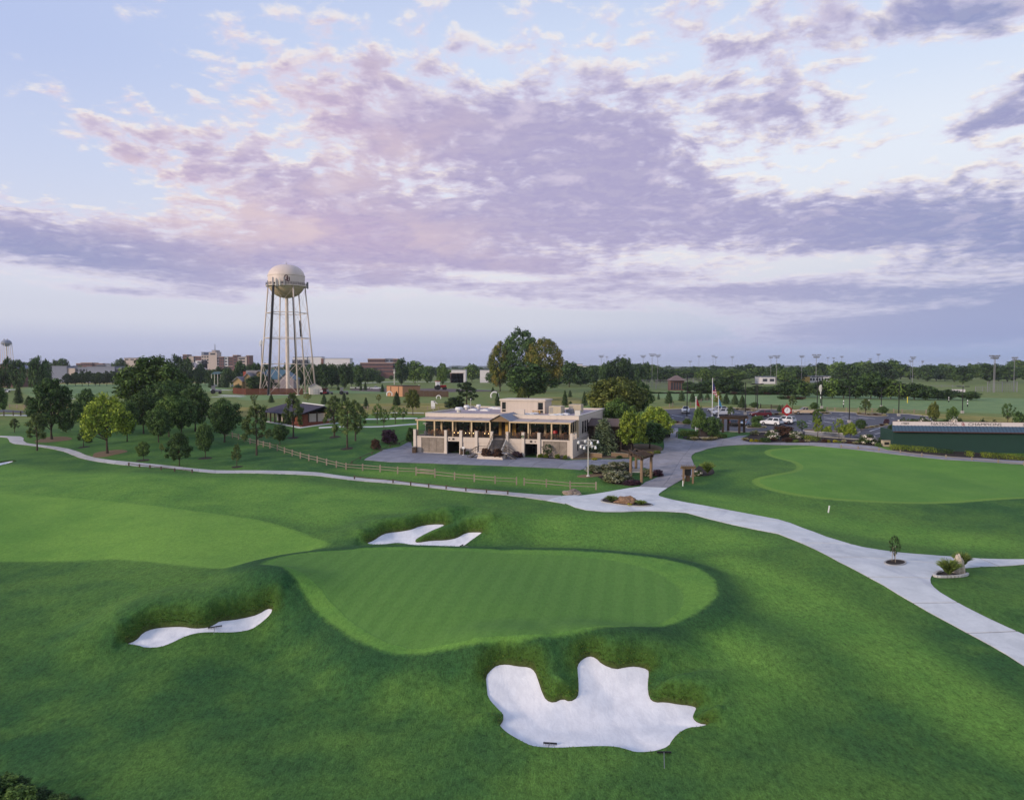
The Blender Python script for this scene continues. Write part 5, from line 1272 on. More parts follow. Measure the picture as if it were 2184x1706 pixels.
# lower shingled wing at the right
m = MB(); m.prism([(13.0, 4.75), (16.5, 5.9), (20.0, 4.75), (20.0, 4.6), (13.0, 4.6)], 0, 29.8, 38)
part('wing_roof', m, simple('brown_shingle', '5d4f4a', .95, .2, 3.0, bstr=.4)); part('wing_wall', MB().box(29.8, 37.5, 13.8, 19.5, -.4, 4.6), M_WOODD)
for x in (31, 33.5, 36): part('wing_post', MB().box(x, x + .25, 13.1, 13.35, -.3, 4.65), M_WOOD)
# things standing on the terrace and by the wall
def C2W(u, v, w=0.0):
    return Vector((CLUB_O[0] + u * CU[0] + v * CV[0], CLUB_O[1] + u * CU[1] + v * CV[1], CLUB_O[2] + w))
def chair_proto():
    r = empty('terrace_chair', (0, 0, 0)); tag(r, 'brown slatted wooden chair on the club house terrace', 'chair', 'wooden chairs on the club house terrace')
    MB().box(-.26, .26, -.26, .26, .40, .46).build('seat', M_TEAK, r)
    b_ = MB()
    for k in range(4): b_.box(-.24 + k * .13, -.16 + k * .13, .22, .26, .46, .95)
    b_.box(-.27, .27, .21, .27, .92, 1.0); b_.build('backrest', M_TEAK, r)
    for sx in (-1, 1):
        MB().box(sx * .27 - .03, sx * .27 + .03, -.26, .26, .62, .66).build('armrest', M_TEAK, r)
        for sy in (-1, 1): MB().box(sx * .25 - .03, sx * .25 + .03, sy * .25 - .03, sy * .25 + .03, 0, .64 if sy < 0 else .46).build('leg', M_TEAK, r)
    return r
def table_proto():
    r = empty('terrace_table', (0, 0, 0)); tag(r, 'square wooden table on the club house terrace', 'table', 'wooden tables on the club house terrace')
    t_ = MB()
    for k in range(6): t_.box(-.5 + k * .168, -.35 + k * .168, -.5, .5, .70, .74)
    t_.box(-.48, .48, -.4, -.34, .66, .70).box(-.48, .48, .34, .4, .66, .70); t_.build('tabletop', M_TEAK, r)
    for sx in (-1, 1):
        for sy in (-1, 1): MB().box(sx * .42 - .04, sx * .42 + .04, sy * .42 - .04, sy * .42 + .04, 0, .66).build('leg', M_TEAK, r)
    return r
ch, tb = chair_proto(), table_proto(); first = [True, True]
for u in (2.6, 5.0, 8.0, 10.4, 13.2, 19.6, 22.4, 25.0, 27.6):
    v = 2.2 + (u * 7 % 1.3)
    t_ = tb if first[1] else copy_tree(tb); first[1] = False
    t_.location = C2W(u, v, 3.08); t_.rotation_euler.z = CLUB_A
    for k in range(4):
        c = ch if first[0] else copy_tree(ch); first[0] = False
        a = k * math.pi / 2; c.location = C2W(u + math.sin(a) * .85, v + math.cos(a) * .85, 3.08); c.rotation_euler.z = CLUB_A - a
ht = empty('patio_heater', C2W(1.7, 1.4, 3.08), CLUB_A); tag(ht, 'mushroom patio heater at the left end of the club house terrace', 'heater')
MB().lathe([(.28, 0), (.28, .75), (.22, .8)], 12).build('base', M_GREYM, ht); MB().tube((0, 0, .8), (0, 0, 2.0), .04, .04, 8).build('pole', M_GREYM, ht); MB().lathe([(.02, 2.4), (.5, 2.22), (.52, 2.18), (.1, 2.2)], 16).build('reflector', M_OFFW, ht); MB().lathe([(.1, 1.9), (.12, 2.15)], 10).build('burner', M_OFFW, ht)
um = empty('red_umbrella', C2W(26.3, 2.2, 3.08), CLUB_A); tag(um, 'closed red sunshade on the right half of the club house terrace', 'umbrella')
MB().lathe([(.3, 0), (.3, .08), (.05, .1)], 12).build('base', M_GREYM, um); MB().tube((0, 0, .1), (0, 0, 1.5), .025, .025, 8).build('pole', M_TEAK, um); MB().lathe([(.42, .95), (.45, 1.0), (.40, 1.45), (.02, 1.5)], 12).build('cloth', M_RED, um)
sl = MB().path([tuple(C2W(u, .12, 4.0 - .10 * abs(math.sin(u * 1.07)))) for u in np.arange(6.7, 14.9, .4)], .008, 4).build('string_lights', M_BLACK); tag(sl, 'string of small warm bulbs along the terrace railing left of the stair', 'lights')
for k, u in enumerate((8.0, 8.75, 10.2, 10.95, 11.7, 13.9, 14.6)): MB().ball(tuple(C2W(u, .05, 3.86)), .065, 6).build('bulb', M_BULB, sl)
def bin_(u, v, lb, w=.7):
    r = empty('litter_bin', C2W(u, v, .02), CLUB_A); tag(r, lb, 'bin')
    MB().box(-w / 2, w / 2, -.33, .33, 0, 1.1).build('body', M_WOODD, r); MB().box(-w / 2 - .04, w / 2 + .04, -.37, .37, 1.1, 1.18).build('lid', M_GREYM, r); MB().box(-.2, .2, -.35, -.335, .7, .95).build('flap', M_BLACK, r)
bin_(.55, -.85, 'dark litter bin at the left corner of the club house'); bin_(9.95, -.7, 'dark litter bin right of the left undercroft opening', .8)
sg = empty('stand_sign', C2W(10.25, -1.2, .03), CLUB_A); tag(sg, 'white board on a thin stand in front of the litter bin', 'sign'); MB().tube((0, 0, 0), (0, 0, 1.2), .03, .03, 6).build('pole', M_WHITE, sg); MB().lathe([(.25, 0), (.25, .05), (.03, .07)], 10).build('base', M_WHITE, sg); MB().box(-.22, .22, -.03, .03, 1.1, 1.5).build('board', M_WHITE, sg)
wr = empty('wreath', C2W(21.05, -.30, 3.55), CLUB_A); tag(wr, 'round green wreath on a terrace pilaster right of the stair', 'wreath'); 
MB().path([(math.cos(a) * .2, 0, math.sin(a) * .2) for a in np.linspace(0, 2 * math.pi, 13)], .07, 6).build('ring', M_HEDGEGRASS, wr)
for u, v, w_, hg, mt, lb in [(16.0, -5.0, 2.4, 2.0, L_RED, 'red flowering shrub left in the stair planter'), (18.0, -5.0, 2.3, 1.9, L_RED, 'dark reddish shrub right in the stair planter'), (10.9, -.7, .9, 1.0, L_DARK, 'round dark shrub behind the litter bin'), (20.2, -1.3, 1.9, 1.4, L_PURPLE, 'purplish shrub left of the right undercroft opening'), (21.0, -1.7, 1.3, 1.1, L_PURPLE, 'lower purplish shrub beside the right undercroft opening')]:
    p = C2W(u, v); tree('bush', mt, (p[0], p[1], 4.85 + (.35 if v < -4 else 0)), w_, hg, lb, 'bush', 'bush', None, None, ('stem', 'foliage'))
for k, (u, w_, hg) in enumerate([(24.4, 1.3, .95), (25.4, 1.2, 1.0), (27.4, 1.2, .95), (28.8, 1.0, .85)]):
    p = C2W(u, -.75); tree('bush', L_HEDGE, (p[0], p[1], 4.85), w_, hg, ['leftmost', 'second', 'third', 'rightmost'][k] + ' of four yellow green round shrubs under the right pebble panel', 'bush', 'bush', 'round shrubs under the right pebble panel', None, ('stem', 'foliage'))
p = C2W(25.6, -.35); tree('airy', L_DARK, (p[0], p[1], 4.8), 2.2, 2.6, 'climbing rose in front of the right pebble panel', 'plant', 'rose_bush', None, 1, ('stem', 'foliage'))
# ------------------------------------------------------------------ water tower
M_TANK = stucco('tank_paint', 'cfc3b2', .55, .05)
def tank_f(b):
    co = b.n('ShaderNodeTexCoord').outputs['Object']; x, y, z = b.xyz(co)
    n = b.noise(co, .35, 5, .6); st = b.noise(b.vm('MULTIPLY', co, (1.6, 1.6, .10)), 1.2, 5, .65)
    c = b.mix(b.ss(z, 46.8, 44.6), srgb('c9bab2'), srgb('ad9c82'))          # darker buff tone below the walkway
    c = b.mix(b.mul(b.ss(st, .55, .75), .45), c, srgb('8a7a62'))
    c = b.mix(b.mul(b.ss(z, 45.5, 41.5), b.mul(b.ss(st, .35, .6), .55)), c, srgb('5f5540'))
    k = b.lin(n, 0, 1, .93, 1.07)
    return principled(b, b.mix(1.0, c, b.vec(k, k, k), 'MULTIPLY'), .5, .35)
M_TANK = material('tank_paint', tank_f)
M_LEG = simple('tower_leg_paint', 'c6b8ae', .6, .12, .4); M_RUST = simple('tower_black_cables', (.016, .016, .022), .7, .2, 1.0)
TX, TY = -96.57, 315.0; TZ = GROUND_Z(TX, TY)
tw = empty('water_tower', (TX, TY, TZ)); tag(tw, 'tall cream water tower on six legs with a domed tank and a dark monogram', 'water tower')
def tp(name, mb, mat, parent=None, smooth=False): return mb.build(name, mat, parent or tw, smooth)
z0 = TZ
Rt = 7.65
prof = [(.02, 50.15), (1.5, 50.2), (3.0, 50.55), (4.6, 51.35), (5.9, 52.45), (6.9, 53.7), (7.45, 54.8), (Rt, 55.6), (Rt, 59.35), (7.5, 60.2), (7.05, 61.3), (6.2, 62.4), (5.0, 63.3), (3.5, 63.95), (1.8, 64.25), (.02, 64.32)]
tank = tp('tank', MB().lathe([(r, z - z0) for r, z in prof], 48), M_TANK, smooth=True)
tp('tank_seam', MB().lathe([(Rt + .005, 59.25 - z0), (Rt + .13, 59.3 - z0), (Rt + .13, 59.5 - z0), (Rt - .06, 59.56 - z0)], 48), M_LEG, tank)
tp('finial', MB().tube((0, 0, 64.25 - z0), (0, 0, 65.1 - z0), .22, .15, 8).tube((0, 0, 65.1 - z0), (0, 0, 65.9 - z0), .05, .03, 6), M_GREYM, tank)
# interlocking monogram on the front of the cylinder
def on_tank(a, z): # a metres along the surface to the right of centre
    t = a / (Rt + .05) - math.pi / 2 + .32
    return ((Rt + .05) * math.cos(t), (Rt + .05) * math.sin(t), z - z0)
def stroke_on(fn, pts, w, parent, mat, name='letter', close=False, sub=5):
    P = []
    n = len(pts)
    for k in range(n if close else n - 1):
        a, c = np.array(pts[k]), np.array(pts[(k + 1) % n])
        for s_ in range(sub): P.append(a + (c - a) * s_ / sub)
    if not close: P.append(np.array(pts[-1]))
    P = np.array(P); T = (np.roll(P, -1, 0) - np.roll(P, 1, 0)) if close else np.gradient(P, axis=0)
    T /= np.hypot(T[:, 0], T[:, 1])[:, None] + 1e-9; N_ = np.stack([-T[:, 1], T[:, 0]], 1) * w / 2
    m = MB(); L = len(P)
    for k in range(L if close else L - 1):
        j = (k + 1) % L
        m.quad(fn(*(P[k] - N_[k])), fn(*(P[j] - N_[j])), fn(*(P[j] + N_[j])), fn(*(P[k] + N_[k])))
    return m.build(name, mat, parent)
M_CRIM = simple('dark_crimson', (.055, .012, .016), .5, .1, 3.0)
oct_ = lambda cx, cz, w, hh, c: [(cx - w + c, cz - hh), (cx + w - c, cz - hh), (cx + w, cz - hh + c), (cx + w, cz + hh - c), (cx + w - c, cz + hh), (cx - w + c, cz + hh), (cx - w, cz + hh - c), (cx - w, cz - hh + c)]
stroke_on(on_tank, oct_(-.25, 57.95, .62, 1.0, .34), .38, tank, M_CRIM, 'emblem', True, 3)
stroke_on(on_tank, [(-.05, 58.4), (-.05, 56.95), (.2, 56.6), (.75, 56.6), (1.0, 56.95), (1.0, 58.3)], .36, tank, M_CRIM, 'emblem', False, 3)
bal = tp('balcony', MB().lathe([(Rt - .3, 54.75 - z0), (8.5, 54.9 - z0), (8.5, 55.25 - z0), (Rt - .1, 55.25 - z0)], 48), M_LEG)
rl = MB()
for k in range(48):
    a = 2 * math.pi * k / 48; rl.tube((8.45 * math.cos(a), 8.45 * math.sin(a), 55.25 - z0), (8.45 * math.cos(a), 8.45 * math.sin(a), 56.35 - z0), .05, .05, 5)
for zz_ in (55.65, 56.0, 56.35): rl.lathe([(8.40, zz_ - z0 - .04), (8.50, zz_ - z0 - .04), (8.50, zz_ - z0 + .04), (8.40, zz_ - z0 + .04)], 48)
tp('balcony_railing', rl, M_IRON, bal)
for a, dz, mt, w in ((-128, 1.9, M_GREYM, .28), (-119, 1.2, M_OFFW, .2), (-108, 1.5, M_OFFW, .26), (-96, 1.9, M_GREYM, .26), (-10, .9, M_GREYM, .4), (-4, .4, M_GREYM, .2), (-150, .6, M_GREYM, .18), (-114, .9, M_GREYM, .18)):
    a += 17; x, y = 8.75 * math.cos(R(a)), 8.75 * math.sin(R(a))
    tp('antenna_panel', MB().box(x - w, x + w, y - .12, y + .12, 55.0 - z0 - .9 + dz * .3, 56.2 - z0 + dz), mt, bal)
tp('riser', MB().lathe([(.78, 0), (.78, 20), (.66, 40), (.66, 49.6 - z0 + .6)], 18).lathe([(.78, 47.6 - z0), (.78, 47.9 - z0)], 18), M_LEG, smooth=True)
ANG = [7, -53, -113, 187, 127, 67]
def legpt(a, z):
    t = (54.6 - z) / (54.6 - z0); r = 7.75 + t * 4.0
    return Vector((r * math.cos(R(a)), r * math.sin(R(a)), z - z0))
for a in ANG:
    lg = tp('leg', MB().tube(legpt(a, z0), legpt(a, 54.9), 0.36, .27, 12), M_LEG, smooth=True)
    tp('footing', MB().lathe([(.9, -.3), (.9, .25), (.45, .3)], 10, legpt(a, z0)[:2]), M_OFFW, lg)
cb = MB()
d_ = legpt(-113, 30); off = Vector((math.cos(R(-113)), math.sin(R(-113)), 0)) * .55
cb.path([legpt(-113, z0) + off, legpt(-113, 54.6) + off, Vector((8.2 * math.cos(R(-111)), 8.2 * math.sin(R(-111)), 56.0 - z0))], 0.5, 8)
tp('cable_run', cb, M_RUST)
tp('cable_run', MB().path([legpt(-53, 22) + Vector((-.35, -.35, 0)), legpt(-53, 50) + Vector((-.35, -.35, 0))], .18, 6), M_RUST)
tp('cable_run', MB().path([legpt(67, 34) + Vector((-.4, -.3, 0)), legpt(67, 41) + Vector((-.4, -.3, 0))], .3, 6), M_RUST)
for zr in (43.7, 33.0, 22.0):
    for a, c in zip(ANG, ANG[1:] + ANG[:1]): tp('strut', MB().tube(legpt(a, zr), legpt(c, zr), .17, .17, 6), M_LEG)
lv = [53.8, 43.7, 33.0, 22.0, z0 + .5]
for a, c in zip(ANG, ANG[1:] + ANG[:1]):
    for z_a, z_b in zip(lv[:-1], lv[1:]):
        r_ = .045 if z_b > 22 - 1 else .085
        tp('brace_rod', MB().tube(legpt(a, z_a), legpt(c, z_b), r_, r_, 5).tube(legpt(c, z_a), legpt(a, z_b), r_, r_, 5), M_LEG)

# ------------------------------------------------------------------ stockade fence, shed and trees at the tower
M_CEDARW = simple('stained_fence', (.115, .036, .018), .8, .3, 1.2, bstr=.3, rand=.15)
fc = empty('stockade_fence', tuple(G(zD(75, 1545)))); tag(fc, 'reddish brown wooden stockade fence round the water tower', 'fence')
cn = [G(zD(75, 1545)), G(zD(345, 1572)), G(zD(1535, 1562)), G(zD(1840, 1558)), G(zD(2047, 1550)), G(z2(947, 1082))]
inv_o = Vector(fc.location)
for a, c in [(cn[k], cn[k + 1]) for k in (0, 1, 3, 4)]:
    L_ = (c - a).length; n = max(1, int(L_ / 2.4)); d = (c - a) / n; ang = math.atan2(d.y, d.x)
    for k in range(n):
        p = a + d * k; zg = GROUND_Z(p.x, p.y)
        m = MB()
        nb = 12; w = d.length / nb
        for q_ in range(nb):
            t0 = p + d * (q_ / nb) - inv_o; u = Vector((math.cos(ang), math.sin(ang), 0)); nn = Vector((-u.y, u.x, 0)) * .03
            hh = 2.75 + random.uniform(-.05, .05); off_ = nn * (.0 if q_ % 2 else .9)
            q0 = t0 + u * .015; q1 = t0 + u * (w - .015); zb_ = zg - inv_o.z - .1
            i = len(m.v)
            m.v += [tuple(q0 - nn + off_)[:2] + (zb_,), tuple(q1 - nn + off_)[:2] + (zb_,), tuple(q1 + nn + off_)[:2] + (zb_,), tuple(q0 + nn + off_)[:2] + (zb_,)]
            m.v += [v[:2] + (zb_ + hh,) for v in m.v[i:i + 4]]
            m.f += [(i, i + 3, i + 2, i + 1), (i + 4, i + 5, i + 6, i + 7), (i, i + 1, i + 5, i + 4), (i + 1, i + 2, i + 6, i + 5), (i + 2, i + 3, i + 7, i + 6), (i + 3, i, i + 4, i + 7)]; m.m += [0] * 6
        o = m.build('fence_panel', M_CEDARW, fc)
def bldg(name, p0, u_dir, label, cat='building', z=None):
    """frame with x along u_dir and y to its left, on the ground at p0"""
    return tag(empty(name, (p0[0], p0[1], GROUND_Z(p0[0], p0[1]) if z is None else z), math.atan2(u_dir[1], u_dir[0])), label, cat)
M_SHED = simple('shed_siding', 'd6ccc0', .8, .05, 1.0); M_ROOFG = simple('grey_shingle', '7c7a7e', .95, .15, 2.0)
p0 = G(zD(1675, 1566)); sh = bldg('shed', p0, (.92, .38), 'small cream garden shed with double doors by the stockade fence', 'shed')
sh_rz = sh.rotation_euler.z
MB().box(0, 5.0, 0, 4.4, -.2, 3.1).prism([(0, 3.1), (5.0, 3.1), (2.5, 4.5)], 1, .0, 4.4).build('wall', M_SHED, sh)
MB().prism([(-.25, 2.98), (2.5, 4.52), (5.25, 2.98), (5.25, 3.1), (2.5, 4.66), (-.25, 3.1)], 1, -.2, 4.6).build('roof', M_ROOFG, sh)
for x in (1.4, 2.55):
    dd_ = MB().box(x, x + 1.05, -.06, -.004, .1, 2.5).build('door', M_SHED, sh); MB().box(x + .1, x + .95, -.09, -.063, .3, 1.2).box(x + .1, x + .95, -.09, -.063, 1.35, 2.35).build('door_panel', M_OFFW, dd_)
MB().box(1.36, 1.40, -.1, -.02, 0, 2.6).box(3.62, 3.66, -.1, -.02, 0, 2.6).box(2.46, 2.54, -.1, -.02, 0, 2.6).build('door_trim', M_GREYM, sh)
T_('wide', L_DARK, zD, 650, 1480, 1120, 640, 'low wide dark tree inside the stockade fence below the tower', name='shade_tree', seed=2, dep=324)
T_('bush', L_CEDAR, zD, 170, 1480, 1290, 210, 'dark shrub at the left corner inside the stockade fence', 'bush', 'bush', dep=327, parts=('stem', 'foliage'))
# house with a blue roof behind the fence
M_BLUER = simple('blue_metal_roof', '45606f', .5, .1, .6); M_YELW = simple('yellow_siding', 'a58c66', .8, .06, 1.0); M_STONEW = simple('grey_stone_wall', '8d8389', .9, .3, 1.5, bstr=.3)
M_BRICKR = simple('red_brick', '8e4a3c', .9, .2, 3.0, bstr=.2)
def atpx(p, dep):
    v = at_depth(p, dep); return Vector((v.x, v.y, GROUND_Z(v.x, v.y)))
D_H = 345.0
def zat(p, dep): return at_depth(p, dep).z
hl, hr_ = at_depth(zD(640, 1230), D_H), at_depth(zD(1330, 1230), D_H)
hb = bldg('blue_roof_house', (hl.x, hl.y), (1, 0), 'house with a steep blue metal roof behind the stockade fence', 'house'); gz = hb.location.z
Wd = hr_.x - hl.x; er = zat(zD(900, 1235), D_H) - gz; tr_ = zat(zD(900, 1045), D_H) - gz
MB().box(0, Wd, 0, 10, -.2, er).build('wall', M_STONEW, hb)
MB().quad((-.6, -.6, er - .2), (Wd + .6, -.6, er - .2), (Wd - 4, 5, tr_), (1.5, 5, tr_)).quad((Wd + .6, 10.6, er - .2), (-.6, 10.6, er - .2), (1.5, 5, tr_), (Wd - 4, 5, tr_)).poly([(Wd + .6, -.6, er - .2), (Wd + .6, 10.6, er - .2), (Wd - 4, 5, tr_)]).poly([(-.6, 10.6, er - .2), (-.6, -.6, er - .2), (1.5, 5, tr_)]).build('roof', M_BLUER, hb)
gx = at_depth(zD(1290, 1345), D_H).x - hl.x
MB().prism([(gx - 5.2, -.1), (gx + 1.8, -.1), (gx + 1.8, er - .5), (gx - 1.7, er + 2.6), (gx - 5.2, er - .5)], 1, -2.5, 0).build('gable', M_STONEW, hb)
MB().prism([(gx - 5.6, er - .7), (gx - 1.7, er + 2.7), (gx + 2.2, er - .7), (gx + 2.2, er - .4), (gx - 1.7, er + 3.1), (gx - 5.6, er - .4)], 1, -2.9, 3.5).build('gable_roof', M_BLUER, hb)
wv = MB(); 
for rr2, mt in ((.95, 0),): wv.prism([(gx - .4 + .75 * math.cos(a), 2.6 + 1.05 * math.sin(a)) for a in np.linspace(0, 2 * math.pi, 15)[:-1]], 1, -2.62, -2.51)
wf = wv.build('window', M_WHITE, hb); MB().prism([(gx - .4 + .5 * math.cos(a), 2.6 + .78 * math.sin(a)) for a in np.linspace(0, 2 * math.pi, 15)[:-1]], 1, -2.66, -2.63).build('pane', M_GLASS, wf)
yl = at_depth(zD(135, 1280), D_H)
yh = bldg('gabled_house', (yl.x, yl.y - 6), (1, 0), 'yellow gabled house left of the blue roofed one with a brick chimney', 'house')
def gx_(px): return at_depth(zD(px, 1200), D_H).x - yl.x
def gz_(py): return zat(zD(300, py), D_H) - yh.location.z
for a, c, top, ev in ((135, 350, 1190, 1280), (325, 500, 1110, 1200), (540, 690, 1055, 1120)):
    xa, xc = gx_(a), gx_(c); xm = (xa + xc) / 2
    MB().prism([(xa + .5, -.2), (xc - .5, -.2), (xc - .5, gz_(ev)), (xm, gz_(top) - .3), (xa + .5, gz_(ev))], 1, a * .012, 9).build('gable', M_YELW, yh)
    MB().prism([(xa, gz_(ev) - .3), (xm, gz_(top) - .3), (xc, gz_(ev) - .3), (xc, gz_(ev)), (xm, gz_(top) + .1), (xa, gz_(ev))], 1, a * .012 - .6, 9.4).build('roof', M_ROOFG, yh)
MB().box(gx_(215), gx_(285), 10.5, 11.5, 0, gz_(1085)).build('chimney', M_BRICKR, yh)
MB().box(gx_(290), gx_(560), 9.5, 14, -.2, gz_(1060)).build('flat_block', M_ROOFG, yh)
ce = at_depth(zD(672, 1000), 380); cl_t = tag(empty('cell_mast', (ce.x, ce.y, GROUND_Z(ce.x, ce.y))), 'thin grey cell mast left of the water tower', 'mast')
hm = zat(zD(672, 440), 380) - cl_t.location.z
MB().tube((0, 0, 0), (0, 0, hm), .35, .22, 8).build('pole', M_GREYM, cl_t); MB().box(-.9, -.5, -.2, .2, hm - 3.0, hm - .3).box(.5, .9, -.2, .2, hm - 3.0, hm - .3).box(-.2, .2, -.5, .5, hm - 2, hm - .2).build('antenna_panel', M_WHITE, cl_t); MB().ball((0, 0, hm), .5, 6).build('cap', M_WHITE, cl_t)

# ------------------------------------------------------------------ brick pavilion with the dark roof
M_DKROOF = simple('charcoal_shingle', '3d3a48', .95, .12, 2.0, bstr=.3); M_PANEL = simple('cream_panel', 'a79d95', .8, .06, 1.0)
def brickf(b):
    co = b.n('ShaderNodeTexCoord').outputs['Object']; n = b.noise(co, 1.5, 4, .6); m = b.noise(b.vm('MULTIPLY', co, (4, 4, 12)), 1.0, 3, .6)
    return principled(b, b.mix(b.ss(b.add(b.mul(n, .5), b.mul(m, .5)), .35, .65), srgb('5e3529'), srgb('7d4a3a')), .9, .15, 0, m, .3, .02)
M_BROWNB = material('brown_brick', brickf)
pc = G(zG(915, 802)); pl = G(zG(205, 690)); du = Vector((pc.x - pl.x, pc.y - pl.y)); Lp = du.length; du /= Lp
pv = bldg('brick_pavilion', (pl.x, pl.y), du, 'brown brick pavilion with a dark sloping roof and a little cupola', 'building', z=7.0)
dpv = 8.5
MB().box(Lp - 4.2, Lp, 0, .3, -.8, 1.05).box(Lp - .3, Lp, .3, dpv, -.8, 1.05).box(Lp - 3.0, Lp, 0, .28, 1.05, 2.9).box(.3, Lp - .3, dpv - .3, dpv, -.8, 2.9).build('brick_wall', M_BROWNB, pv)
MB().box(Lp - .28, Lp - .05, .35, 1.6, 1.05, 2.9).build('brick_pier', M_BROWNB, pv)
for k, (a, c) in enumerate(((1.7, 3.8), (4.1, 6.2), (6.5, 8.2))):
    for q_ in range(4): MB().box(Lp - .22, Lp - .1, a + .02, c - .02, 1.07 + q_ * .47, 1.07 + q_ * .47 + .45).build('panel', M_PANEL, pv)
for y in (1.6, 3.82, 6.22): MB().box(Lp - .24, Lp + .05, y, y + .26, 1.05, 3.3).build('post', M_WOODD, pv)
for k in range(7):
    x = .4 + k * (Lp - 4.8) / 6; MB().box(x - .12, x + .12, .1, .35, -.6, 2.9).build('post', M_WOODD, pv)
for k in range(5): MB().box(1 + k * 2.1, 1.7 + k * 2.1, 2.6, 2.8, -.5, 2.4).build('screen', M_PANEL if k % 2 else M_GREYM, pv)
MB().box(.2, Lp - 4.2, 3.2, 3.4, -.6, 2.9).build('inner_wall', M_DKIN, pv)
rz_ = 5.0; A_ = (-1.2, -1.2, 2.75); B_ = (Lp + .6, -1.2, 2.75); C_ = (Lp + 1.6, dpv / 2 + .6, rz_ - .5); D_ = (4.8, dpv / 2, rz_); E_ = (-1.2, dpv + 1.2, 2.75); F_ = (Lp + .6, dpv + 1.2, 2.75)
ro = MB(); up_ = lambda p, d=.0: (p[0], p[1], p[2] + d)
for quad in ((A_, B_, C_, D_), (F_, E_, D_, C_)): ro.quad(*[up_(p, .16) for p in quad]); ro.quad(*[up_(p) for p in quad[::-1]])
ro.poly([up_(p, .16) for p in (E_, A_, D_)]); ro.quad(A_, B_, up_(B_, .16), up_(A_, .16)); ro.quad(B_, C_, up_(C_, .16), up_(B_, .16)); ro.quad(C_, F_, up_(F_, .16), up_(C_, .16)); ro.quad(E_, A_, up_(A_, .16), up_(E_, .16))
ro.build('roof', M_DKROOF, pv)
MB().prism([(Lp * .55, rz_ + .05), (Lp + 1.6, rz_ - .28), (Lp + 1.6, rz_ - .12), (Lp * .55, rz_ + .22)], 1, dpv / 2 + .35, dpv / 2 + .75).build('ridge_flashing', M_WHITE, pv)
cu = MB().box(4.0, 5.2, dpv / 2 - .6, dpv / 2 + .6, rz_ - .2, rz_ + .9).build('cupola', M_PANEL, pv)
MB().lathe([(.95, rz_ + .9), (.6, rz_ + 1.1), (.55, rz_ + 1.4), (.8, rz_ + 1.45), (.35, rz_ + 1.8), (.02, rz_ + 2.0)], 4, (4.6, dpv / 2)).build('cupola_roof', M_DKROOF, cu)
for dy_ in (-.2, .45):
    lm = MB().ball((Lp + .25, 6.35 + dy_ * 0, 2.45 + dy_), .13, 8).build('wall_lamp', M_BULB, pv)
walk = sheet('pavilion_walk', [pl.xy + du * -1.5 - Vector((-du.y, du.x)) * .2, pc.xy + du * 1.2 - Vector((-du.y, du.x)) * 1.3, pc.xy + du * 1.6 + Vector((-du.y, du.x)) * 9, pc.xy + du * .1 + Vector((-du.y, du.x)) * 9, pc.xy + du * .1, pl.xy + du * -1.5 + Vector((-du.y, du.x)) * .9], M_CONC, .07, 1.5, .2); walk['kind'] = 'structure'

# ------------------------------------------------------------------ orange brick cube
M_ORB = simple('orange_brick', 'a67c5e', .9, .12, 2.0, bstr=.2)
cA, cB, cC = G(zH(484, 612)), G(zH(706, 624)), G(zH(900, 618))
ud = Vector((cB.x - cA.x, cB.y - cA.y)); Lc = ud.length; ud /= Lc
cb_ = bldg('pump_house', (cA.x, cA.y), ud, 'plain orange brick pump house with a flat roof', 'building')
hC = zat(zH(705, 478), cB.y) - cb_.location.z
wl = MB(); dC = 8.5
wl.box(0, Lc, 0, .3, -.3, hC).box(Lc - .3, Lc, .3, dC, -.3, hC).box(0, .3, .3, dC, -.3, hC).box(.3, Lc - .3, dC - .3, dC, -.3, hC)
wl.build('wall', M_ORB, cb_); MB().box(-.15, Lc + .15, -.15, dC + .15, hC, hC + .18).build('roof', M_WOODD, cb_)
for t in (.27, .76): MB().box(Lc * t - .2, Lc * t + .2, -.08, -.004, 0, hC - .2).build('downpipe', M_WOODD, cb_)
MB().box(Lc + .004, Lc + .05, dC * .42, dC * .6, hC * .42, hC * .62).build('window', M_GLASS, cb_); MB().tube((Lc - .2, dC * .95, hC), (Lc - .2, dC * .95, hC + .5), .15, .15, 6).build('vent', M_WHITE, cb_)
# dark screen fence right of the brick cube
sf0, sf1 = G(zH(910, 620)), G(zH(1350, 628))
sfe = bldg('screen_fence', (sf0.x, sf0.y), (sf1.x - sf0.x, sf1.y - sf0.y), 'dark brown screen fence right of the orange brick cube', 'fence'); Ls = (sf1.xy - sf0.xy).length
for k in range(10): MB().box(k * Ls / 10 + .03, (k + 1) * Ls / 10 - .03, 0, .08, -.1, 2.3 + .05 * (k % 2)).build('fence_panel', M_WOODD, sfe)

# ------------------------------------------------------------------ green wall with the lettered board
M_GREENW = simple('green_wall', (.012, .040, .030), .85, .2, .6, bstr=.2); M_BOARD = simple('pale_board', 'c9bfbd', .7, .05, .6); M_TEALR = simple('teal_metal_roof', '43596a', .5, .1, .5, metal=.2)
w0, w1 = G(zK(186, 832)), G(zK(1140, 892)); uw = (w1.xy - w0.xy).normalized()
gw = bldg('green_building', (w0.x, w0.y), uw, 'long dark green building with a pale board lettered NATIONAL CHAMPIONS', 'building'); LW = 34.0
pitch_ = R(0)
gz0 = gw.location.z
def wz(px, py, u):   # height on the front plane
    d_ = ray(zK(px, py)); n = np.array([-uw.y, uw.x, 0]); c = np.array([0, 0, CZ]); t = np.dot(np.array([w0.x, w0.y, 0]) - c, n) / np.dot(d_, n); return (c + t * d_)
q0 = wz(205, 430, 0); q1 = wz(205, 492, 0); q2 = wz(185, 572, 0)
zt, zb2, ze = q0[2] - gz0, q1[2] - gz0, q2[2] - gz0
MB().box(0, LW, 0, .3, -1.5, ze + .1).box(0, .3, .3, 7, -1.5, ze + .1).build('wall', M_GREENW, gw)
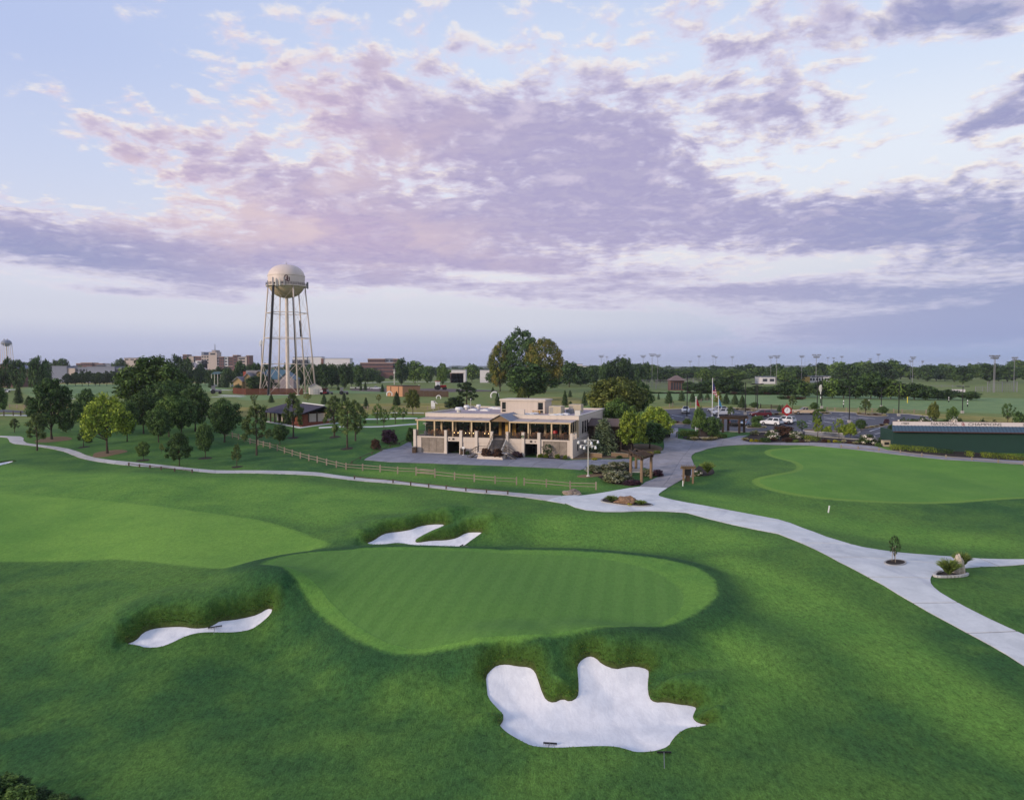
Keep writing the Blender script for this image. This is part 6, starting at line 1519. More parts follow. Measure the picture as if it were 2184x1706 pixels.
MB().box(-.2, LW, -.75, -.6, ze - .16, ze).build('fascia', simple('dark_red_trim', (.07, .028, .02), .7), gw)
MB().quad((-.3, -.75, ze), (LW, -.75, ze), (LW, .32, zb2 + .02), (-.1, .32, zb2 + .02)).quad((-.3, -.75, ze), (-.1, .32, zb2 + .02), (-.1, .32, ze), (-.3, .3, ze)).build('awning_roof', M_TEALR, gw)
M_SEAM = simple('roof_seam_dark', '37475a', .5)
for k in range(int(LW / .62)):
    x = .1 + k * .62; MB().prism([(-.75, ze + .01), (.32, zb2 + .03), (.32, zb2 + .08), (-.75, ze + .06)], 0, x, x + .11).build('roof_seam', M_SEAM, gw)
nbd = 8
for k in range(nbd):
    a, c = k * LW / nbd, (k + 1) * LW / nbd
    MB().box(a + .005, c - .005, .30, .42, zb2, zt).build('board', M_BOARD, gw)
MB().box(-.03, LW, .28, .45, zt, zt + .05).build('board_cap', simple('board_cap', (.12, .045, .035), .7), gw)
def text_mesh(s, size, name, mat, parent, loc, rot, spacing=1.0, extr=.012):
    cu_ = bpy.data.curves.new(name, 'FONT'); cu_.body = s; cu_.size = size; cu_.extrude = extr; cu_.space_character = spacing; cu_.resolution_u = 2
    o = bpy.data.objects.new(name, cu_); COL.objects.link(o)
    dg = bpy.context.evaluated_depsgraph_get(); dg.update()
    me = bpy.data.meshes.new_from_object(o.evaluated_get(dg)); bpy.data.objects.remove(o); bpy.data.curves.remove(cu_)
    me.materials.clear(); me.materials.append(mat)
    o = bpy.data.objects.new(name, me); o.location = loc; o.rotation_euler = rot; link(o, parent); return o, me
M_LET = simple('board_letters', (.045, .04, .045), .6)
def uof(px, py): 
    q_ = wz(px, py, 0); return (q_[0] - w0.x) * uw.x + (q_[1] - w0.y) * uw.y
bh = zt - zb2
def put_text(s, ua, ub, hfrac, name='lettering', serif=True):
    o, me = text_mesh(s, 1.0, name, M_LET, gw, (0, 0, 0), (math.pi / 2, 0, 0))
    xs = [v.co.x for v in me.vertices]; ys = [v.co.y for v in me.vertices]; wx = max(xs) - min(xs); hy = max(ys) - min(ys)
    sx, sy = (ub - ua) / wx, bh * hfrac / hy
    o.scale = (sx, sy, 1); o.location = (ua - min(xs) * sx, .286, zb2 + bh * (1 - hfrac) / 2 - min(ys) * sy); return o
put_text('1989', uof(330, 465), uof(440, 470), .56); put_text('NATIONAL', uof(778, 490), uof(1185, 520), .66); put_text('CHAMPIONS', uof(1345, 520), uof(1852, 565), .66); put_text('2', uof(2172, 580), uof(2196, 585), .56)
ue = (uof(1240, 515) + uof(1290, 515)) / 2; M_CRIM2 = simple('crimson', (.22, .012, .025), .5)
fnb = lambda a, z: (ue + a, .288, z)
zc_ = zb2 + bh * .5
stroke_on(fnb, oct_(-.07, zc_ + .07 * bh, .15, .30 * bh, .1), .09, gw, M_CRIM2, 'emblem', True, 3)
stroke_on(fnb, [(-.01, zc_ + .22 * bh), (-.01, zc_ - .22 * bh), (.07, zc_ - .36 * bh), (.19, zc_ - .36 * bh), (.27, zc_ - .22 * bh), (.27, zc_ + .18 * bh)], .085, gw, M_CRIM2, 'emblem', False, 3)
# clipped hedges
def hedge(P, w, hgt, label, mat=L_HEDGE, dens=420):
    P = np.array(P); Ls_ = np.hypot(*np.diff(P, axis=0).T); tot = Ls_.sum(); n = int(tot * dens / 2)
    r_ = np.random.default_rng(int(tot * 100)); s_ = r_.uniform(0, tot, n); cs = np.concatenate([[0], np.cumsum(Ls_)])
    x = np.interp(s_, cs, P[:, 0]); y = np.interp(s_, cs, P[:, 1]); i = np.clip(np.searchsorted(cs, s_) - 1, 0, len(P) - 2); T = (P[i + 1] - P[i]) / Ls_[i][:, None]; N_ = np.stack([-T[:, 1], T[:, 0]], 1)
    f_ = r_.integers(0, 3, n); t = r_.uniform(-1, 1, n); zz_ = r_.uniform(0, 1, n)
    lat = np.where(f_ == 0, t, np.where(f_ == 1, -1, 1)) * w / 2; hz_ = np.where(f_ == 0, 1, zz_) * hgt
    C = np.stack([x + N_[:, 0] * lat, y + N_[:, 1] * lat, full_height(x.copy(), y.copy()) + hz_], 1) + r_.normal(size=(n, 3)) * .04
    N3 = np.where((f_ == 0)[:, None], np.array([0, 0, 1.0]), np.stack([N_[:, 0] * np.sign(lat), N_[:, 1] * np.sign(lat), np.full(n, .2)], 1)) + r_.normal(size=(n, 3)) * .35
    o0 = C.mean(0); me = leaves_mesh('hedge_foliage', C - np.array([o0[0], o0[1], 0]), N3, .13 * np.ones(n), .5 + .5 * np.sin(s_ * 1.7), mat, r_, 1.3)
    root = tag(empty('hedge', (o0[0], o0[1], 0)), label, 'hedge'); link(bpy.data.objects.new('foliage', me), root); return root
def gpp(zf, pts): return [G(zf(*p))[:2] for p in pts]
hedge(gpp(zK, [(130, 850), (500, 880), (830, 905)]), 1.3, .9, 'clipped yellow green hedge along the left part of the green building')
hedge(gpp(zK, [(840, 905), (1090, 920)]), 1.2, .7, 'darker low hedge in the middle of the green building', L_DARK)
hedge(gpp(zK, [(1290, 955), (1410, 965)]), 1.2, .9, 'short clipped hedge block right of the gap before the green building')
hedge(gpp(zK, [(1520, 970), (1900, 1000), (2184, 1020), (2500, 1045)]), 1.3, .9, 'clipped hedge along the right part of the green building')
hedge(gpp(zI, [(110, 740), (120, 700), (260, 720), (420, 690)]), .9, .75, 'low clipped hedge at the corner of the drive')
hedge(gpp(zI, [(140, 670), (460, 690)]), .8, .7, 'second clipped hedge behind the corner hedge')
hedge(gpp(zI, [(280, 775), (420, 740), (580, 720), (920, 745)]), .8, .7, 'clipped hedge round the sapling and round tree by the drive')
hedge(gpp(zJ, [(580, 760), (820, 800)]), 1.0, .8, 'low clipped hedge in the bed by the car park')
# ------------------------------------------------------------------ rail fences
M_RAILT = simple('split_rail_tan', (.24, .195, .15), .85, .2, 2.5, bstr=.3, rand=.12); M_RAILD = simple('dark_rail', (.075, .055, .042), .9, .25, 2.5, rand=.15)
def fence(pts, label, mat, hgt=1.15, rails=(.45, .9), r=.055, pr=.10, group=None, lift=0.0):
    P = [G(p) for p in pts]; P = [Vector((p.x, p.y, GROUND_Z(p.x, p.y))) for p in P]
    root = tag(empty('rail_fence', tuple(P[0])), label, 'fence', group); o = P[0]
    for p in P: 
        q_ = p - o; MB().box(q_.x - pr, q_.x + pr, q_.y - pr, q_.y + pr, q_.z - .2, q_.z + hgt).build('post', mat, root)
    for a, c in zip(P[:-1], P[1:]):
        for z in rails:
            j = random.uniform(-.03, .03)
            MB().tube(a - o + Vector((0, -.05, z + j)), c - o + Vector((0, -.05, z - j)), r, r * .9, 6).build('rail', mat, root)
    return root
fence([z2(x, y) for x, y in [(100,1378),(165,1408),(213,1418),(260,1430),(305,1448),(350,1466),(410,1478),(452,1488),(503,1500),(560,1518),(615,1538),(675,1558),(737,1578),(803,1596),(868,1610),(940,1630),(1015,1648),(1090,1664),(1218,1672),(1353,1682),(1488,1695),(1630,1700),(1775,1712)]] + [z3(240,1384), z3(407,1403), z3(582,1424), z3(757,1442), z3(942,1458), z3(1132,1468)], 'long tan split rail fence that runs across the lawn below the club house', M_RAILT)
fence([z3(1200,1474), z3(1397,1488), z3(1608,1505), z3(1838,1513)], 'short tan split rail fence with a leaning end post above the boulder', M_RAILT)
fence([z1(1145,1228), z1(1240,1241), z1(1333,1250), z1(1432,1263), z1(1552,1278), z1(1708,1290)], 'low dark single rail fence beside the left part of the cart path', M_RAILD, .55, (.42,), .06, .09)
fence([(756,1022.5)] + [z3(x, y) for x, y in [(35,1455),(192,1474),(352,1492),(507,1508),(682,1527),(865,1543),(1055,1556)]], 'low dark single rail fence along the cart path below the club house', M_RAILD, .6, (.46,), .06, .09)
fence([z5(x, y) for x, y in [(560,922),(710,935),(895,950),(1085,970),(1275,998),(1490,1014),(1720,1034),(1955,1056),(2184,1078)]], 'low rail fence along the walk at the putting green', M_RAILT, .6, (.3,), .055, .09)
fence([z2(1090,1664), z2(1135,1618), z2(1200,1585), z2(1290,1545), z2(1360,1525), z2(1430,1490), z2(1500,1470), z2(1590,1425)], 'low dark rail fence edging the terrace left of the club house', M_RAILD, .5, (.38,), .05, .07)
fence([zI(-40,238), zI(15,230), zI(310,215), zI(490,150), zI(590,135), zI(655,130)], 'pale rail fence on the mound beyond the white pickup', M_RAILT)
fence([zI(1480,245), zI(1655,252), zI(1850,258), zJ(20,262), zJ(190,270)], 'brown rail fence behind the maroon car', M_RAILD)
fence([zJ(x, 300 + (x - 950) * .026) for x in (950, 1080, 1270, 1470, 1700, 1880, 2060, 2200, 2400, 2600)], 'brown rail fence beyond the right half of the car park', M_RAILT)
fence([z1(x, 712 + (x - 85) * .06) for x in (85, 150, 215, 280)], 'pale rail fence above the road at the far left', M_RAILT)
fence([z1(x, 782) for x in (-60, 35, 118, 185, 262)], 'dark rail fence below the road at the far left', M_RAILD, 1.2)
fence([zH(x, 815) for x in (165, 215, 385, 550, 720, 890, 1055, 1215)], 'tan rail fence in the field left of the club house roof', M_RAILT)
# ------------------------------------------------------------------ lamps, poles, flags, clock
def top_z(p, dep): return at_depth(p, dep).z
ml = G(z4(142, 1242)); r_ = tag(empty('globe_lamp', (ml.x, ml.y, GROUND_Z(ml.x, ml.y))), 'white multi globe lamp post on the lawn right of the club house', 'lamp post')
H_ = top_z(z4(150, 862), ml.y) - r_.location.z
MB().lathe([(.28, 0), (.28, .12), (.12, .2)], 12).tube((0, 0, .1), (0, 0, H_), .085, .06, 10).build('pole', M_OFFW, r_)
for k in range(8):
    a = 2 * math.pi * k / 8 + .2; lowr = k % 2; ln = 1.55 if not lowr else 1.25; z = H_ - .55 - lowr * .75
    e = Vector((math.cos(a) * ln, math.sin(a) * ln, z))
    ar = MB().tube((0, 0, H_ - .35 if not lowr else H_ - 1.15), e, .045, .04, 6).tube((0, 0, H_ - 1.0 if not lowr else H_ - 1.5), e * .62 + Vector((0, 0, z * .38)), .03, .03, 5).build('arm', M_OFFW, r_)
    MB().lathe([(.02, z + .02), (.12, z - .02), (.15, z - .12)], 10, (e.x, e.y)).ball((e.x, e.y, z - .30), .21, 8).build('globe', M_WHITE, ar, True)
def dark_lamp(zf, bx, by, top, label, arm=True, dep=None):
    g = G(zf(bx, by)); z = GROUND_Z(g.x, g.y); o = tag(empty('lamp_post', (g.x, g.y, z)), label, 'lamp post'); Ht = top_z(zf(bx, top), g.y) - z
    MB().box(-.3, .3, -.3, .3, 0, .7).build('footing', M_KERB, o); MB().tube((0, 0, .7), (0, 0, Ht), .13, .10, 8).build('pole', M_BLACK, o)
    for s_ in (-1, 1): MB().box(min(0, s_ * 1.0), max(0, s_ * 1.0), -.05, .05, Ht - .12, Ht).box(min(s_ * .75, s_ * 1.55), max(s_ * .75, s_ * 1.55), -.3, .3, Ht - .14, Ht + .06).build('lamp_head', M_BLACK, o)
dark_lamp(z4, 1100, 690, 250, 'dark lamp post in front of the white pickup')
dark_lamp(z4, 1665, 645, 330, 'dark lamp post left of the maroon car'); dark_lamp(z4, 1768, 590, 350, 'left dark lamp post of the pair behind the maroon car'); dark_lamp(z4, 1783, 612, 345, 'right dark lamp post of the pair behind the maroon car')
dark_lamp(z5, 345, 590, 290, 'left dark lamp post of the pair behind the tan pickup'); dark_lamp(z5, 386, 572, 288, 'right dark lamp post of the pair behind the tan pickup'); dark_lamp(z5, 630, 700, 375, 'tall dark lamp post in the middle of the car park'); dark_lamp(z5, 915, 565, 385, 'dark lamp post at the far side of the car park'); dark_lamp(z5, 1070, 640, 350, 'dark lamp post left of the lettered wall'); dark_lamp(z5, 1636, 615, 375, 'dark lamp post behind the lettered wall')
def flagf(b):
    co = b.n('ShaderNodeTexCoord').outputs['Generated']; x, y, z = b.xyz(co)
    s_ = b.m('MODULO', b.mul(z, 13.0), 2.0)
    c = b.mix(b.m('GREATER_THAN', s_, 1.0), (.55, .52, .52), (.32, .02, .035))
    cant = b.mul(b.m('LESS_THAN', x, .42), b.m('GREATER_THAN', z, .46)); c = b.mix(cant, c, (.025, .03, .12)); return principled(b, c, .8, .1)
def flagpole(bx, by, top, label, mats, fz0, fz1, w, mat_pole=None):
    g = G(z4(bx, by)); z = GROUND_Z(g.x, g.y); o = tag(empty('flagpole', (g.x, g.y, z)), label, 'flagpole'); Ht = top_z(z4(bx, top), g.y) - z
    MB().lathe([(.3, 0), (.3, .1), (.12, .2)], 10).tube((0, 0, .1), (0, 0, Ht), .11, .07, 10).build('pole', M_WHITE, o); MB().ball((0, 0, Ht + .1), .16, 8).build('finial', M_OFFW, o)
    a, c = top_z(z4(bx, fz0), g.y) - z, top_z(z4(bx, fz1), g.y) - z
    v = []; f = []; nu, nv = 10, 10
    for i in range(nu + 1):
        for j in range(nv + 1):
            t = i / nu; s_ = j / nv; drop = t * .55 * (a - c)
            v.append((.10 + w * t * (.22 + .22 * s_), .16 * math.sin(t * 9 + s_ * 2) * t, a - s_ * (a - c) * .72 - t * .28 * (a - c)))
    for i in range(nu):
        for j in range(nv): k = i * (nv + 1) + j; f.append((k, k + 1, k + nv + 2, k + nv + 1))
    mesh_obj('flag', v, f, mats, o, True); return o
flagpole(1345, 658, 300, 'tall white flagpole with a hanging star spangled striped flag', material('striped_flag', flagf), 330, 478, 2.6)
fr_ = flagpole(1185, 812, 480, 'white flagpole with a hanging crimson and white flag', simple('crimson_flag', (.24, .012, .022), .8, .25, 2.0), 488, 575, 1.7)
MB().box(.25, .62, -.22, -.19, 9.7, 10.3).build('flag_emblem', M_WHITE, fr_) if False else None
flagpole(1405, 668, 468, 'white flagpole with a hanging blue flag', simple('blue_flag', (.05, .20, .36), .8, .2, 2.0), 488, 575, 1.7)
ck = G(zI(1915, 505)); cz_ = GROUND_Z(ck.x, ck.y); clk = tag(empty('street_clock', (ck.x, ck.y, cz_)), 'red street clock on a post with a round white dial', 'clock')
hc = top_z(zI(1925, 285), ck.y) - cz_
MB().lathe([(.45, 0), (.45, .3), (.3, .5), (.25, 1.4), (.14, 1.6), (.13, hc - 1.3), (.3, hc - 1.2), (.32, hc - 1.0), (.15, hc - .95)], 14).build('post', M_RED, clk)
hd = MB().prism([(1.0 * math.cos(a), hc + 1.0 * math.sin(a)) for a in np.linspace(0, 2 * math.pi, 25)[:-1]], 1, -.28, .28)
hd.prism([(-.5, hc - 1.0), (.5, hc - 1.0), (.75, hc - .7), (-.75, hc - .7)], 1, -.25, .25).prism([(-.45, hc + .92), (.45, hc + .92), (.25, hc + 1.25), (-.25, hc + 1.25)], 1, -.2, .2).tube((0, 0, hc + 1.2), (0, 0, hc + 1.75), .1, .03, 6)
for s_ in (-1, 1): hd.prism([(s_ * .85, hc - .75), (s_ * 1.1, hc - .75), (s_ * 1.12, hc + .5), (s_ * .9, hc + .5)], 1, -.18, .18)
head = hd.build('case', M_RED, clk); MB().prism([(.72 * math.cos(a), hc + .72 * math.sin(a)) for a in np.linspace(0, 2 * math.pi, 25)[:-1]], 1, -.31, -.283).build('dial', M_WHITE, head)
hm_ = MB().box(-.03, .03, -.33, -.313, hc - .08, hc + .45).prism([(-.3, hc - .22), (-.27, hc - .27), (.05, hc - .02), (.02, hc + .04)], 1, -.345, -.332)
for k in range(12):
    a = k * math.pi / 6; hm_.box(.60 * math.sin(a) - .025, .60 * math.sin(a) + .025, -.325, -.312, hc + .60 * math.cos(a) - .05, hc + .60 * math.cos(a) + .05)
hm_.build('hands', M_BLACK, head)
for k, (x, by, tp_, kind, lb) in enumerate([(375, 524, 425, 2, 'black and white range pole with a grey disc on top'), (580, 562, 500, 0, 'black and white range pole right of the disc topped one'), (805, 545, 495, 0, 'striped range pole behind the pine on the far island'), (1148, 524, 466, 1, 'yellow range pole on the driving range'), (1515, 517, 470, 0, 'farther black and white range pole behind the lettered wall'), (1682, 557, 497, 0, 'nearer black and white range pole at the right')]):
    g = G(z5(x, by)); z = GROUND_Z(g.x, g.y); o = tag(empty('range_pole', (g.x, g.y, z)), lb, 'pole'); Ht = top_z(z5(x, tp_), g.y) - z; n = 5
    for q_ in range(n): MB().tube((0, 0, Ht * q_ / n), (0, 0, Ht * (q_ + 1) / n), .13, .13, 8).build('band', simple('range_yellow', (.55, .45, .05)) if kind == 1 and q_ == 0 and k == 3 else (bpy.data.materials['range_yellow'] if kind == 1 else (M_WHITE if q_ % 2 == 0 and q_ or q_ == 4 else M_BLACK)), o)
    if kind == 2: MB().prism([(.6 * math.cos(a), Ht + 1.2 + 1.2 * math.sin(a)) for a in np.linspace(0, 2 * math.pi, 17)[:-1]], 1, -.08, .08).build('disc', M_OFFW, o)
# ------------------------------------------------------------------ pergolas and timber frame
def zg(v): return Vector((v.x, v.y, GROUND_Z(v.x, v.y)))
pps = [zg(G(z4(*p))) for p in [(555, 1252), (660, 1302), (752, 1262), (606, 1200)]]
pg = tag(empty('pergola', tuple(pps[1])), 'brown timber pergola with a curved beam top beside the path junction', 'pergola'); o_ = pps[1]; Hp = top_z(z4(660, 1082), pps[1].y) - pps[1].z
for p in pps: q_ = p - o_; MB().tube((q_.x, q_.y, q_.z - .2), (q_.x, q_.y, q_.z + Hp), .24, .22, 10).build('post', M_WOOD, pg)
a_, b2_, c2_ = [p - o_ for p in pps[:3]]
def beam(P0, P1, w, hh, name='beam', mat=M_WOODD, par=None):
    d = (P1 - P0); L_ = d.length; an = math.atan2(d.y, d.x); u = d / L_; n = Vector((-math.sin(an), math.cos(an), 0)) * w / 2; m = MB(); z = Vector((0, 0, hh)); i = 0
    m.v = [tuple(x) for x in (P0 - n, P1 - n, P1 + n, P0 + n, P0 - n + z, P1 - n + z, P1 + n + z, P0 + n + z)]; m.f = [(0, 3, 2, 1), (4, 5, 6, 7), (0, 1, 5, 4), (1, 2, 6, 5), (2, 3, 7, 6), (3, 0, 4, 7)]; m.m = [0] * 6
    return m.build(name, mat, par)
zt_ = Vector((0, 0, Hp))
d4 = pps[3] - o_
for P0, P1 in ((a_, b2_), (b2_, c2_), (a_, d4), (d4, c2_)): beam(P0 + zt_ - (P1 - P0) * .12, P1 + zt_ + (P1 - P0) * .12, .14, .32, 'beam', M_WOODD, pg)
for k in range(11):
    t = k / 10; s0 = (a_ + (b2_ - a_) * min(1, t * 2)) if t < .5 else (b2_ + (c2_ - b2_) * (t - .5) * 2); e0 = (a_ + (d4 - a_) * t * 1.2) if t < .8 else d4 + (c2_ - d4) * (t - .8) * 5
    d_ = (e0 - s0); d_ = d_.normalized() if d_.length > .2 else Vector((-.3, 1, 0)).normalized()
    beam(s0 + zt_ + Vector((0, 0, .33)) - d_ * .8, s0 + zt_ + Vector((0, 0, .33)) + d_ * 3.6, .10, .2, 'rafter', M_WOODD, pg)
bch = tag(empty('bench', tuple(zg(G(z4(610, 1228))))), 'grey bench in the shade of the curved pergola', 'bench')
MB().box(-.8, .8, -.25, .25, .42, .5).build('seat', M_OFFW, bch); MB().box(-.8, .8, .22, .28, .55, .95).build('backrest', M_GREYM, bch)
for s_ in (-1, 1): MB().box(s_ * .7 - .05, s_ * .7 + .05, -.2, .2, 0, .42).build('leg', M_GREYM, bch)
pp2 = [zg(G(zI(*p))) for p in [(850, 655), (1125, 668), (1205, 652), (940, 640)]]
pg2 = tag(empty('pergola', tuple(pp2[1])), 'dark brown pergola at the edge of the car park', 'pergola'); o2 = pp2[1]; Hp2 = top_z(zI(1125, 440), pp2[1].y) - pp2[1].z
for p in pp2: q_ = p - o2; MB().box(q_.x - .2, q_.x + .2, q_.y - .2, q_.y + .2, q_.z - .2, q_.z + Hp2).build('post', M_WOODD, pg2)
Q = [p - o2 for p in pp2]
for P0, P1 in ((Q[0], Q[1]), (Q[3], Q[2])): beam(P0 + Vector((-.8, 0, Hp2)), P1 + Vector((.9, 0, Hp2)), .2, .4, 'beam', M_WOODD, pg2)
for k in range(13):
    t = k / 12 * 1.15 - .07; s0 = Q[0] + (Q[1] - Q[0]) * t; e0 = Q[3] + (Q[2] - Q[3]) * t; d_ = (e0 - s0).normalized(); beam(s0 + Vector((0, 0, Hp2 + .4)) - d_ * .7, e0 + Vector((0, 0, Hp2 + .4)) + d_ * .7, .12, .26, 'rafter', M_WOODD, pg2)
tf = zg(G(z4(1065, 1312))); tf2 = zg(G(z4(1157, 1312))); fr = tag(empty('timber_frame', tuple(tf)), 'small brown timber arbour with a slatted top at the edge of the putting green lawn', 'arbour'); ft = tf2 - tf; Hf = top_z(z4(1065, 1170), tf.y) - tf.z
for q_ in (Vector((0, 0, 0)), ft, Vector((.35, 1.3, 0)), ft + Vector((.35, 1.3, 0))): MB().box(q_.x - .11, q_.x + .11, q_.y - .11, q_.y + .11, -.3, Hf).build('post', M_WOOD, fr)
for off_ in (Vector((0, 0, 0)), Vector((.35, 1.3, 0))): beam(off_ + Vector((-.45, 0, Hf)), off_ + ft + Vector((.45, 0, Hf)), .1, .24, 'beam', M_WOOD, fr)
for k in range(9): x = -.35 + (ft.x + .7) * k / 8; beam(Vector((x - .1, -.45, Hf + .245)), Vector((x + .45, 1.75, Hf + .245)), .1, .16, 'slat', M_WOOD, fr)
for z in (1.15, 2.35): beam(Vector((-.35, -.15, z)), ft + Vector((.35, -.15, z)) if z > 2 else Vector((.35, -.15, z)), .07, .12, 'crossbar', M_WOOD, fr)
beam(ft + Vector((-.35, -.15, 1.15)), ft + Vector((.35, -.15, 1.15)), .07, .12, 'crossbar', M_WOOD, fr)
wc = zg(G(z4(1108, 1300))) + Vector((.2, .9, 0)); wcool = tag(empty('water_cooler', tuple(wc)), 'black box under the small timber arbour', 'box'); MB().box(-.42, .42, -.35, .35, .95, 2.1).build('body', M_BLACK, wcool); MB().box(-.46, .46, -.39, .39, 2.1, 2.18).build('lid', M_DKIN, wcool); MB().box(-.3, .3, -.25, .25, 0, .95).build('stand', M_WOODD, wcool)
def stake(zf, bx, by, top, label, lean=.0):
    g = zg(G(zf(bx, by))); Ht = top_z(zf(bx, top), g.y) - g.z; o = MB().box(-.06, .06, -.06, .06, -.1, Ht).build('stake', M_WHITE); o.location = g; o.rotation_euler.y = lean; tag(o, label, 'stake')
stake(z4, 1060, 1337, 1285, 'white stake in front of the small timber arbour'); stake(z6, 417, 345, 287, 'leaning white stake on the lawn below the putting green', .14)
stake(z2, 1092, 1662, 1615, 'white post at the corner of the tan rail fence')
# ------------------------------------------------------------------ rocks
def rock(p, sx, sy, sz, label, c0, c1, seed=1, rz=0):
    r_ = np.random.default_rng(seed); bm = bmesh.new(); bmesh.ops.create_icosphere(bm, subdivisions=4, radius=1)
    from mathutils import noise
    for v in bm.verts:
        n = v.co.copy(); d_ = 1 + .30 * noise.noise(n * 1.3 + Vector((seed, 0, 0))) + .14 * noise.noise(n * 3.1 + Vector((0, seed, 0))) + .05 * noise.noise(n * 8)
        q_ = round(d_ * 9) / 9 * .3 + d_ * .7; v.co = Vector((n.x * sx * q_, n.y * sy * q_, max(-.25, n.z * q_) * sz))
    me = bpy.data.meshes.new('rock'); bm.to_mesh(me); bm.free()
    def f(b):
        co = b.n('ShaderNodeTexCoord').outputs['Object']; n = b.noise(co, 2.2, 6, .65); m = b.noise(co, 9, 5, .7)
        return principled(b, b.mix(b.ss(b.add(b.mul(n, .6), b.mul(m, .4)), .35, .65), c0, c1), .95, .15, 0, m, .7, .05)
    me.materials.append(material('stone', f)); o = link(bpy.data.objects.new('boulder', me)); o.location = p; o.rotation_euler.z = rz; return tag(o, label, 'boulder')
g = zg(G(zO(110, 945))); rock(g, 1.35, .8, .75, 'grey boulder beside the end of the short tan fence', srgb('6d5f55'), srgb('97897c'), 3, .15)
g = zg(G(zO(950, 1085))) + Vector((0, 0, .1)); rock(g, 1.45, .8, .85, 'orange brown boulder in the planting island at the junction', srgb('5f4a3a'), srgb('957a62'), 5, -.1)
g = zg(G(z6(1495, 855))) + Vector((0, 0, .1)); rock(g, .52, .55, 1.55, 'tall pale boulder in the curb edged bed at the right', srgb('9c8f7c'), srgb('c2b6a4'), 8, .4)
def blk(p, label):
    o = MB().box(-.16, .16, -.1, .1, -.02, .18).build('edging_stone', M_CONC2); o.location = p; tag(o, label, 'stone', 'edging stones of the boulder bed'); return o
e_ = blk((0, 0, 0), 'pale edging stone round the boulder bed'); n0_ = len(BB)
for k in range(0, n0_, 1):
    p = BB[k]; 
    if p[1] > BB[:, 1].mean() + .2: continue
    o = e_ if k == 0 or e_.location.length < 1 else e_.copy()
    if o is not e_: link(o)
    o.location = (p[0], p[1], GROUND_Z(p[0], p[1]) + .06); q_ = BB[(k + 1) % n0_] - p; o.rotation_euler.z = math.atan2(q_[1], q_[0])
# ------------------------------------------------------------------ ornamental grasses and small plants
ST = ('stem', 'foliage')
def tuft(zf, bx, by, top, w, mat, label, kind='tuft'): T_(kind, mat, zf, bx, by, top, w, label, 'plant', 'grass_clump' if kind == 'tuft' or mat is L_PLUME else 'shrub', parts=ST)
tuft(zO, 725, 1075, 945, 190, L_GRASSY, 'green grass clump left of the orange boulder'); tuft(zO, 1185, 1120, 1020, 170, L_GRASSY, 'green grass clump right of the orange boulder'); tuft(zO, 1010, 1125, 1065, 90, L_YEL, 'small yellow plant at the foot of the orange boulder', 'bush')
tuft(z6, 1420, 880, 715, 165, L_GRASSY, 'big round grass clump left of the pale boulder'); tuft(z6, 1530, 815, 660, 130, L_GRASSY, 'upright grass clump behind the pale boulder')
for x, by, tp_, w, lb in [(470, 585, 440, 260, 'left'), (640, 600, 430, 260, 'second'), (800, 560, 390, 280, 'third'), (930, 545, 385, 240, 'rear right')]: tuft(zO, x, by, tp_, w * 1.15, L_PLUME, f'{lb} pampas clump of the hedge like row behind the lamp post', 'bush')
tuft(zO, 760, 755, 500, 420, L_PLUME, 'largest pale pampas clump left of the curved pergola', 'bush'); tuft(zO, 920, 745, 520, 300, L_PLUME, 'pale pampas clump touching the curved pergola', 'bush'); tuft(zO, 1270, 660, 500, 190, L_PLUME, 'pampas clump seen through the curved pergola', 'bush')
for x, by, tp_, w, mt, lb in [(1455, 660, 515, 190, L_PURPLE, 'round purple bush right of the curved pergola'), (1000, 790, 690, 200, L_PURPLE, 'low purple bush in front of the curved pergola'), (1110, 790, 700, 160, L_PURPLE, 'second low purple bush in front of the curved pergola'), (1310, 330, 255, 170, L_YEL, 'yellow flowering plant above the curved pergola'), (1210, 330, 260, 110, L_YEL, 'smaller yellow flowering plant above the curved pergola'), (1440, 300, 235, 130, L_GRASSY, 'green plant at the curve of the drive'), (460, 405, 355, 110, L_YEL, 'yellow green plant below the spruce'), (850, 380, 320, 120, L_DARK, 'dark plant beside the low garden wall')]: tuft(zO, x, by, tp_, w, mt, lb, 'bush')
for x in (310, 720): 
    g0, g1 = zg(G(zO(x, 350))), zg(G(zO(x + 270, 368))); wlo = tag(empty('garden_wall', tuple(g0)), ('left' if x < 500 else 'right') + ' low tan timber garden wall under the spruce', 'wall'); beam(Vector((0, 0, -.1)), g1 - g0 + Vector((0, 0, -.1)), .25, .75, 'timber', M_WOOD, wlo); beam(Vector((0, -.02, .66)), g1 - g0 + Vector((0, -.02, .66)), .34, .1, 'cap', M_RAILT, wlo)
tuft(z4, 1298, 1225, 1085, 130, L_GRASSY, 'tall grass clump right of the small timber arbour'); tuft(z4, 1205, 1235, 1165, 90, L_BLOOM, 'white flowering plant beside the small timber arbour', 'bush')
for x, by, tp_, w, mt, lb in [(375, 790, 715, 120, L_TAN, 'first tan grass clump of the bed by the drive'), (560, 795, 725, 120, L_TAN, 'second tan grass clump of the bed by the drive'), (660, 790, 720, 120, L_TAN, 'third tan grass clump of the bed by the drive'), (730, 785, 715, 60, L_TAN, 'fourth tan grass clump of the bed by the drive')]: tuft(zI, x, by, tp_, w, mt, lb)
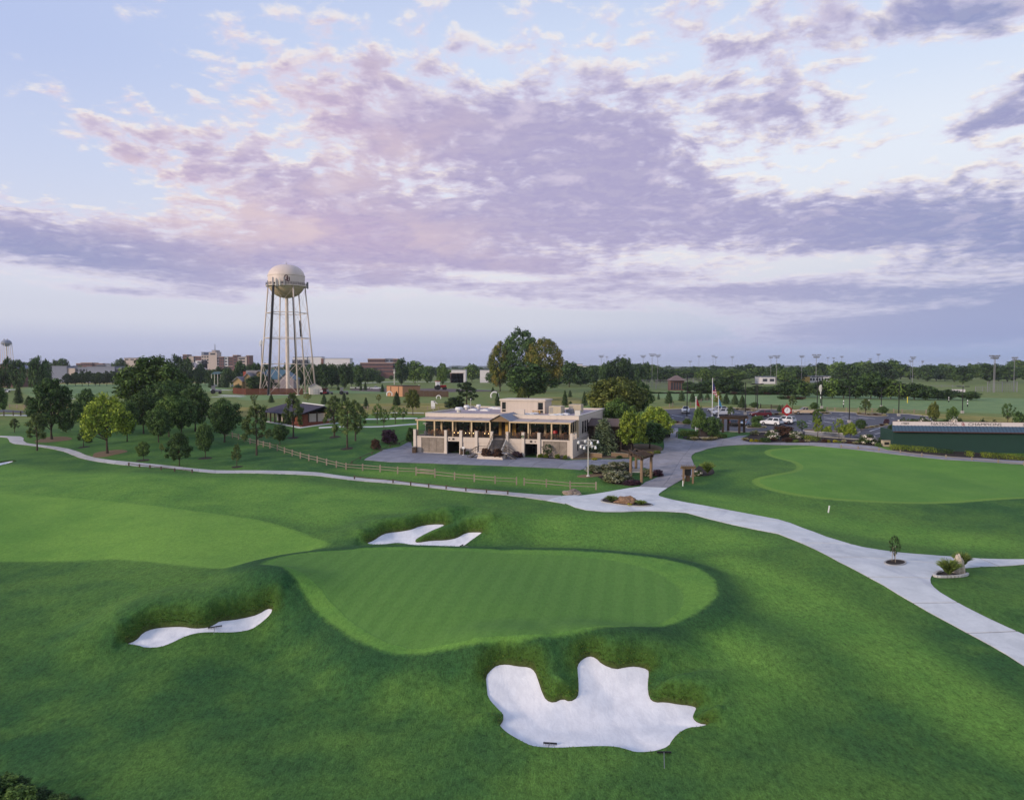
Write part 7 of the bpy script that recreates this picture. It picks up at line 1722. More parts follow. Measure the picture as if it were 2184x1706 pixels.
for x, by, tp_, w, mt, lb in [(1215, 795, 735, 110, L_TAN, 'tan grass clump at the tip of the clock bed'), (1330, 810, 745, 80, L_YEL, 'left yellow shrub of the clock bed'), (1410, 810, 750, 90, L_YEL, 'right yellow shrub of the clock bed'), (1500, 810, 755, 90, L_AUT, 'rusty shrub of the clock bed'), (1560, 815, 710, 190, L_DARK, 'dark green mound shrub of the clock bed'), (1690, 720, 570, 260, L_BLOOM, 'white blossoming shrub left of the red shrub'), (1380, 690, 585, 150, L_PLUME, 'airy grey shrub at the left of the clock bed'), (1700, 790, 720, 130, L_RED, 'brown shrub in the clock bed'), (1930, 800, 715, 180, L_RED, 'second brown shrub in the clock bed'), (2070, 815, 750, 110, L_GRASSY, 'green plant at the right of the clock bed')]: tuft(zI, x, by, tp_, w, mt, lb, 'bush' if mt is not L_TAN else 'tuft')
for k, (x, by, tp_, w, mt) in enumerate([(430, 815, 765, 90, L_GRASSY), (530, 820, 770, 90, L_RED), (620, 820, 770, 80, L_TAN), (900, 820, 735, 110, L_RED), (970, 820, 760, 70, L_YEL), (1090, 815, 760, 80, L_YEL), (1150, 825, 780, 80, L_GRASSY), (1230, 830, 770, 70, L_TAN), (1340, 840, 780, 110, L_RED), (1420, 850, 800, 90, L_TAN)]): tuft(zJ, x, by, tp_, w, mt, ['first', 'second', 'third', 'fourth', 'fifth', 'sixth', 'seventh', 'eighth', 'ninth', 'tenth'][k] + ' low plant from the left along the walk at the putting green', 'bush' if mt is not L_TAN else 'tuft')
k = 0
for zf, pts in ((zI, [(1090, 278), (1170, 288), (1260, 294), (1350, 302), (1440, 304), (1660, 372), (1740, 368), (1820, 362), (1900, 356), (1290, 575), (1360, 570), (1480, 575), (1540, 585), (20, 505), (90, 500), (210, 510), (290, 512)]), (zJ, [(30, 368), (100, 362), (170, 356), (890, 345), (950, 348), (1540, 600), (1620, 590), (1700, 580), (1780, 565), (1860, 550), (1940, 535), (1480, 355), (1640, 370), (1760, 372), (1900, 378)])):
    for x, y in pts:
        k += 1; T_('tuft' if k % 4 else 'bush', [L_TAN, L_TAN, L_PLUME, L_RED][k % 4], zf, x, y, y - 38 - (k * 7 % 12), 78, 'tan ornamental grass on a car park island', 'plant', 'grass_clump', 'ornamental grasses on the car park islands', parts=ST)
for x, by, tp_, w in [(255, 515, 390, 170), (860, 305, 250, 150), (1400, 570, 450, 190)]: T_('bush', L_MID, zI if x != 860 else zJ, x, by, tp_, w, {255: 'rounded bush on the island below the white pickup', 860: 'grey green bush at the foot of the lamp posts by the tan pickup', 1400: 'feathery bush on the island left of the white wagons'}[x], 'bush', 'bush', parts=ST)
cab = zg(G(zI(530, 745))); cb0 = tag(empty('stone_marker', tuple(cab)), 'dark stone marker behind the clipped hedge by the drive', 'marker'); MB().prism([(-.75, 0), (.75, 0), (.75, 1.7), (.3, 1.9), (-.3, 1.9), (-.75, 1.7)], 1, -.25, .25).build('stone', simple('dark_stone', (.06, .05, .05)), cb0); MB().box(-.95, .95, -.4, .4, -.1, .25).build('plinth', M_KERB, cb0)
uti = zg(G(zJ(1925, 885))); ub_ = tag(empty('utility_box', tuple(uti)), 'small tan box with a dark front at the left end of the green building', 'box'); MB().box(-.7, .7, -.4, .4, 0, 1.15).build('body', M_BEIGE, ub_); MB().box(-.45, .45, -.43, -.404, .35, .85).build('panel', M_DKIN, ub_); MB().box(-.75, .75, -.45, .45, 1.15, 1.22).build('lid', M_RAILT, ub_)
# low white wall behind the car park bed
lw0, lw1 = zg(G(zJ(580, 690))), zg(G(zJ(1240, 735))); lw = tag(empty('retaining_wall', tuple(lw0)), 'low pale retaining wall behind the saplings at the car park', 'wall'); beam(Vector((0, 0, -.3)), lw1 - lw0 + Vector((0, 0, -.3)), .35, 1.0, 'wall', M_PAVE, lw); beam(Vector((0, 0, .71)), lw1 - lw0 + Vector((0, 0, .71)), .5, .14, 'coping', M_OFFW, lw)
# ------------------------------------------------------------------ sapling, rakes, shrub in the near corner
g = zg(G(z6(967, 762))); st_ = T_('airy', L_DARK, z6, 967, 762, 515, 95, 'staked sapling in a round mulch ring on the concrete path', 'tree', 'sapling', parts=('trunk', 'crown'), seed=1)
for dx_ in (-.25, .2): MB().tube((dx_, .1, 0), (dx_ * .6, .05, 1.7), .025, .025, 6).build('stake', M_RAILT, st_)
def rake(p, ang, label, hl=.62, z=None):
    o = tag(empty('bunker_rake', p, ang), label, 'rake'); MB().box(-hl / 2, hl / 2, -.035, .035, .05, .12).build('head', M_BLACK, o); k_ = MB()
    for q_ in range(9): x = -hl / 2 + .03 + q_ * (hl - .06) / 8; k_.box(x - .01, x + .01, -.02, .0, -.03, .05)
    k_.build('tines', M_BLACK, o); MB().tube((0, .03, .09), (-.25, -1.5, .05), .018, .018, 6).build('handle', M_GREYM, o)
def sand_z(x, y):
    best = None
    for B in BUNK:
        me_ = B['sand'].data; co = np.empty(len(me_.vertices) * 3); me_.vertices.foreach_get('co', co); co = co.reshape(-1, 3); d2 = (co[:, 0] - x) ** 2 + (co[:, 1] - y) ** 2; i = d2.argmin()
        if best is None or d2[i] < best[0]: best = (d2[i], co[i, 2])
    return best[1]
g = G(z7(708, 890)); rake((g.x, g.y, sand_z(g.x, g.y) + .03), -.12, 'black rake lying in the biggest sand bunker', .75)
g = G(z7(1518, 990)); rake((g.x, g.y, GROUND_Z(g.x, g.y) + .02), -.03, 'black rake on the grass below the biggest sand bunker', .75)
g = G(z8(600, 722)); rake((g.x, g.y, sand_z(g.x, g.y) + .05), .5, 'black rake lying in the left sand bunker', 1.0)
g = G(z8(1915, 300)); rake((g.x, g.y, GROUND_Z(g.x, g.y) + .02), 1.2, 'dark rake at the right end of the upper sand bunker', .8)
for k, (x, y, tp_, w, mt) in enumerate([(60, 1080, 720, 420, L_MID), (260, 1010, 760, 330, L_DARK), (250, 1200, 850, 480, L_MID), (520, 1140, 930, 380, L_DARK), (760, 1150, 1010, 320, L_MID), (950, 1200, 1060, 300, L_DARK), (-120, 1150, 750, 400, L_DARK)]):
    T_('bush', mt, zP, x, y, tp_, w, ['big', 'dark', 'front', 'middle', 'lower', 'rightmost', 'leftmost'][k] + ' leafy shrub of the clump in the lower left corner', 'bush', 'bush', 'shrubs in the lower left corner', parts=ST)
# ------------------------------------------------------------------ vehicles
M_TYRE = simple('tyre', (.018, .018, .019), .9); M_RIM = simple('wheel_rim', (.35, .35, .37), .35, .05, 2, metal=.6); M_CG = material('car_glass', lambda b: principled(b, (.012, .015, .02), .06, .6)); M_TL = simple('tail_light', (.25, .012, .01), .3); M_HL = simple('head_light', (.6, .6, .6), .2)
def paint(n, c): return simple(n, c, .28, .03, .8, spec=.5)
PW, PM, PT_, PB, PS = paint('white_car_paint', (.62, .63, .66)), paint('maroon_car_paint', (.10, .012, .018)), paint('tan_car_paint', (.46, .36, .25)), paint('blue_car_paint', (.25, .34, .48)), paint('silver_car_paint', (.42, .43, .45))
def car(p, ang, kind, mat, label, L=5.0, W_=1.9):
    z = GROUND_Z(p[0], p[1]) + .05; o = tag(empty('parked_car' if kind != 'pickup' else 'pickup_truck', (p[0], p[1], z), ang), label, 'car' if kind != 'pickup' else 'pickup truck')
    l = L / 2
    if kind == 'suv': low = [(-l, .38), (-l, .95), (-l + .12, 1.08), (l - 1.45, 1.12), (l - .35, 1.0), (l - .02, .78), (l, .40)]; cab_ = [(-l + .06, 1.08), (-l + .42, 1.72), (l - 2.35, 1.78), (l - 1.45, 1.12)]
    elif kind == 'pickup': low = [(-l, .52), (-l, 1.12), (-l + .02, 1.14), (-.55, 1.14), (l - 1.75, 1.16), (l - .25, 1.06), (l, .88), (l, .48)]; cab_ = [(-.72, 1.13), (-.60, 1.82), (l - 2.75, 1.86), (l - 1.75, 1.15)]
    else: low = [(-l, .32), (-l + .03, .82), (-l + .9, .92), (l - 1.3, .92), (l - .2, .74), (l, .55), (l, .30)]; cab_ = [(-l + .75, .90), (-l + 1.35, 1.40), (l - 2.2, 1.43), (l - 1.25, .91)]
    wr_ = .36 if kind != 'sedan' else .32; ax = (-l + .95, l - .95)
    # lower body with wheel arches
    out = list(low)
    bot = []
    for cx_ in ax[::-1]: bot += [(cx_ + math.cos(a) * wr_ * 1.22, max(low[0][1] - .12, wr_ + math.sin(a) * wr_ * 1.22)) for a in np.linspace(0, math.pi, 7)]
    prof_ = [low[0]] + low[1:] + bot[::1]
    bm = bmesh.new(); secs = [(-W_ / 2, .96), (-W_ / 2 + .07, 1.0), (W_ / 2 - .07, 1.0), (W_ / 2, .96)]
    rings = [[bm.verts.new((x, y, zz_ if zz_ < .6 else .6 + (zz_ - .6) * (.94 if abs(y) > W_ / 2 - .05 else 1))) for x, zz_ in prof_] for y, s_ in secs]
    for r0, r1 in zip(rings[:-1], rings[1:]):
        n = len(r0)
        for k in range(n): bm.faces.new((r0[k], r1[k], r1[(k + 1) % n], r0[(k + 1) % n]))
    for r0 in (rings[0][::-1], rings[-1]): 
        f = bm.faces.new(r0); 
    bmesh.ops.triangulate(bm, faces=[f for f in bm.faces if len(f.verts) > 4]); me = bpy.data.meshes.new('body'); bm.to_mesh(me); bm.free(); me.materials.append(mat); link(bpy.data.objects.new('body', me), o)
    n = len(cab_); wi = W_ / 2 - .09; wt = W_ / 2 - .30
    yb = lambda zz_: wi + (wt - wi) * (zz_ - cab_[0][1]) / (cab_[1][1] - cab_[0][1])
    m = MB(); Lf = [(x, -yb(zz_), zz_) for x, zz_ in cab_]; Rt_ = [(x, yb(zz_), zz_) for x, zz_ in cab_]
    for k in range(n - 1): m.quad(Lf[k], Lf[k + 1], Rt_[k + 1], Rt_[k])
    m.poly(Lf[::-1]); m.poly(Rt_); m.build('cabin', mat, o)
    def inset(P, t=.12, push=.012):
        P = [Vector(p) for p in P]; c = sum(P, Vector()) / len(P); nn = (P[1] - P[0]).cross(P[2] - P[0]).normalized(); nn = nn if nn.dot(c - Vector((0, 0, 1.0))) > 0 else -nn
        return [tuple(c + (p - c) * (1 - t) + nn * push) for p in P]
    g_ = MB()
    for S_ in (Lf, Rt_):
        a, b_, c, d = [Vector(p) for p in S_]; mid0 = a + (d - a) * .5; mid1 = b_ + (c - b_) * .5
        g_.poly(inset([a, b_, mid1, mid0], .14)); g_.poly(inset([mid0, mid1, c, d], .16))
    g_.poly(inset([Lf[0], Lf[1], Rt_[1], Rt_[0]], .14)); g_.poly(inset([Lf[2], Lf[3], Rt_[3], Rt_[2]], .10)); g_.build('glass', M_CG, o)
    if kind == 'pickup': MB().box(-l + .10, -.80, -W_ / 2 + .16, W_ / 2 - .16, 1.141, 1.15).build('bed', M_BLACK, o)
    for cx_ in ax:
        for s_ in (-1, 1):
            w_ = MB().tube((cx_, s_ * (W_ / 2 - .22), wr_), (cx_, s_ * (W_ / 2 + .01), wr_), wr_, wr_, 16).build('wheel', M_TYRE, o); MB().tube((cx_, s_ * (W_ / 2 - .02), wr_), (cx_, s_ * (W_ / 2 + .02), wr_), wr_ * .62, wr_ * .58, 12).build('rim', M_RIM, w_)
    for s_ in (-1, 1):
        MB().box(-l - .015, -l + .12, s_ * (W_ / 2 - .02) - .14, s_ * (W_ / 2 - .02) + .005, .78, 1.02).build('tail_light', M_TL, o); MB().box(l - .14, l + .012, s_ * (W_ / 2 - .22) - .18, s_ * (W_ / 2 - .22) + .16, .66 if kind != 'pickup' else .84, .82 if kind != 'pickup' else 1.0).build('headlight', M_HL, o)
        MB().box(l - 1.62, l - 1.45, s_ * (W_ / 2 + .06) - .1, s_ * (W_ / 2 + .06) + .1, 1.05, 1.2).build('mirror', mat, o)
    MB().box(l - .02, l + .05, -W_ / 2 + .1, W_ / 2 - .1, .36, .56).box(-l - .05, -l + .02, -W_ / 2 + .1, W_ / 2 - .1, .36, .56).build('bumper', M_RIM if kind == 'pickup' else M_BLACK, o); MB().box(l - .06, l + .02, -.5, .5, .62, .86).build('grille', M_BLACK, o)
    return o
def cpx(zf, x, y): return G(zf(x, y))[:2]
car(cpx(zI, 232, 335), R(-105), 'pickup', PW, 'white pickup truck facing the camera at the left of the car park', 5.6)
car(cpx(zI, 830, 370), R(188), 'suv', PW, 'white station wagon between the tall flagpole and the blue flag', 5.2); car(cpx(zI, 760, 325), R(188), 'suv', PS, 'silver white car partly hidden behind the white station wagon', 4.9)
car(cpx(zI, 1475, 395), R(185), 'suv', PM, 'dark maroon sport utility car in the car park', 5.2)
car(cpx(zI, 1665, 535), R(128), 'suv', PW, 'left white sport utility car seen from behind', 5.0); car(cpx(zI, 1880, 505), R(130), 'suv', PW, 'right white sport utility car behind the red clock post', 5.0)
car(cpx(zJ, 575, 352), R(180), 'pickup', PT_, 'tan pickup truck parked behind the red clock', 6.0)
car(cpx(zI, 1200, 535), R(60), 'sedan', PB, 'blue and white car seen under the dark pergola', 4.6); car(cpx(zI, 1040, 540), R(70), 'sedan', paint('black_car_paint', (.02, .02, .022)), 'black car seen under the dark pergola', 4.4)
car(cpx(z4, 890, 855), R(80), 'suv', paint('dark_green_car_paint', (.02, .03, .025)), 'dark car half hidden by the yellow green tree at the drive', 4.6)
# ------------------------------------------------------------------ far buildings
M_WINF = simple('far_window', (.035, .04, .055), .3, .1); M_TANB = simple('tan_concrete', 'b3a49c', .9, .06, .1); M_WHB = simple('white_wall', 'c6c3c6', .9, .05, .1); M_GREYB = simple('grey_metal_wall', '757a8a', .7, .06, .1); M_BRICKF = simple('dull_red_brick', '6e504c', .9, .1, .3); M_DKB = simple('dark_glass_wall', '3a3b45', .3, .1, .2); M_YELB = simple('ochre_wall', 'c2a05c', .9, .05, .1); M_BROWNR = simple('brown_roof', '6f5f5c', .95, .1, .5)
def fb_(zf, x0, x1, yt, dep, label, blocks, name='building', cat='building'):
    """far building: blocks = (x0, x1, ytop, material, rows, cols) in pixels of one crop"""
    p0 = at_depth(zf(x0, 100), dep); gz = GROUND_Z(p0.x, p0.y); r = tag(empty(name, (p0.x, p0.y, gz)), label, cat)
    for k, (a, c, t, mt, rows, cols) in enumerate(blocks):
        xa, xc = at_depth(zf(a, 100), dep).x - p0.x, at_depth(zf(c, 100), dep).x - p0.x; hh = at_depth(zf(a, t), dep).z - gz; y0 = (k % 3) * .8
        MB().box(xa, xc, y0, y0 + 14, -1, hh).build('wall', mt, r); MB().box(xa - .3, xc + .3, y0 - .3, y0 + 14.3, hh + .004, hh + .5).build('roof', M_GREYB if mt is not M_BRICKF else M_TANB, r)
        if rows:
            for q_ in range(rows):
                zb_ = hh - (q_ + 1) * 3.6 + .6
                if zb_ < .5: break
                wd = (xc - xa) / cols
                for j in range(cols): MB().box(xa + (j + .18) * wd, xa + (j + .82) * wd, y0 - .12, y0 - .02, zb_, zb_ + 1.9).build('window', M_WINF, r)
    return r
h_ = fb_(zF, 925, 1975, 230, 900, 'long brick and concrete hospital with a stepped tower and spire', [(935, 1000, 232, M_BRICKF, 1, 2), (1000, 1100, 258, M_TANB, 0, 1), (1095, 1230, 258, M_BRICKF, 3, 5), (1228, 1345, 240, M_TANB, 3, 3), (1335, 1450, 262, M_TANB, 4, 6), (1445, 1500, 262, M_WHB, 4, 1), (1500, 1580, 266, M_BRICKF, 4, 3), (1580, 1640, 266, M_WHB, 4, 1), (1640, 1725, 266, M_BRICKF, 4, 4), (1722, 1785, 240, M_BRICKF, 4, 1), (1780, 1935, 266, M_TANB, 3, 1), (1920, 1970, 246, M_BRICKF, 0, 1), (1345, 1470, 195, M_TANB, 1, 1), (1225, 1265, 195, M_GREYB, 0, 1), (1060, 1130, 305, M_WHB, 0, 1), (1130, 1320, 325, M_WHB, 1, 1), (1250, 1750, 415, M_BRICKF, 1, 20), (1385, 1440, 165, M_TANB, 0, 1)], 'hospital')
sp = at_depth(zF(1412, 62), 900); MB().tube((sp.x - h_.location.x, 6, 25), (sp.x - h_.location.x, 6, sp.z - h_.location.z), .8, .3, 6).build('spire', M_DKB, h_)
fb_(zH, 110, 640, 95, 800, 'three storey red brick office block with white framed windows', [(110, 620, 150, M_BRICKF, 3, 26), (215, 460, 95, M_BRICKF, 1, 10), (460, 575, 92, M_GREYB, 1, 2), (575, 640, 95, M_BRICKF, 1, 3)], 'office_block')
fb_(zD, 1300, 2060, 790, 820, 'dark glazed office building with white upper walls behind the water tower', [(1300, 1620, 845, M_DKB, 2, 8), (1310, 1600, 790, M_WHB, 0, 1), (1610, 1900, 785, M_WHB, 0, 1), (1900, 1950, 818, M_BRICKF, 0, 1), (1950, 2500, 815, M_WHB, 0, 1), (1905, 2490, 860, M_DKB, 2, 12)], 'office_block')
fb_(zE, 740, 2150, 500, 560, 'long low grey commercial building at the left horizon', [(745, 1100, 512, M_GREYB, 0, 1), (930, 1225, 540, M_TANB, 0, 1), (1225, 1450, 530, M_GREYB, 1, 4), (1440, 1900, 520, M_GREYB, 0, 1), (1580, 2150, 552, M_DKB, 1, 10), (1850, 2150, 540, M_TANB, 0, 1)], 'commercial_building')
fb_(zE, 1250, 1910, 450, 900, 'low brick building with a pale roof at the left horizon', [(1335, 1525, 450, M_BRICKF, 1, 5), (1250, 1330, 462, M_BRICKF, 1, 2), (1520, 1690, 462, M_BRICKF, 1, 4), (1600, 1735, 488, M_DKB, 0, 1), (1735, 1830, 470, M_GREYB, 0, 1)], 'brick_building')
fb_(zE, 2050, 2300, 365, 1100, 'grey block left of the huge grove tree at the horizon', [(2060, 2330, 372, M_TANB, 1, 3), (2120, 2330, 368, M_GREYB, 0, 1)], 'office_block')
def gable_b(zf, x0, x1, yr, ye, dep, label, mt, rf, dd=12, name='house'):
    p0, p1 = at_depth(zf(x0, ye), dep), at_depth(zf(x1, ye), dep); gz = GROUND_Z(p0.x, p0.y); w = p1.x - p0.x; ze, zr = p0.z - gz, at_depth(zf(x0, yr), dep).z - gz
    r = tag(empty(name, (p0.x, p0.y, gz)), label, 'house' if name == 'house' else 'building'); MB().prism([(0, -.5), (w, -.5), (w, ze), (w / 2, zr), (0, ze)], 1, 0, dd).build('wall', mt, r); MB().prism([(-.6, ze - .3), (w / 2, zr + .1), (w + .6, ze - .3), (w + .6, ze + .2), (w / 2, zr + .6), (-.6, ze + .2)], 1, -.6, dd + .6).build('roof', rf, r)
    for q_ in range(2): MB().box(w * (.28 + q_ * .3), w * (.4 + q_ * .3), -.1, -.01, ze * .35, ze * .7).build('window', M_WINF, r)
    return r
gable_b(zF, 740, 1180, 362, 470, 620, 'large pale gabled hall left of the hospital', M_WHB, M_TANB, 20, 'hall'); gable_b(zE, -120, 290, 450, 545, 430, 'brick apartment house with a pale roof at the left edge', M_BRICKF, M_GREYB); gable_b(zE, 390, 550, 508, 560, 450, 'small brick house with a white gable beside the dark tree at the left', M_BRICKF, M_WHB); gable_b(zM, 1130, 1165, 355, 372, 700, 'tiny white roofed shed beside the ochre building', M_WHB, M_WHB)
fb_(zH, 1365, 1985, 245, 560, 'white warehouse with a flat roof right of the far tree row', [(1390, 1590, 248, M_WHB, 0, 1), (1500, 1545, 312, M_WHB, 0, 1), (1790, 1990, 252, M_WHB, 0, 1), (1375, 1560, 295, M_BRICKF, 0, 1)], 'warehouse'); fb_(z3, 1650, 1790, 400, 700, 'white stepped building right of the cottonwoods', [(1650, 1780, 415, M_WHB, 1, 2), (1660, 1720, 398, M_WHB, 0, 1)], 'white_building')
fb_(zM, 695, 885, 403, 520, 'white park building among the trees behind the driving range', [(690, 885, 408, M_WHB, 1, 2)], 'park_building'); fb_(zM, 1130, 1695, 395, 560, 'long ochre and white building behind the driving range', [(1130, 1370, 398, M_YELB, 0, 1), (1370, 1695, 400, M_WHB, 1, 8)], 'long_building')
def hip(zf, x0, x1, yr, ye, dep, label):
    p0, p1 = at_depth(zf(x0, ye), dep), at_depth(zf(x1, ye), dep); gz = GROUND_Z(p0.x, p0.y); w = p1.x - p0.x; ze, zr = p0.z - gz, at_depth(zf(x0, yr), dep).z - gz; r = tag(empty('ballpark_building', (p0.x, p0.y, gz)), label, 'building'); d_ = w * .8
    MB().box(w * .06, w * .94, 0, d_, -.3, ze).build('wall', M_BRICKF, r); q_ = ((-w * .03, -2), (w * 1.03, -2), (w * 1.03, d_ + 2), (-w * .03, d_ + 2)); m = MB(); t0, t1 = (w * .45, d_ / 2, zr), (w * .6, d_ / 2, zr); A = [(x, y, ze) for x, y in q_]
    m.quad(A[0], A[1], t1, t0).quad(A[2], A[3], t0, t1).poly([A[1], A[2], t1]).poly([A[3], A[0], t0]); m.build('roof', M_BROWNR, r)
    for k in range(5): MB().box(w * (.1 + k * .17), w * (.2 + k * .17), -.1, -.01, .4, ze * .8).build('window', M_WINF, r)
hip(zL, 1330, 1590, 455, 540, 370, 'brick ballpark building with a brown hipped roof')
bs = at_depth(zN(1222, 612), 330); sg2 = tag(empty('sign_board', (bs.x, bs.y, GROUND_Z(bs.x, bs.y))), 'pale board standing in the trees behind the driving range', 'sign'); ws = at_depth(zN(1400, 612), 330).x - bs.x; hs0, hs1 = bs.z - sg2.location.z, at_depth(zN(1222, 548), 330).z - sg2.location.z; MB().box(0, ws, 0, .3, max(hs0, .4), hs1).build('board', M_WHB, sg2); MB().box(.5, .8, .3, .5, -.2, hs1).box(ws - .8, ws - .5, .3, .5, -.2, hs1).build('post', M_DKB, sg2)
cp_ = at_depth(zF(1385, 600), 440); cpo = tag(empty('carport', (cp_.x, cp_.y, GROUND_Z(cp_.x, cp_.y))), 'blue grey carport with parked cars left of the gabled house', 'carport'); wc_ = at_depth(zF(1780, 600), 440).x - cp_.x; hcp = at_depth(zF(1385, 535), 440).z - cpo.location.z
MB().prism([(0, hcp), (wc_ * .12, hcp + 1.4), (wc_ * .5, hcp + 1.4), (wc_ * .52, hcp), (wc_ * .7, hcp), (wc_ * .75, hcp + 1.2), (wc_ * .95, hcp + 1.2), (wc_, hcp)], 1, 0, 9).build('roof', M_BLUER, cpo)
for k in range(9): MB().box(wc_ * k / 8 - .12, wc_ * k / 8 + .12, .2, .44, 0, hcp).build('post', M_OFFW, cpo)
for k, x in enumerate((1430, 1540, 1740)): v = at_depth(zF(x, 600), 436); car((v.x, v.y), R(95), 'sedan', [PW, PS, PB][k], ['white car at the left end', 'silver car in the middle', 'blue car at the right end'][k] + ' of the far carport', 4.6)
for zf, x, y, a, mt, lb in ((zE, 210, 725, 0, PW, 'white car on the road at the far left'), (zE, 275, 838, 180, PS, 'silver car on the lane in the left field'), (zE, 830, 600, 0, PW, 'white car in front of the commercial building'), (zE, 70, 945, 0, PW, 'white cart like car at the left edge of the field'), (zE, 1560, 630, 0, PW, 'white van seen over the cedar row'), (zE, 2080, 640, 0, PW, 'second white van seen over the cedar row'), (zH, 1925, 365, 0, PW, 'white car in front of the white warehouse')): car(G(zf(x, y))[:2], R(a), 'sedan', mt, lb, 5.0)
# small machines in the far field
tr0 = car(G(zH(330, 523))[:2], R(12), 'pickup', PW, 'white work truck in the dirt yard beyond the club house', 6.0); t0_ = zg(G(zH(205, 512))); trl = tag(empty('trailer', tuple(t0_)), 'white flat trailer behind the work truck', 'trailer'); MB().box(-9, 5, -1, 1, .5, .8).build('deck', M_WHITE, trl)
for x in (-6, 2): MB().tube((x, -1.1, .45), (x, 1.1, .45), .45, .45, 10).build('wheel', M_TYRE, trl)
def tractor(p, mt, lb, s=1.0, name='tractor'):
    g = zg(p); o = tag(empty(name, tuple(g), .3), lb, 'tractor'); MB().box(-.4 * s, 1.5 * s, -.45 * s, .45 * s, .6 * s, 1.3 * s).build('bonnet', mt, o); MB().box(-1.3 * s, -.3 * s, -.6 * s, .6 * s, .7 * s, 2.3 * s).build('cab', M_WHITE if mt is M_RED else M_GREYM, o); MB().box(-1.45 * s, -.15 * s, -.7 * s, .7 * s, 2.3 * s, 2.45 * s).build('canopy', mt, o)
    for x, r in ((-.9, .7), (1.1, .45)):
        for y in (-1, 1): MB().tube((x * s, y * .55 * s, r * s), (x * s, y * .95 * s, r * s), r * s, r * s, 12).build('wheel', M_TYRE, o)
tractor(G(zH(1240, 528)), M_RED, 'red and white tractor in the dirt yard', 1.9); tractor(G(zG(1320, 185)), M_RED, 'red mower at the right end of the stockade fence', .9, 'mower'); tractor(G(zG(1440, 180)), M_GREYM, 'dark mower beside the red one', .9, 'mower'); tractor(G(zG(1715, 183)), M_GREYM, 'grey tractor in the far field right of the shed', 1.2); tractor(G(zF(1465, 845)), M_GREYM, 'golf cart with a roof in the far left field', 1.4, 'golf_cart')
for zf, x, y, r, lb in ((zH, 522, 620, 1.1, 'white ring at the foot of the orange brick cube'), (zH, 1998, 650, 1.4, 'white ring in the field left of the roof room'), (zH, 1212, 660, .8, 'small white drum in the field below the screen fence')):
    g = zg(G(zf(x, y))); o = MB().path([(r * math.cos(a), 0, r * .75 + r * math.sin(a)) for a in np.linspace(-.5, math.pi + .5, 14)], r * .22, 6).build('pipe_ring', M_WHITE); o.location = g; tag(o, lb, 'pipe')
bx_ = zg(G(zH(1135, 812))); bo = tag(empty('weather_box', tuple(bx_)), 'white box with a tilted panel on a post left of the club house roof', 'box'); MB().box(-.55, .55, -.4, .4, .5, 2.6).build('body', M_WHITE, bo); MB().prism([(.2, 2.3), (1.2, 1.7), (1.25, 1.8), (.25, 2.75)], 1, -.4, .4).build('panel', M_OFFW, bo); MB().box(-.1, .1, -.1, .1, 0, .5).build('post', M_OFFW, bo)
# second water tower at the left edge
T2 = at_depth(zE(115, 380), 1300); z2g = GROUND_Z(T2.x, T2.y); t2 = tag(empty('water_tower', (T2.x, T2.y, z2g)), 'small distant grey water tower at the left edge', 'water tower'); f2 = lambda y: at_depth(zE(115, y), 1300).z - z2g; r2 = (at_depth(zE(185, 100), 1300).x - at_depth(zE(35, 100), 1300).x) / 2
MB().lathe([(.1, f2(178)), (r2 * .6, f2(165)), (r2 * .95, f2(135)), (r2, f2(115)), (r2 * .95, f2(95)), (r2 * .6, f2(72)), (.1, f2(66))], 20).build('tank', M_GREYB, t2, True); MB().lathe([(r2, f2(132)), (r2 * 1.12, f2(130)), (r2 * 1.12, f2(122)), (r2, f2(120))], 20).build('balcony', M_GREYM, t2); MB().tube((0, 0, 0), (0, 0, f2(175)), 1.1, 1.1, 8).build('riser', M_LEG, t2)
for k in range(6): a = R(-15 + 60 * k); MB().tube((r2 * 1.45 * math.cos(a), r2 * 1.45 * math.sin(a), 0), (r2 * .98 * math.cos(a), r2 * .98 * math.sin(a), f2(135)), .55, .5, 6).build('leg', M_LEG, t2)
for x in (-.5, .25): MB().box(r2 * x - .8, r2 * x + .8, -.5, .5, f2(72), f2(50)).build('antenna', M_GREYM, t2)
# ------------------------------------------------------------------ floodlight poles of the ball fields
def flood(zf, x, top, base, k_, wide=1.0, dep=None):
    g = G(zf(x, base)) if dep is None else atpx(zf(x, base), dep); z = GROUND_Z(g.x, g.y); o = tag(empty('floodlight_pole', (g.x, g.y, z)), 'tall grey floodlight pole of the ball fields', 'floodlight', 'floodlight poles of the ball fields'); Ht = at_depth(zf(x, top), g.y).z - z
    MB().tube((0, 0, 0), (0, 0, Ht), .16, .11, 8).build('pole', M_GREYM, o)
    if k_:
        w = 1.7 * wide; MB().box(-w, w, -.08, .08, Ht - .3, Ht - .12).box(-w * .7, w * .7, -.08, .08, Ht - 1.3, Ht - 1.12).build('crossarm', M_GREYM, o); m = MB()
        for s_ in (-1, -.4, .4, 1):
            for zz_ in (0, -1.0): m.prism([(s_ * w * (1 if zz_ == 0 else .7) - .26, Ht + zz_ - .1), (s_ * w * (1 if zz_ == 0 else .7) + .26, Ht + zz_ - .1), (s_ * w * (1 if zz_ == 0 else .7) + .16, Ht + zz_ + .42), (s_ * w * (1 if zz_ == 0 else .7) - .16, Ht + zz_ + .42)], 1, -.5, .1)
        m.build('lamp_head', M_GREYM, o)
for x, t, b_ in [(187,125,600),(280,140,470),(237,200,470),(485,115,500),(575,110,500),(885,125,600),(1035,100,640),(1130,115,610),(1668,215,500),(1815,130,505),(2050,125,505),(2095,145,505)]: flood(zL, x, t, b_, x != 237)
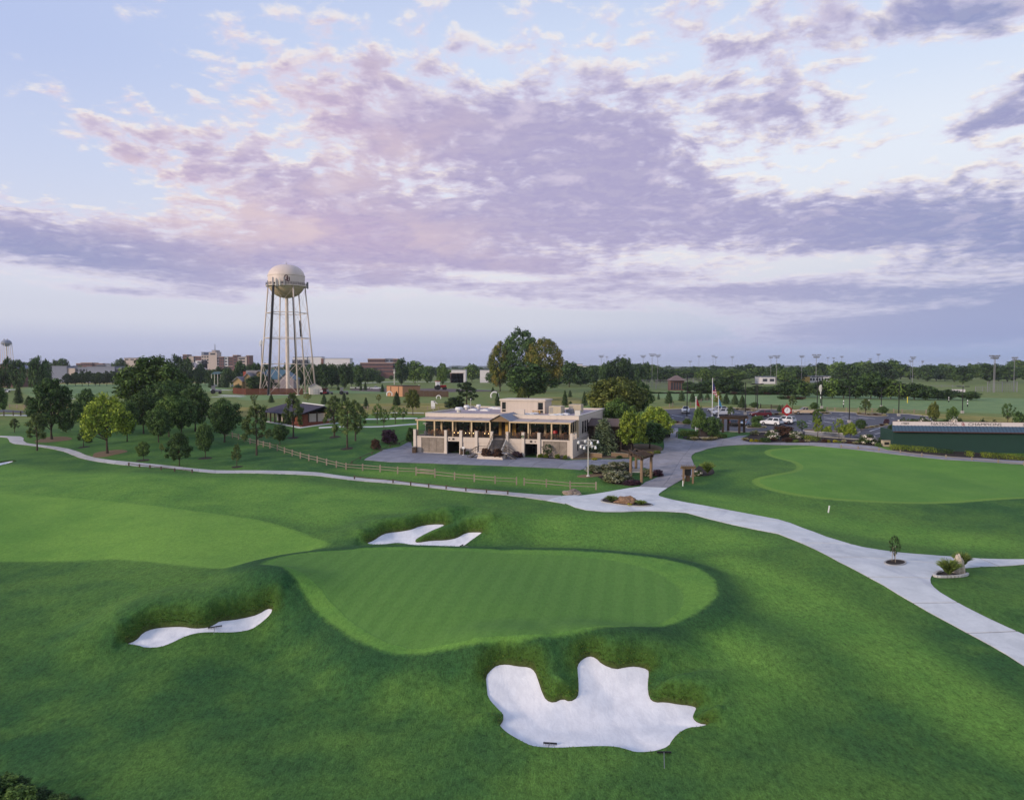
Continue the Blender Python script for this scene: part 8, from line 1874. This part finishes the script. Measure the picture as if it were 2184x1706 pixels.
for x, t, b_, k_ in [(270,118,430,1),(812,115,490,1),(893,108,550,1),(1243,108,490,1),(1445,98,620,1),(1612,130,400,1),(1692,135,400,1),(1805,115,430,1),(1878,215,440,0),(1290,185,440,0)]: flood(zM, x, t, b_, k_)
for x, t, b_, w in [(130,140,400,1),(235,80,420,1),(412,138,400,1),(695,120,490,1),(670,165,440,1),(825,175,420,.6),(1775,105,590,1.3),(1790,108,590,1.0),(2045,130,580,.7)]: flood(zN, x, t, b_, 1, w)
up0 = G(zH(590, 455)); upo = tag(empty('utility_pole', tuple(zg(up0))), 'pale utility pole behind the orange brick cube', 'pole'); hu = at_depth(zH(590, 235), up0.y).z - upo.location.z; MB().tube((0, 0, 0), (0, 0, hu), .3, .22, 8).build('pole', M_OFFW, upo); MB().box(-.5, .5, -.4, .4, hu - 3.2, hu - 1.6).build('transformer', M_OFFW, upo); MB().box(-1, 1, -.08, .08, hu - .8, hu - .6).build('crossarm', M_OFFW, upo)
# chain link backstops
def netting(zf, x0, x1, yt, dep, lb):
    p0, p1 = atpx(zf(x0, yt), dep), atpx(zf(x1, yt), dep); o = tag(empty('backstop_net', tuple(p0)), lb, 'net'); w = p1.x - p0.x; Ht = at_depth(zf(x0, yt), dep).z - p0.z; n = max(2, int(w / 6))
    for k in range(n + 1): MB().tube((w * k / n, 0, 0), (w * k / n, 0, Ht), .16, .16, 6).build('post', M_GREYM, o)
    m = MB()
    for x in np.arange(.8, w, .8): m.box(x - .05, x + .05, -.04, .04, 0, Ht)
    for z in np.arange(.8, Ht, .8): m.box(0, w, -.04, .04, z - .05, z + .05)
    s_ = m.build('mesh', M_GREYM, o); s_['kind'] = 'stuff'
netting(zN, 1700, 2095, 445, 345, 'tall grey chain link backstop at the right behind the driving range'); netting(zN, 1540, 1720, 510, 350, 'lower grey chain link fence left of the tall backstop'); netting(zN, 940, 1380, 490, 430, 'long grey chain link fence in the right tree belt'); netting(zL, 870, 1340, 520, 395, 'grey chain link backstop left of the ballpark building'); netting(zL, 1590, 1860, 500, 410, 'grey chain link backstop right of the ballpark building')
# ------------------------------------------------------------------ far trees
FT = ('trunk', 'crown'); NB_ = [0]
def ft(zf, x, by, top, w, lb, grp=None, mat=L_DARK, kind='belt', dep=None, cat='tree'):
    NB_[0] += 1; T_(kind, mat, zf, x, by, top, w, lb, cat, 'broadleaf_tree', grp, seed=NB_[0] % 4, dep=dep, parts=FT)
lbH = 'dark tree between the brick office and the white warehouse'
for x, by, tp_, w in [(690,462,62,200),(880,442,98,260),(1060,432,203,180),(1680,412,150,240),(50,442,188,230),(210,442,208,190),(380,437,325,130),(550,392,318,62),(960,400,170,150),(290,430,240,150),(1430,400,330,80)]: ft(zH, x, by, tp_, w, lbH, 'dark trees of the row beyond the dirt yard', L_DARK if x % 20 else L_MID)
T_('cotton', L_MID, zH, 1265, 472, 122, 180, 'tall shaggy tree above the dirt yard', name='shade_tree')
for x, by, tp_, w in [(-60,800,490,300),(120,640,320,170),(290,640,360,260),(630,720,318,260),(640,830,470,340),(780,560,360,150),(1040,505,352,230),(910,510,385,150),(2000,545,358,230)]: ft(zE, x, by, tp_, w, 'dark tree of the town edge at the far left', 'dark trees of the town edge at the far left', dep=330 + x % 90 if by < 900 and x < 800 else 620)
for k, x in enumerate((1130, 1260, 1370, 1480, 1590, 1660, 1780, 1880, 1990, 2090)): ft(zE, x, 835 - (k > 6) * 15, 560 + (k * 37 % 50) + (60 if k == 0 else 0), 190, 'dense dark cedar of the row in the left field', 'cedar row in the left field', L_CEDAR, 'pyramid')
T_('airy', L_OLIVE, zE, 380, 822, 705, 110, 'pale thin tree on the left field', name='young_tree')
for x, by, tp_, w in [(830,560,212,250),(1010,560,248,190),(930,590,440,170),(1060,590,450,180),(1180,592,430,200),(1290,592,440,190),(1380,590,450,150),(1210,450,345,150),(1500,560,410,200),(1640,540,420,220),(1830,520,298,150),(1900,520,365,230),(2060,500,340,180),(1780,600,440,170)]: ft(zF, x, by, tp_, w, 'dark tree in front of the hospital', 'dark trees in front of the hospital', dep=430 + by % 60)
for x, by, tp_, w in [(1700,1340,880,300),(1850,1360,900,300),(2000,1380,910,280),(1560,1300,960,260),(1450,1300,900,200),(760,1000,870,160),(600,1000,890,200),(1180,1000,880,160),(2120,1380,885,260),(2260,1380,900,260),(2400,1380,892,260),(2540,1380,880,280),(2700,1380,900,240),(1350,1300,885,200),(1950,1300,895,220)]: ft(zD, x, by, tp_, w, 'dark tree behind the water tower legs', 'dark trees behind the water tower', dep=400 + x % 50)
for x, by, tp_, w in [(1600,600,362,200),(1805,548,398,150),(1700,590,480,170),(600,420,382,160),(700,415,380,180),(840,430,395,170),(1480,590,500,170),(950,590,440,180)]: ft(z3, x, by, tp_, w, 'dark tree round the foot of the far cottonwoods', 'dark trees round the far cottonwoods')
for x, by, tp_, w in [(330,560,200,260),(480,540,120,330),(600,520,130,200),(730,560,340,170),(950,520,215,190),(60,540,275,230),(1105,480,285,120),(800,500,275,180),(240,560,230,170)]: ft(zL, x, by, tp_, w, 'large dark tree of the belt left of the ballpark building', 'dark trees left of the ballpark building', dep=430 + x % 80)
lbR = 'dark bushy tree beyond the driving range'
for x, by, tp_, w in [(60,470,330,150),(150,472,300,180),(240,474,330,140),(390,480,320,170),(480,482,290,180),(580,484,300,190),(690,486,280,200),(820,488,232,230),(900,488,300,170),(1000,490,305,190),(1100,492,350,150),(1210,494,340,200),(1310,496,360,190),(1420,496,405,170),(1510,497,400,160),(1710,500,415,150)]: ft(z5, x, by, tp_, w * 1.1, lbR, 'dark trees along the far edge of the driving range', L_DARK if x % 40 else L_MID)
for x, by, tp_, w in [(1115,425,318,130),(1240,440,330,170),(1340,440,300,190),(1450,440,285,230),(1560,440,300,200),(1680,440,395,120),(1770,445,360,170),(1900,450,370,200),(2020,450,350,230),(2140,452,340,220)]: ft(z4, x, by, tp_, w * 1.1, lbR, 'dark trees along the far edge of the driving range', L_DARK)
for k in range(46): x = 690 + k * 36; ft(z4 if x < 2100 else z5, x if x < 2100 else (x - 2100) * .95, 440 + (x > 1500) * 12 if x < 2100 else 488 + (x - 2100) * .03, (415 + (k * 13 % 22)) if x < 2100 else (458 + k * 7 % 14), 75, 'low dark bush of the hedgerow along the far edge of the driving range', 'hedgerow along the far edge of the driving range', L_DARK if k % 3 else L_RED, 'belt', cat='bush')
tl_ = lambda x: np.interp(x, [-200, 0, 120, 230, 330, 400, 540, 600, 700, 830, 900, 960, 1100, 1300, 1500, 1700, 1760, 1900, 2000, 2184, 2400], [776, 772, 768, 776, 778, 782, 790, 792, 782, 778, 776, 782, 780, 776, 778, 775, 770, 768, 776, 768, 766])
r3 = np.random.default_rng(3)
for k, x in enumerate(np.arange(1180, 2300, 19.0)):
    d_ = r3.uniform(470, 760); y = tl_(x) + r3.uniform(-4, 12); ft(lambda a, c: (a, c), x, 800, y, r3.uniform(34, 60), 'dark tree of the broad belt behind the ball fields', 'dark tree belt behind the ball fields', [L_DARK, L_DARK, L_MID][k % 3], dep=d_)
for k, x in enumerate(np.arange(-60, 1180, 15.0)):
    d_ = r3.uniform(700, 1050); y = tl_(x) + r3.uniform(0, 12); ft(lambda a, c: (a, c), x, 800, y, r3.uniform(26, 44), 'dark tree of the town beyond the left and middle fields', 'far town trees beyond the left and middle fields', [L_DARK, L_MID][k % 2], dep=d_)
# the wood on the horizon and the hills behind it
V_, N_l, K_l = [], [], []
for x in np.arange(-900, 3100, 17.0):
    for row in range(2):
        d_ = r3.uniform(1300, 2600); p = at_depth((x + r3.uniform(-8, 8), 783), d_); gz = float(h(p.x, p.y)); w = r3.uniform(20, 42); hh = r3.uniform(9, 15); n = 130
        q_ = r3.normal(size=(n, 3)); q_ /= np.linalg.norm(q_, axis=1)[:, None]; q_[:, 2] = np.abs(q_[:, 2]); c = q_ * r3.uniform(.75, 1.05, (n, 1)) * np.array([w / 2, w / 3, hh]); V_.append(c + np.array([p.x, p.y, gz])); N_l.append(q_ + r3.normal(size=(n, 3)) * .4); K_l.append(r3.uniform(0, 1, n))
V_, N_l, K_l = map(np.concatenate, (V_, N_l, K_l)); wood = link(bpy.data.objects.new('distant_wood', leaves_mesh('distant_wood', V_, N_l, 4.6 * np.ones(len(V_)), K_l, L_DARK, r3, 1.3))); tag(wood, 'dark continuous wood along the whole horizon', 'wood', None, 'stuff')
v = []; f = []; xs_ = np.linspace(-5200, 5200, 120)
for k, x in enumerate(xs_):
    hz_ = 25 + 5 * math.sin(x * .0011) + 4 * math.sin(x * .0031 + 1) + 2 * math.sin(x * .011)
    for y, z in ((4100, -20), (4600, hz_ * .6), (5000, hz_), (5150, -20)): v.append((x, y, z))
for k in range(len(xs_) - 1):
    for q_ in range(3): a = k * 4 + q_; f.append((a, a + 4, a + 5, a + 1))
hl_ = mesh_obj('hills', v, f, simple('wooded_hill', (.04, .06, .03), .95, .3, .01), None, True); hl_['kind'] = 'structure'
# ------------------------------------------------------------------ labels of look-alikes: their place in the row, counted from the left
_w = 'first second third fourth fifth sixth seventh eighth ninth tenth eleventh twelfth thirteenth fourteenth fifteenth sixteenth seventeenth eighteenth nineteenth'.split(); _t = {20: 'twent', 30: 'thirt', 40: 'fort'}
def ordw(n): return _w[n - 1] if n < 20 else (_t[n // 10 * 10] + 'ieth' if n % 10 == 0 else _t[n // 10 * 10] + 'y ' + _w[n % 10 - 1])
_g = {}
for o in S.objects:
    if o.parent is None and o.get('group') and o.get('label'): _g.setdefault((o['group'], o['label']), []).append(o)
for (gn, lb), L_ in _g.items():
    if 2 < len(L_) <= 36:
        for k, o in enumerate(sorted(L_, key=lambda q_: q_.location.x / max(1, q_.location.y))): o['label'] = f'{lb}, {ordw(k + 1)} from the left'
# ------------------------------------------------------------------ haze
def haze(dens, col):
    bm = bmesh.new(); bmesh.ops.create_cube(bm, size=1); me = bpy.data.meshes.new('haze'); bm.to_mesh(me); bm.free()
    for v_ in me.vertices: v_.co = (v_.co.x * 14000, v_.co.y * 14000 + 1000, -23 + (v_.co.z + .5) * 96)
    m = bpy.data.materials.new('haze'); m.use_nodes = True; nt = m.node_tree; nt.nodes.clear(); o = nt.nodes.new('ShaderNodeOutputMaterial'); p = nt.nodes.new('ShaderNodeVolumePrincipled'); p.inputs['Color'].default_value = (*col, 1); p.inputs['Density'].default_value = dens; p.inputs['Anisotropy'].default_value = .2; nt.links.new(p.outputs[0], o.inputs[1]); me.materials.append(m)
    ob = link(bpy.data.objects.new('haze', me)); tag(ob, 'thin pale evening haze over the whole plain', 'haze', None, 'stuff')
haze(.00008, (.82, .88, 1.0))
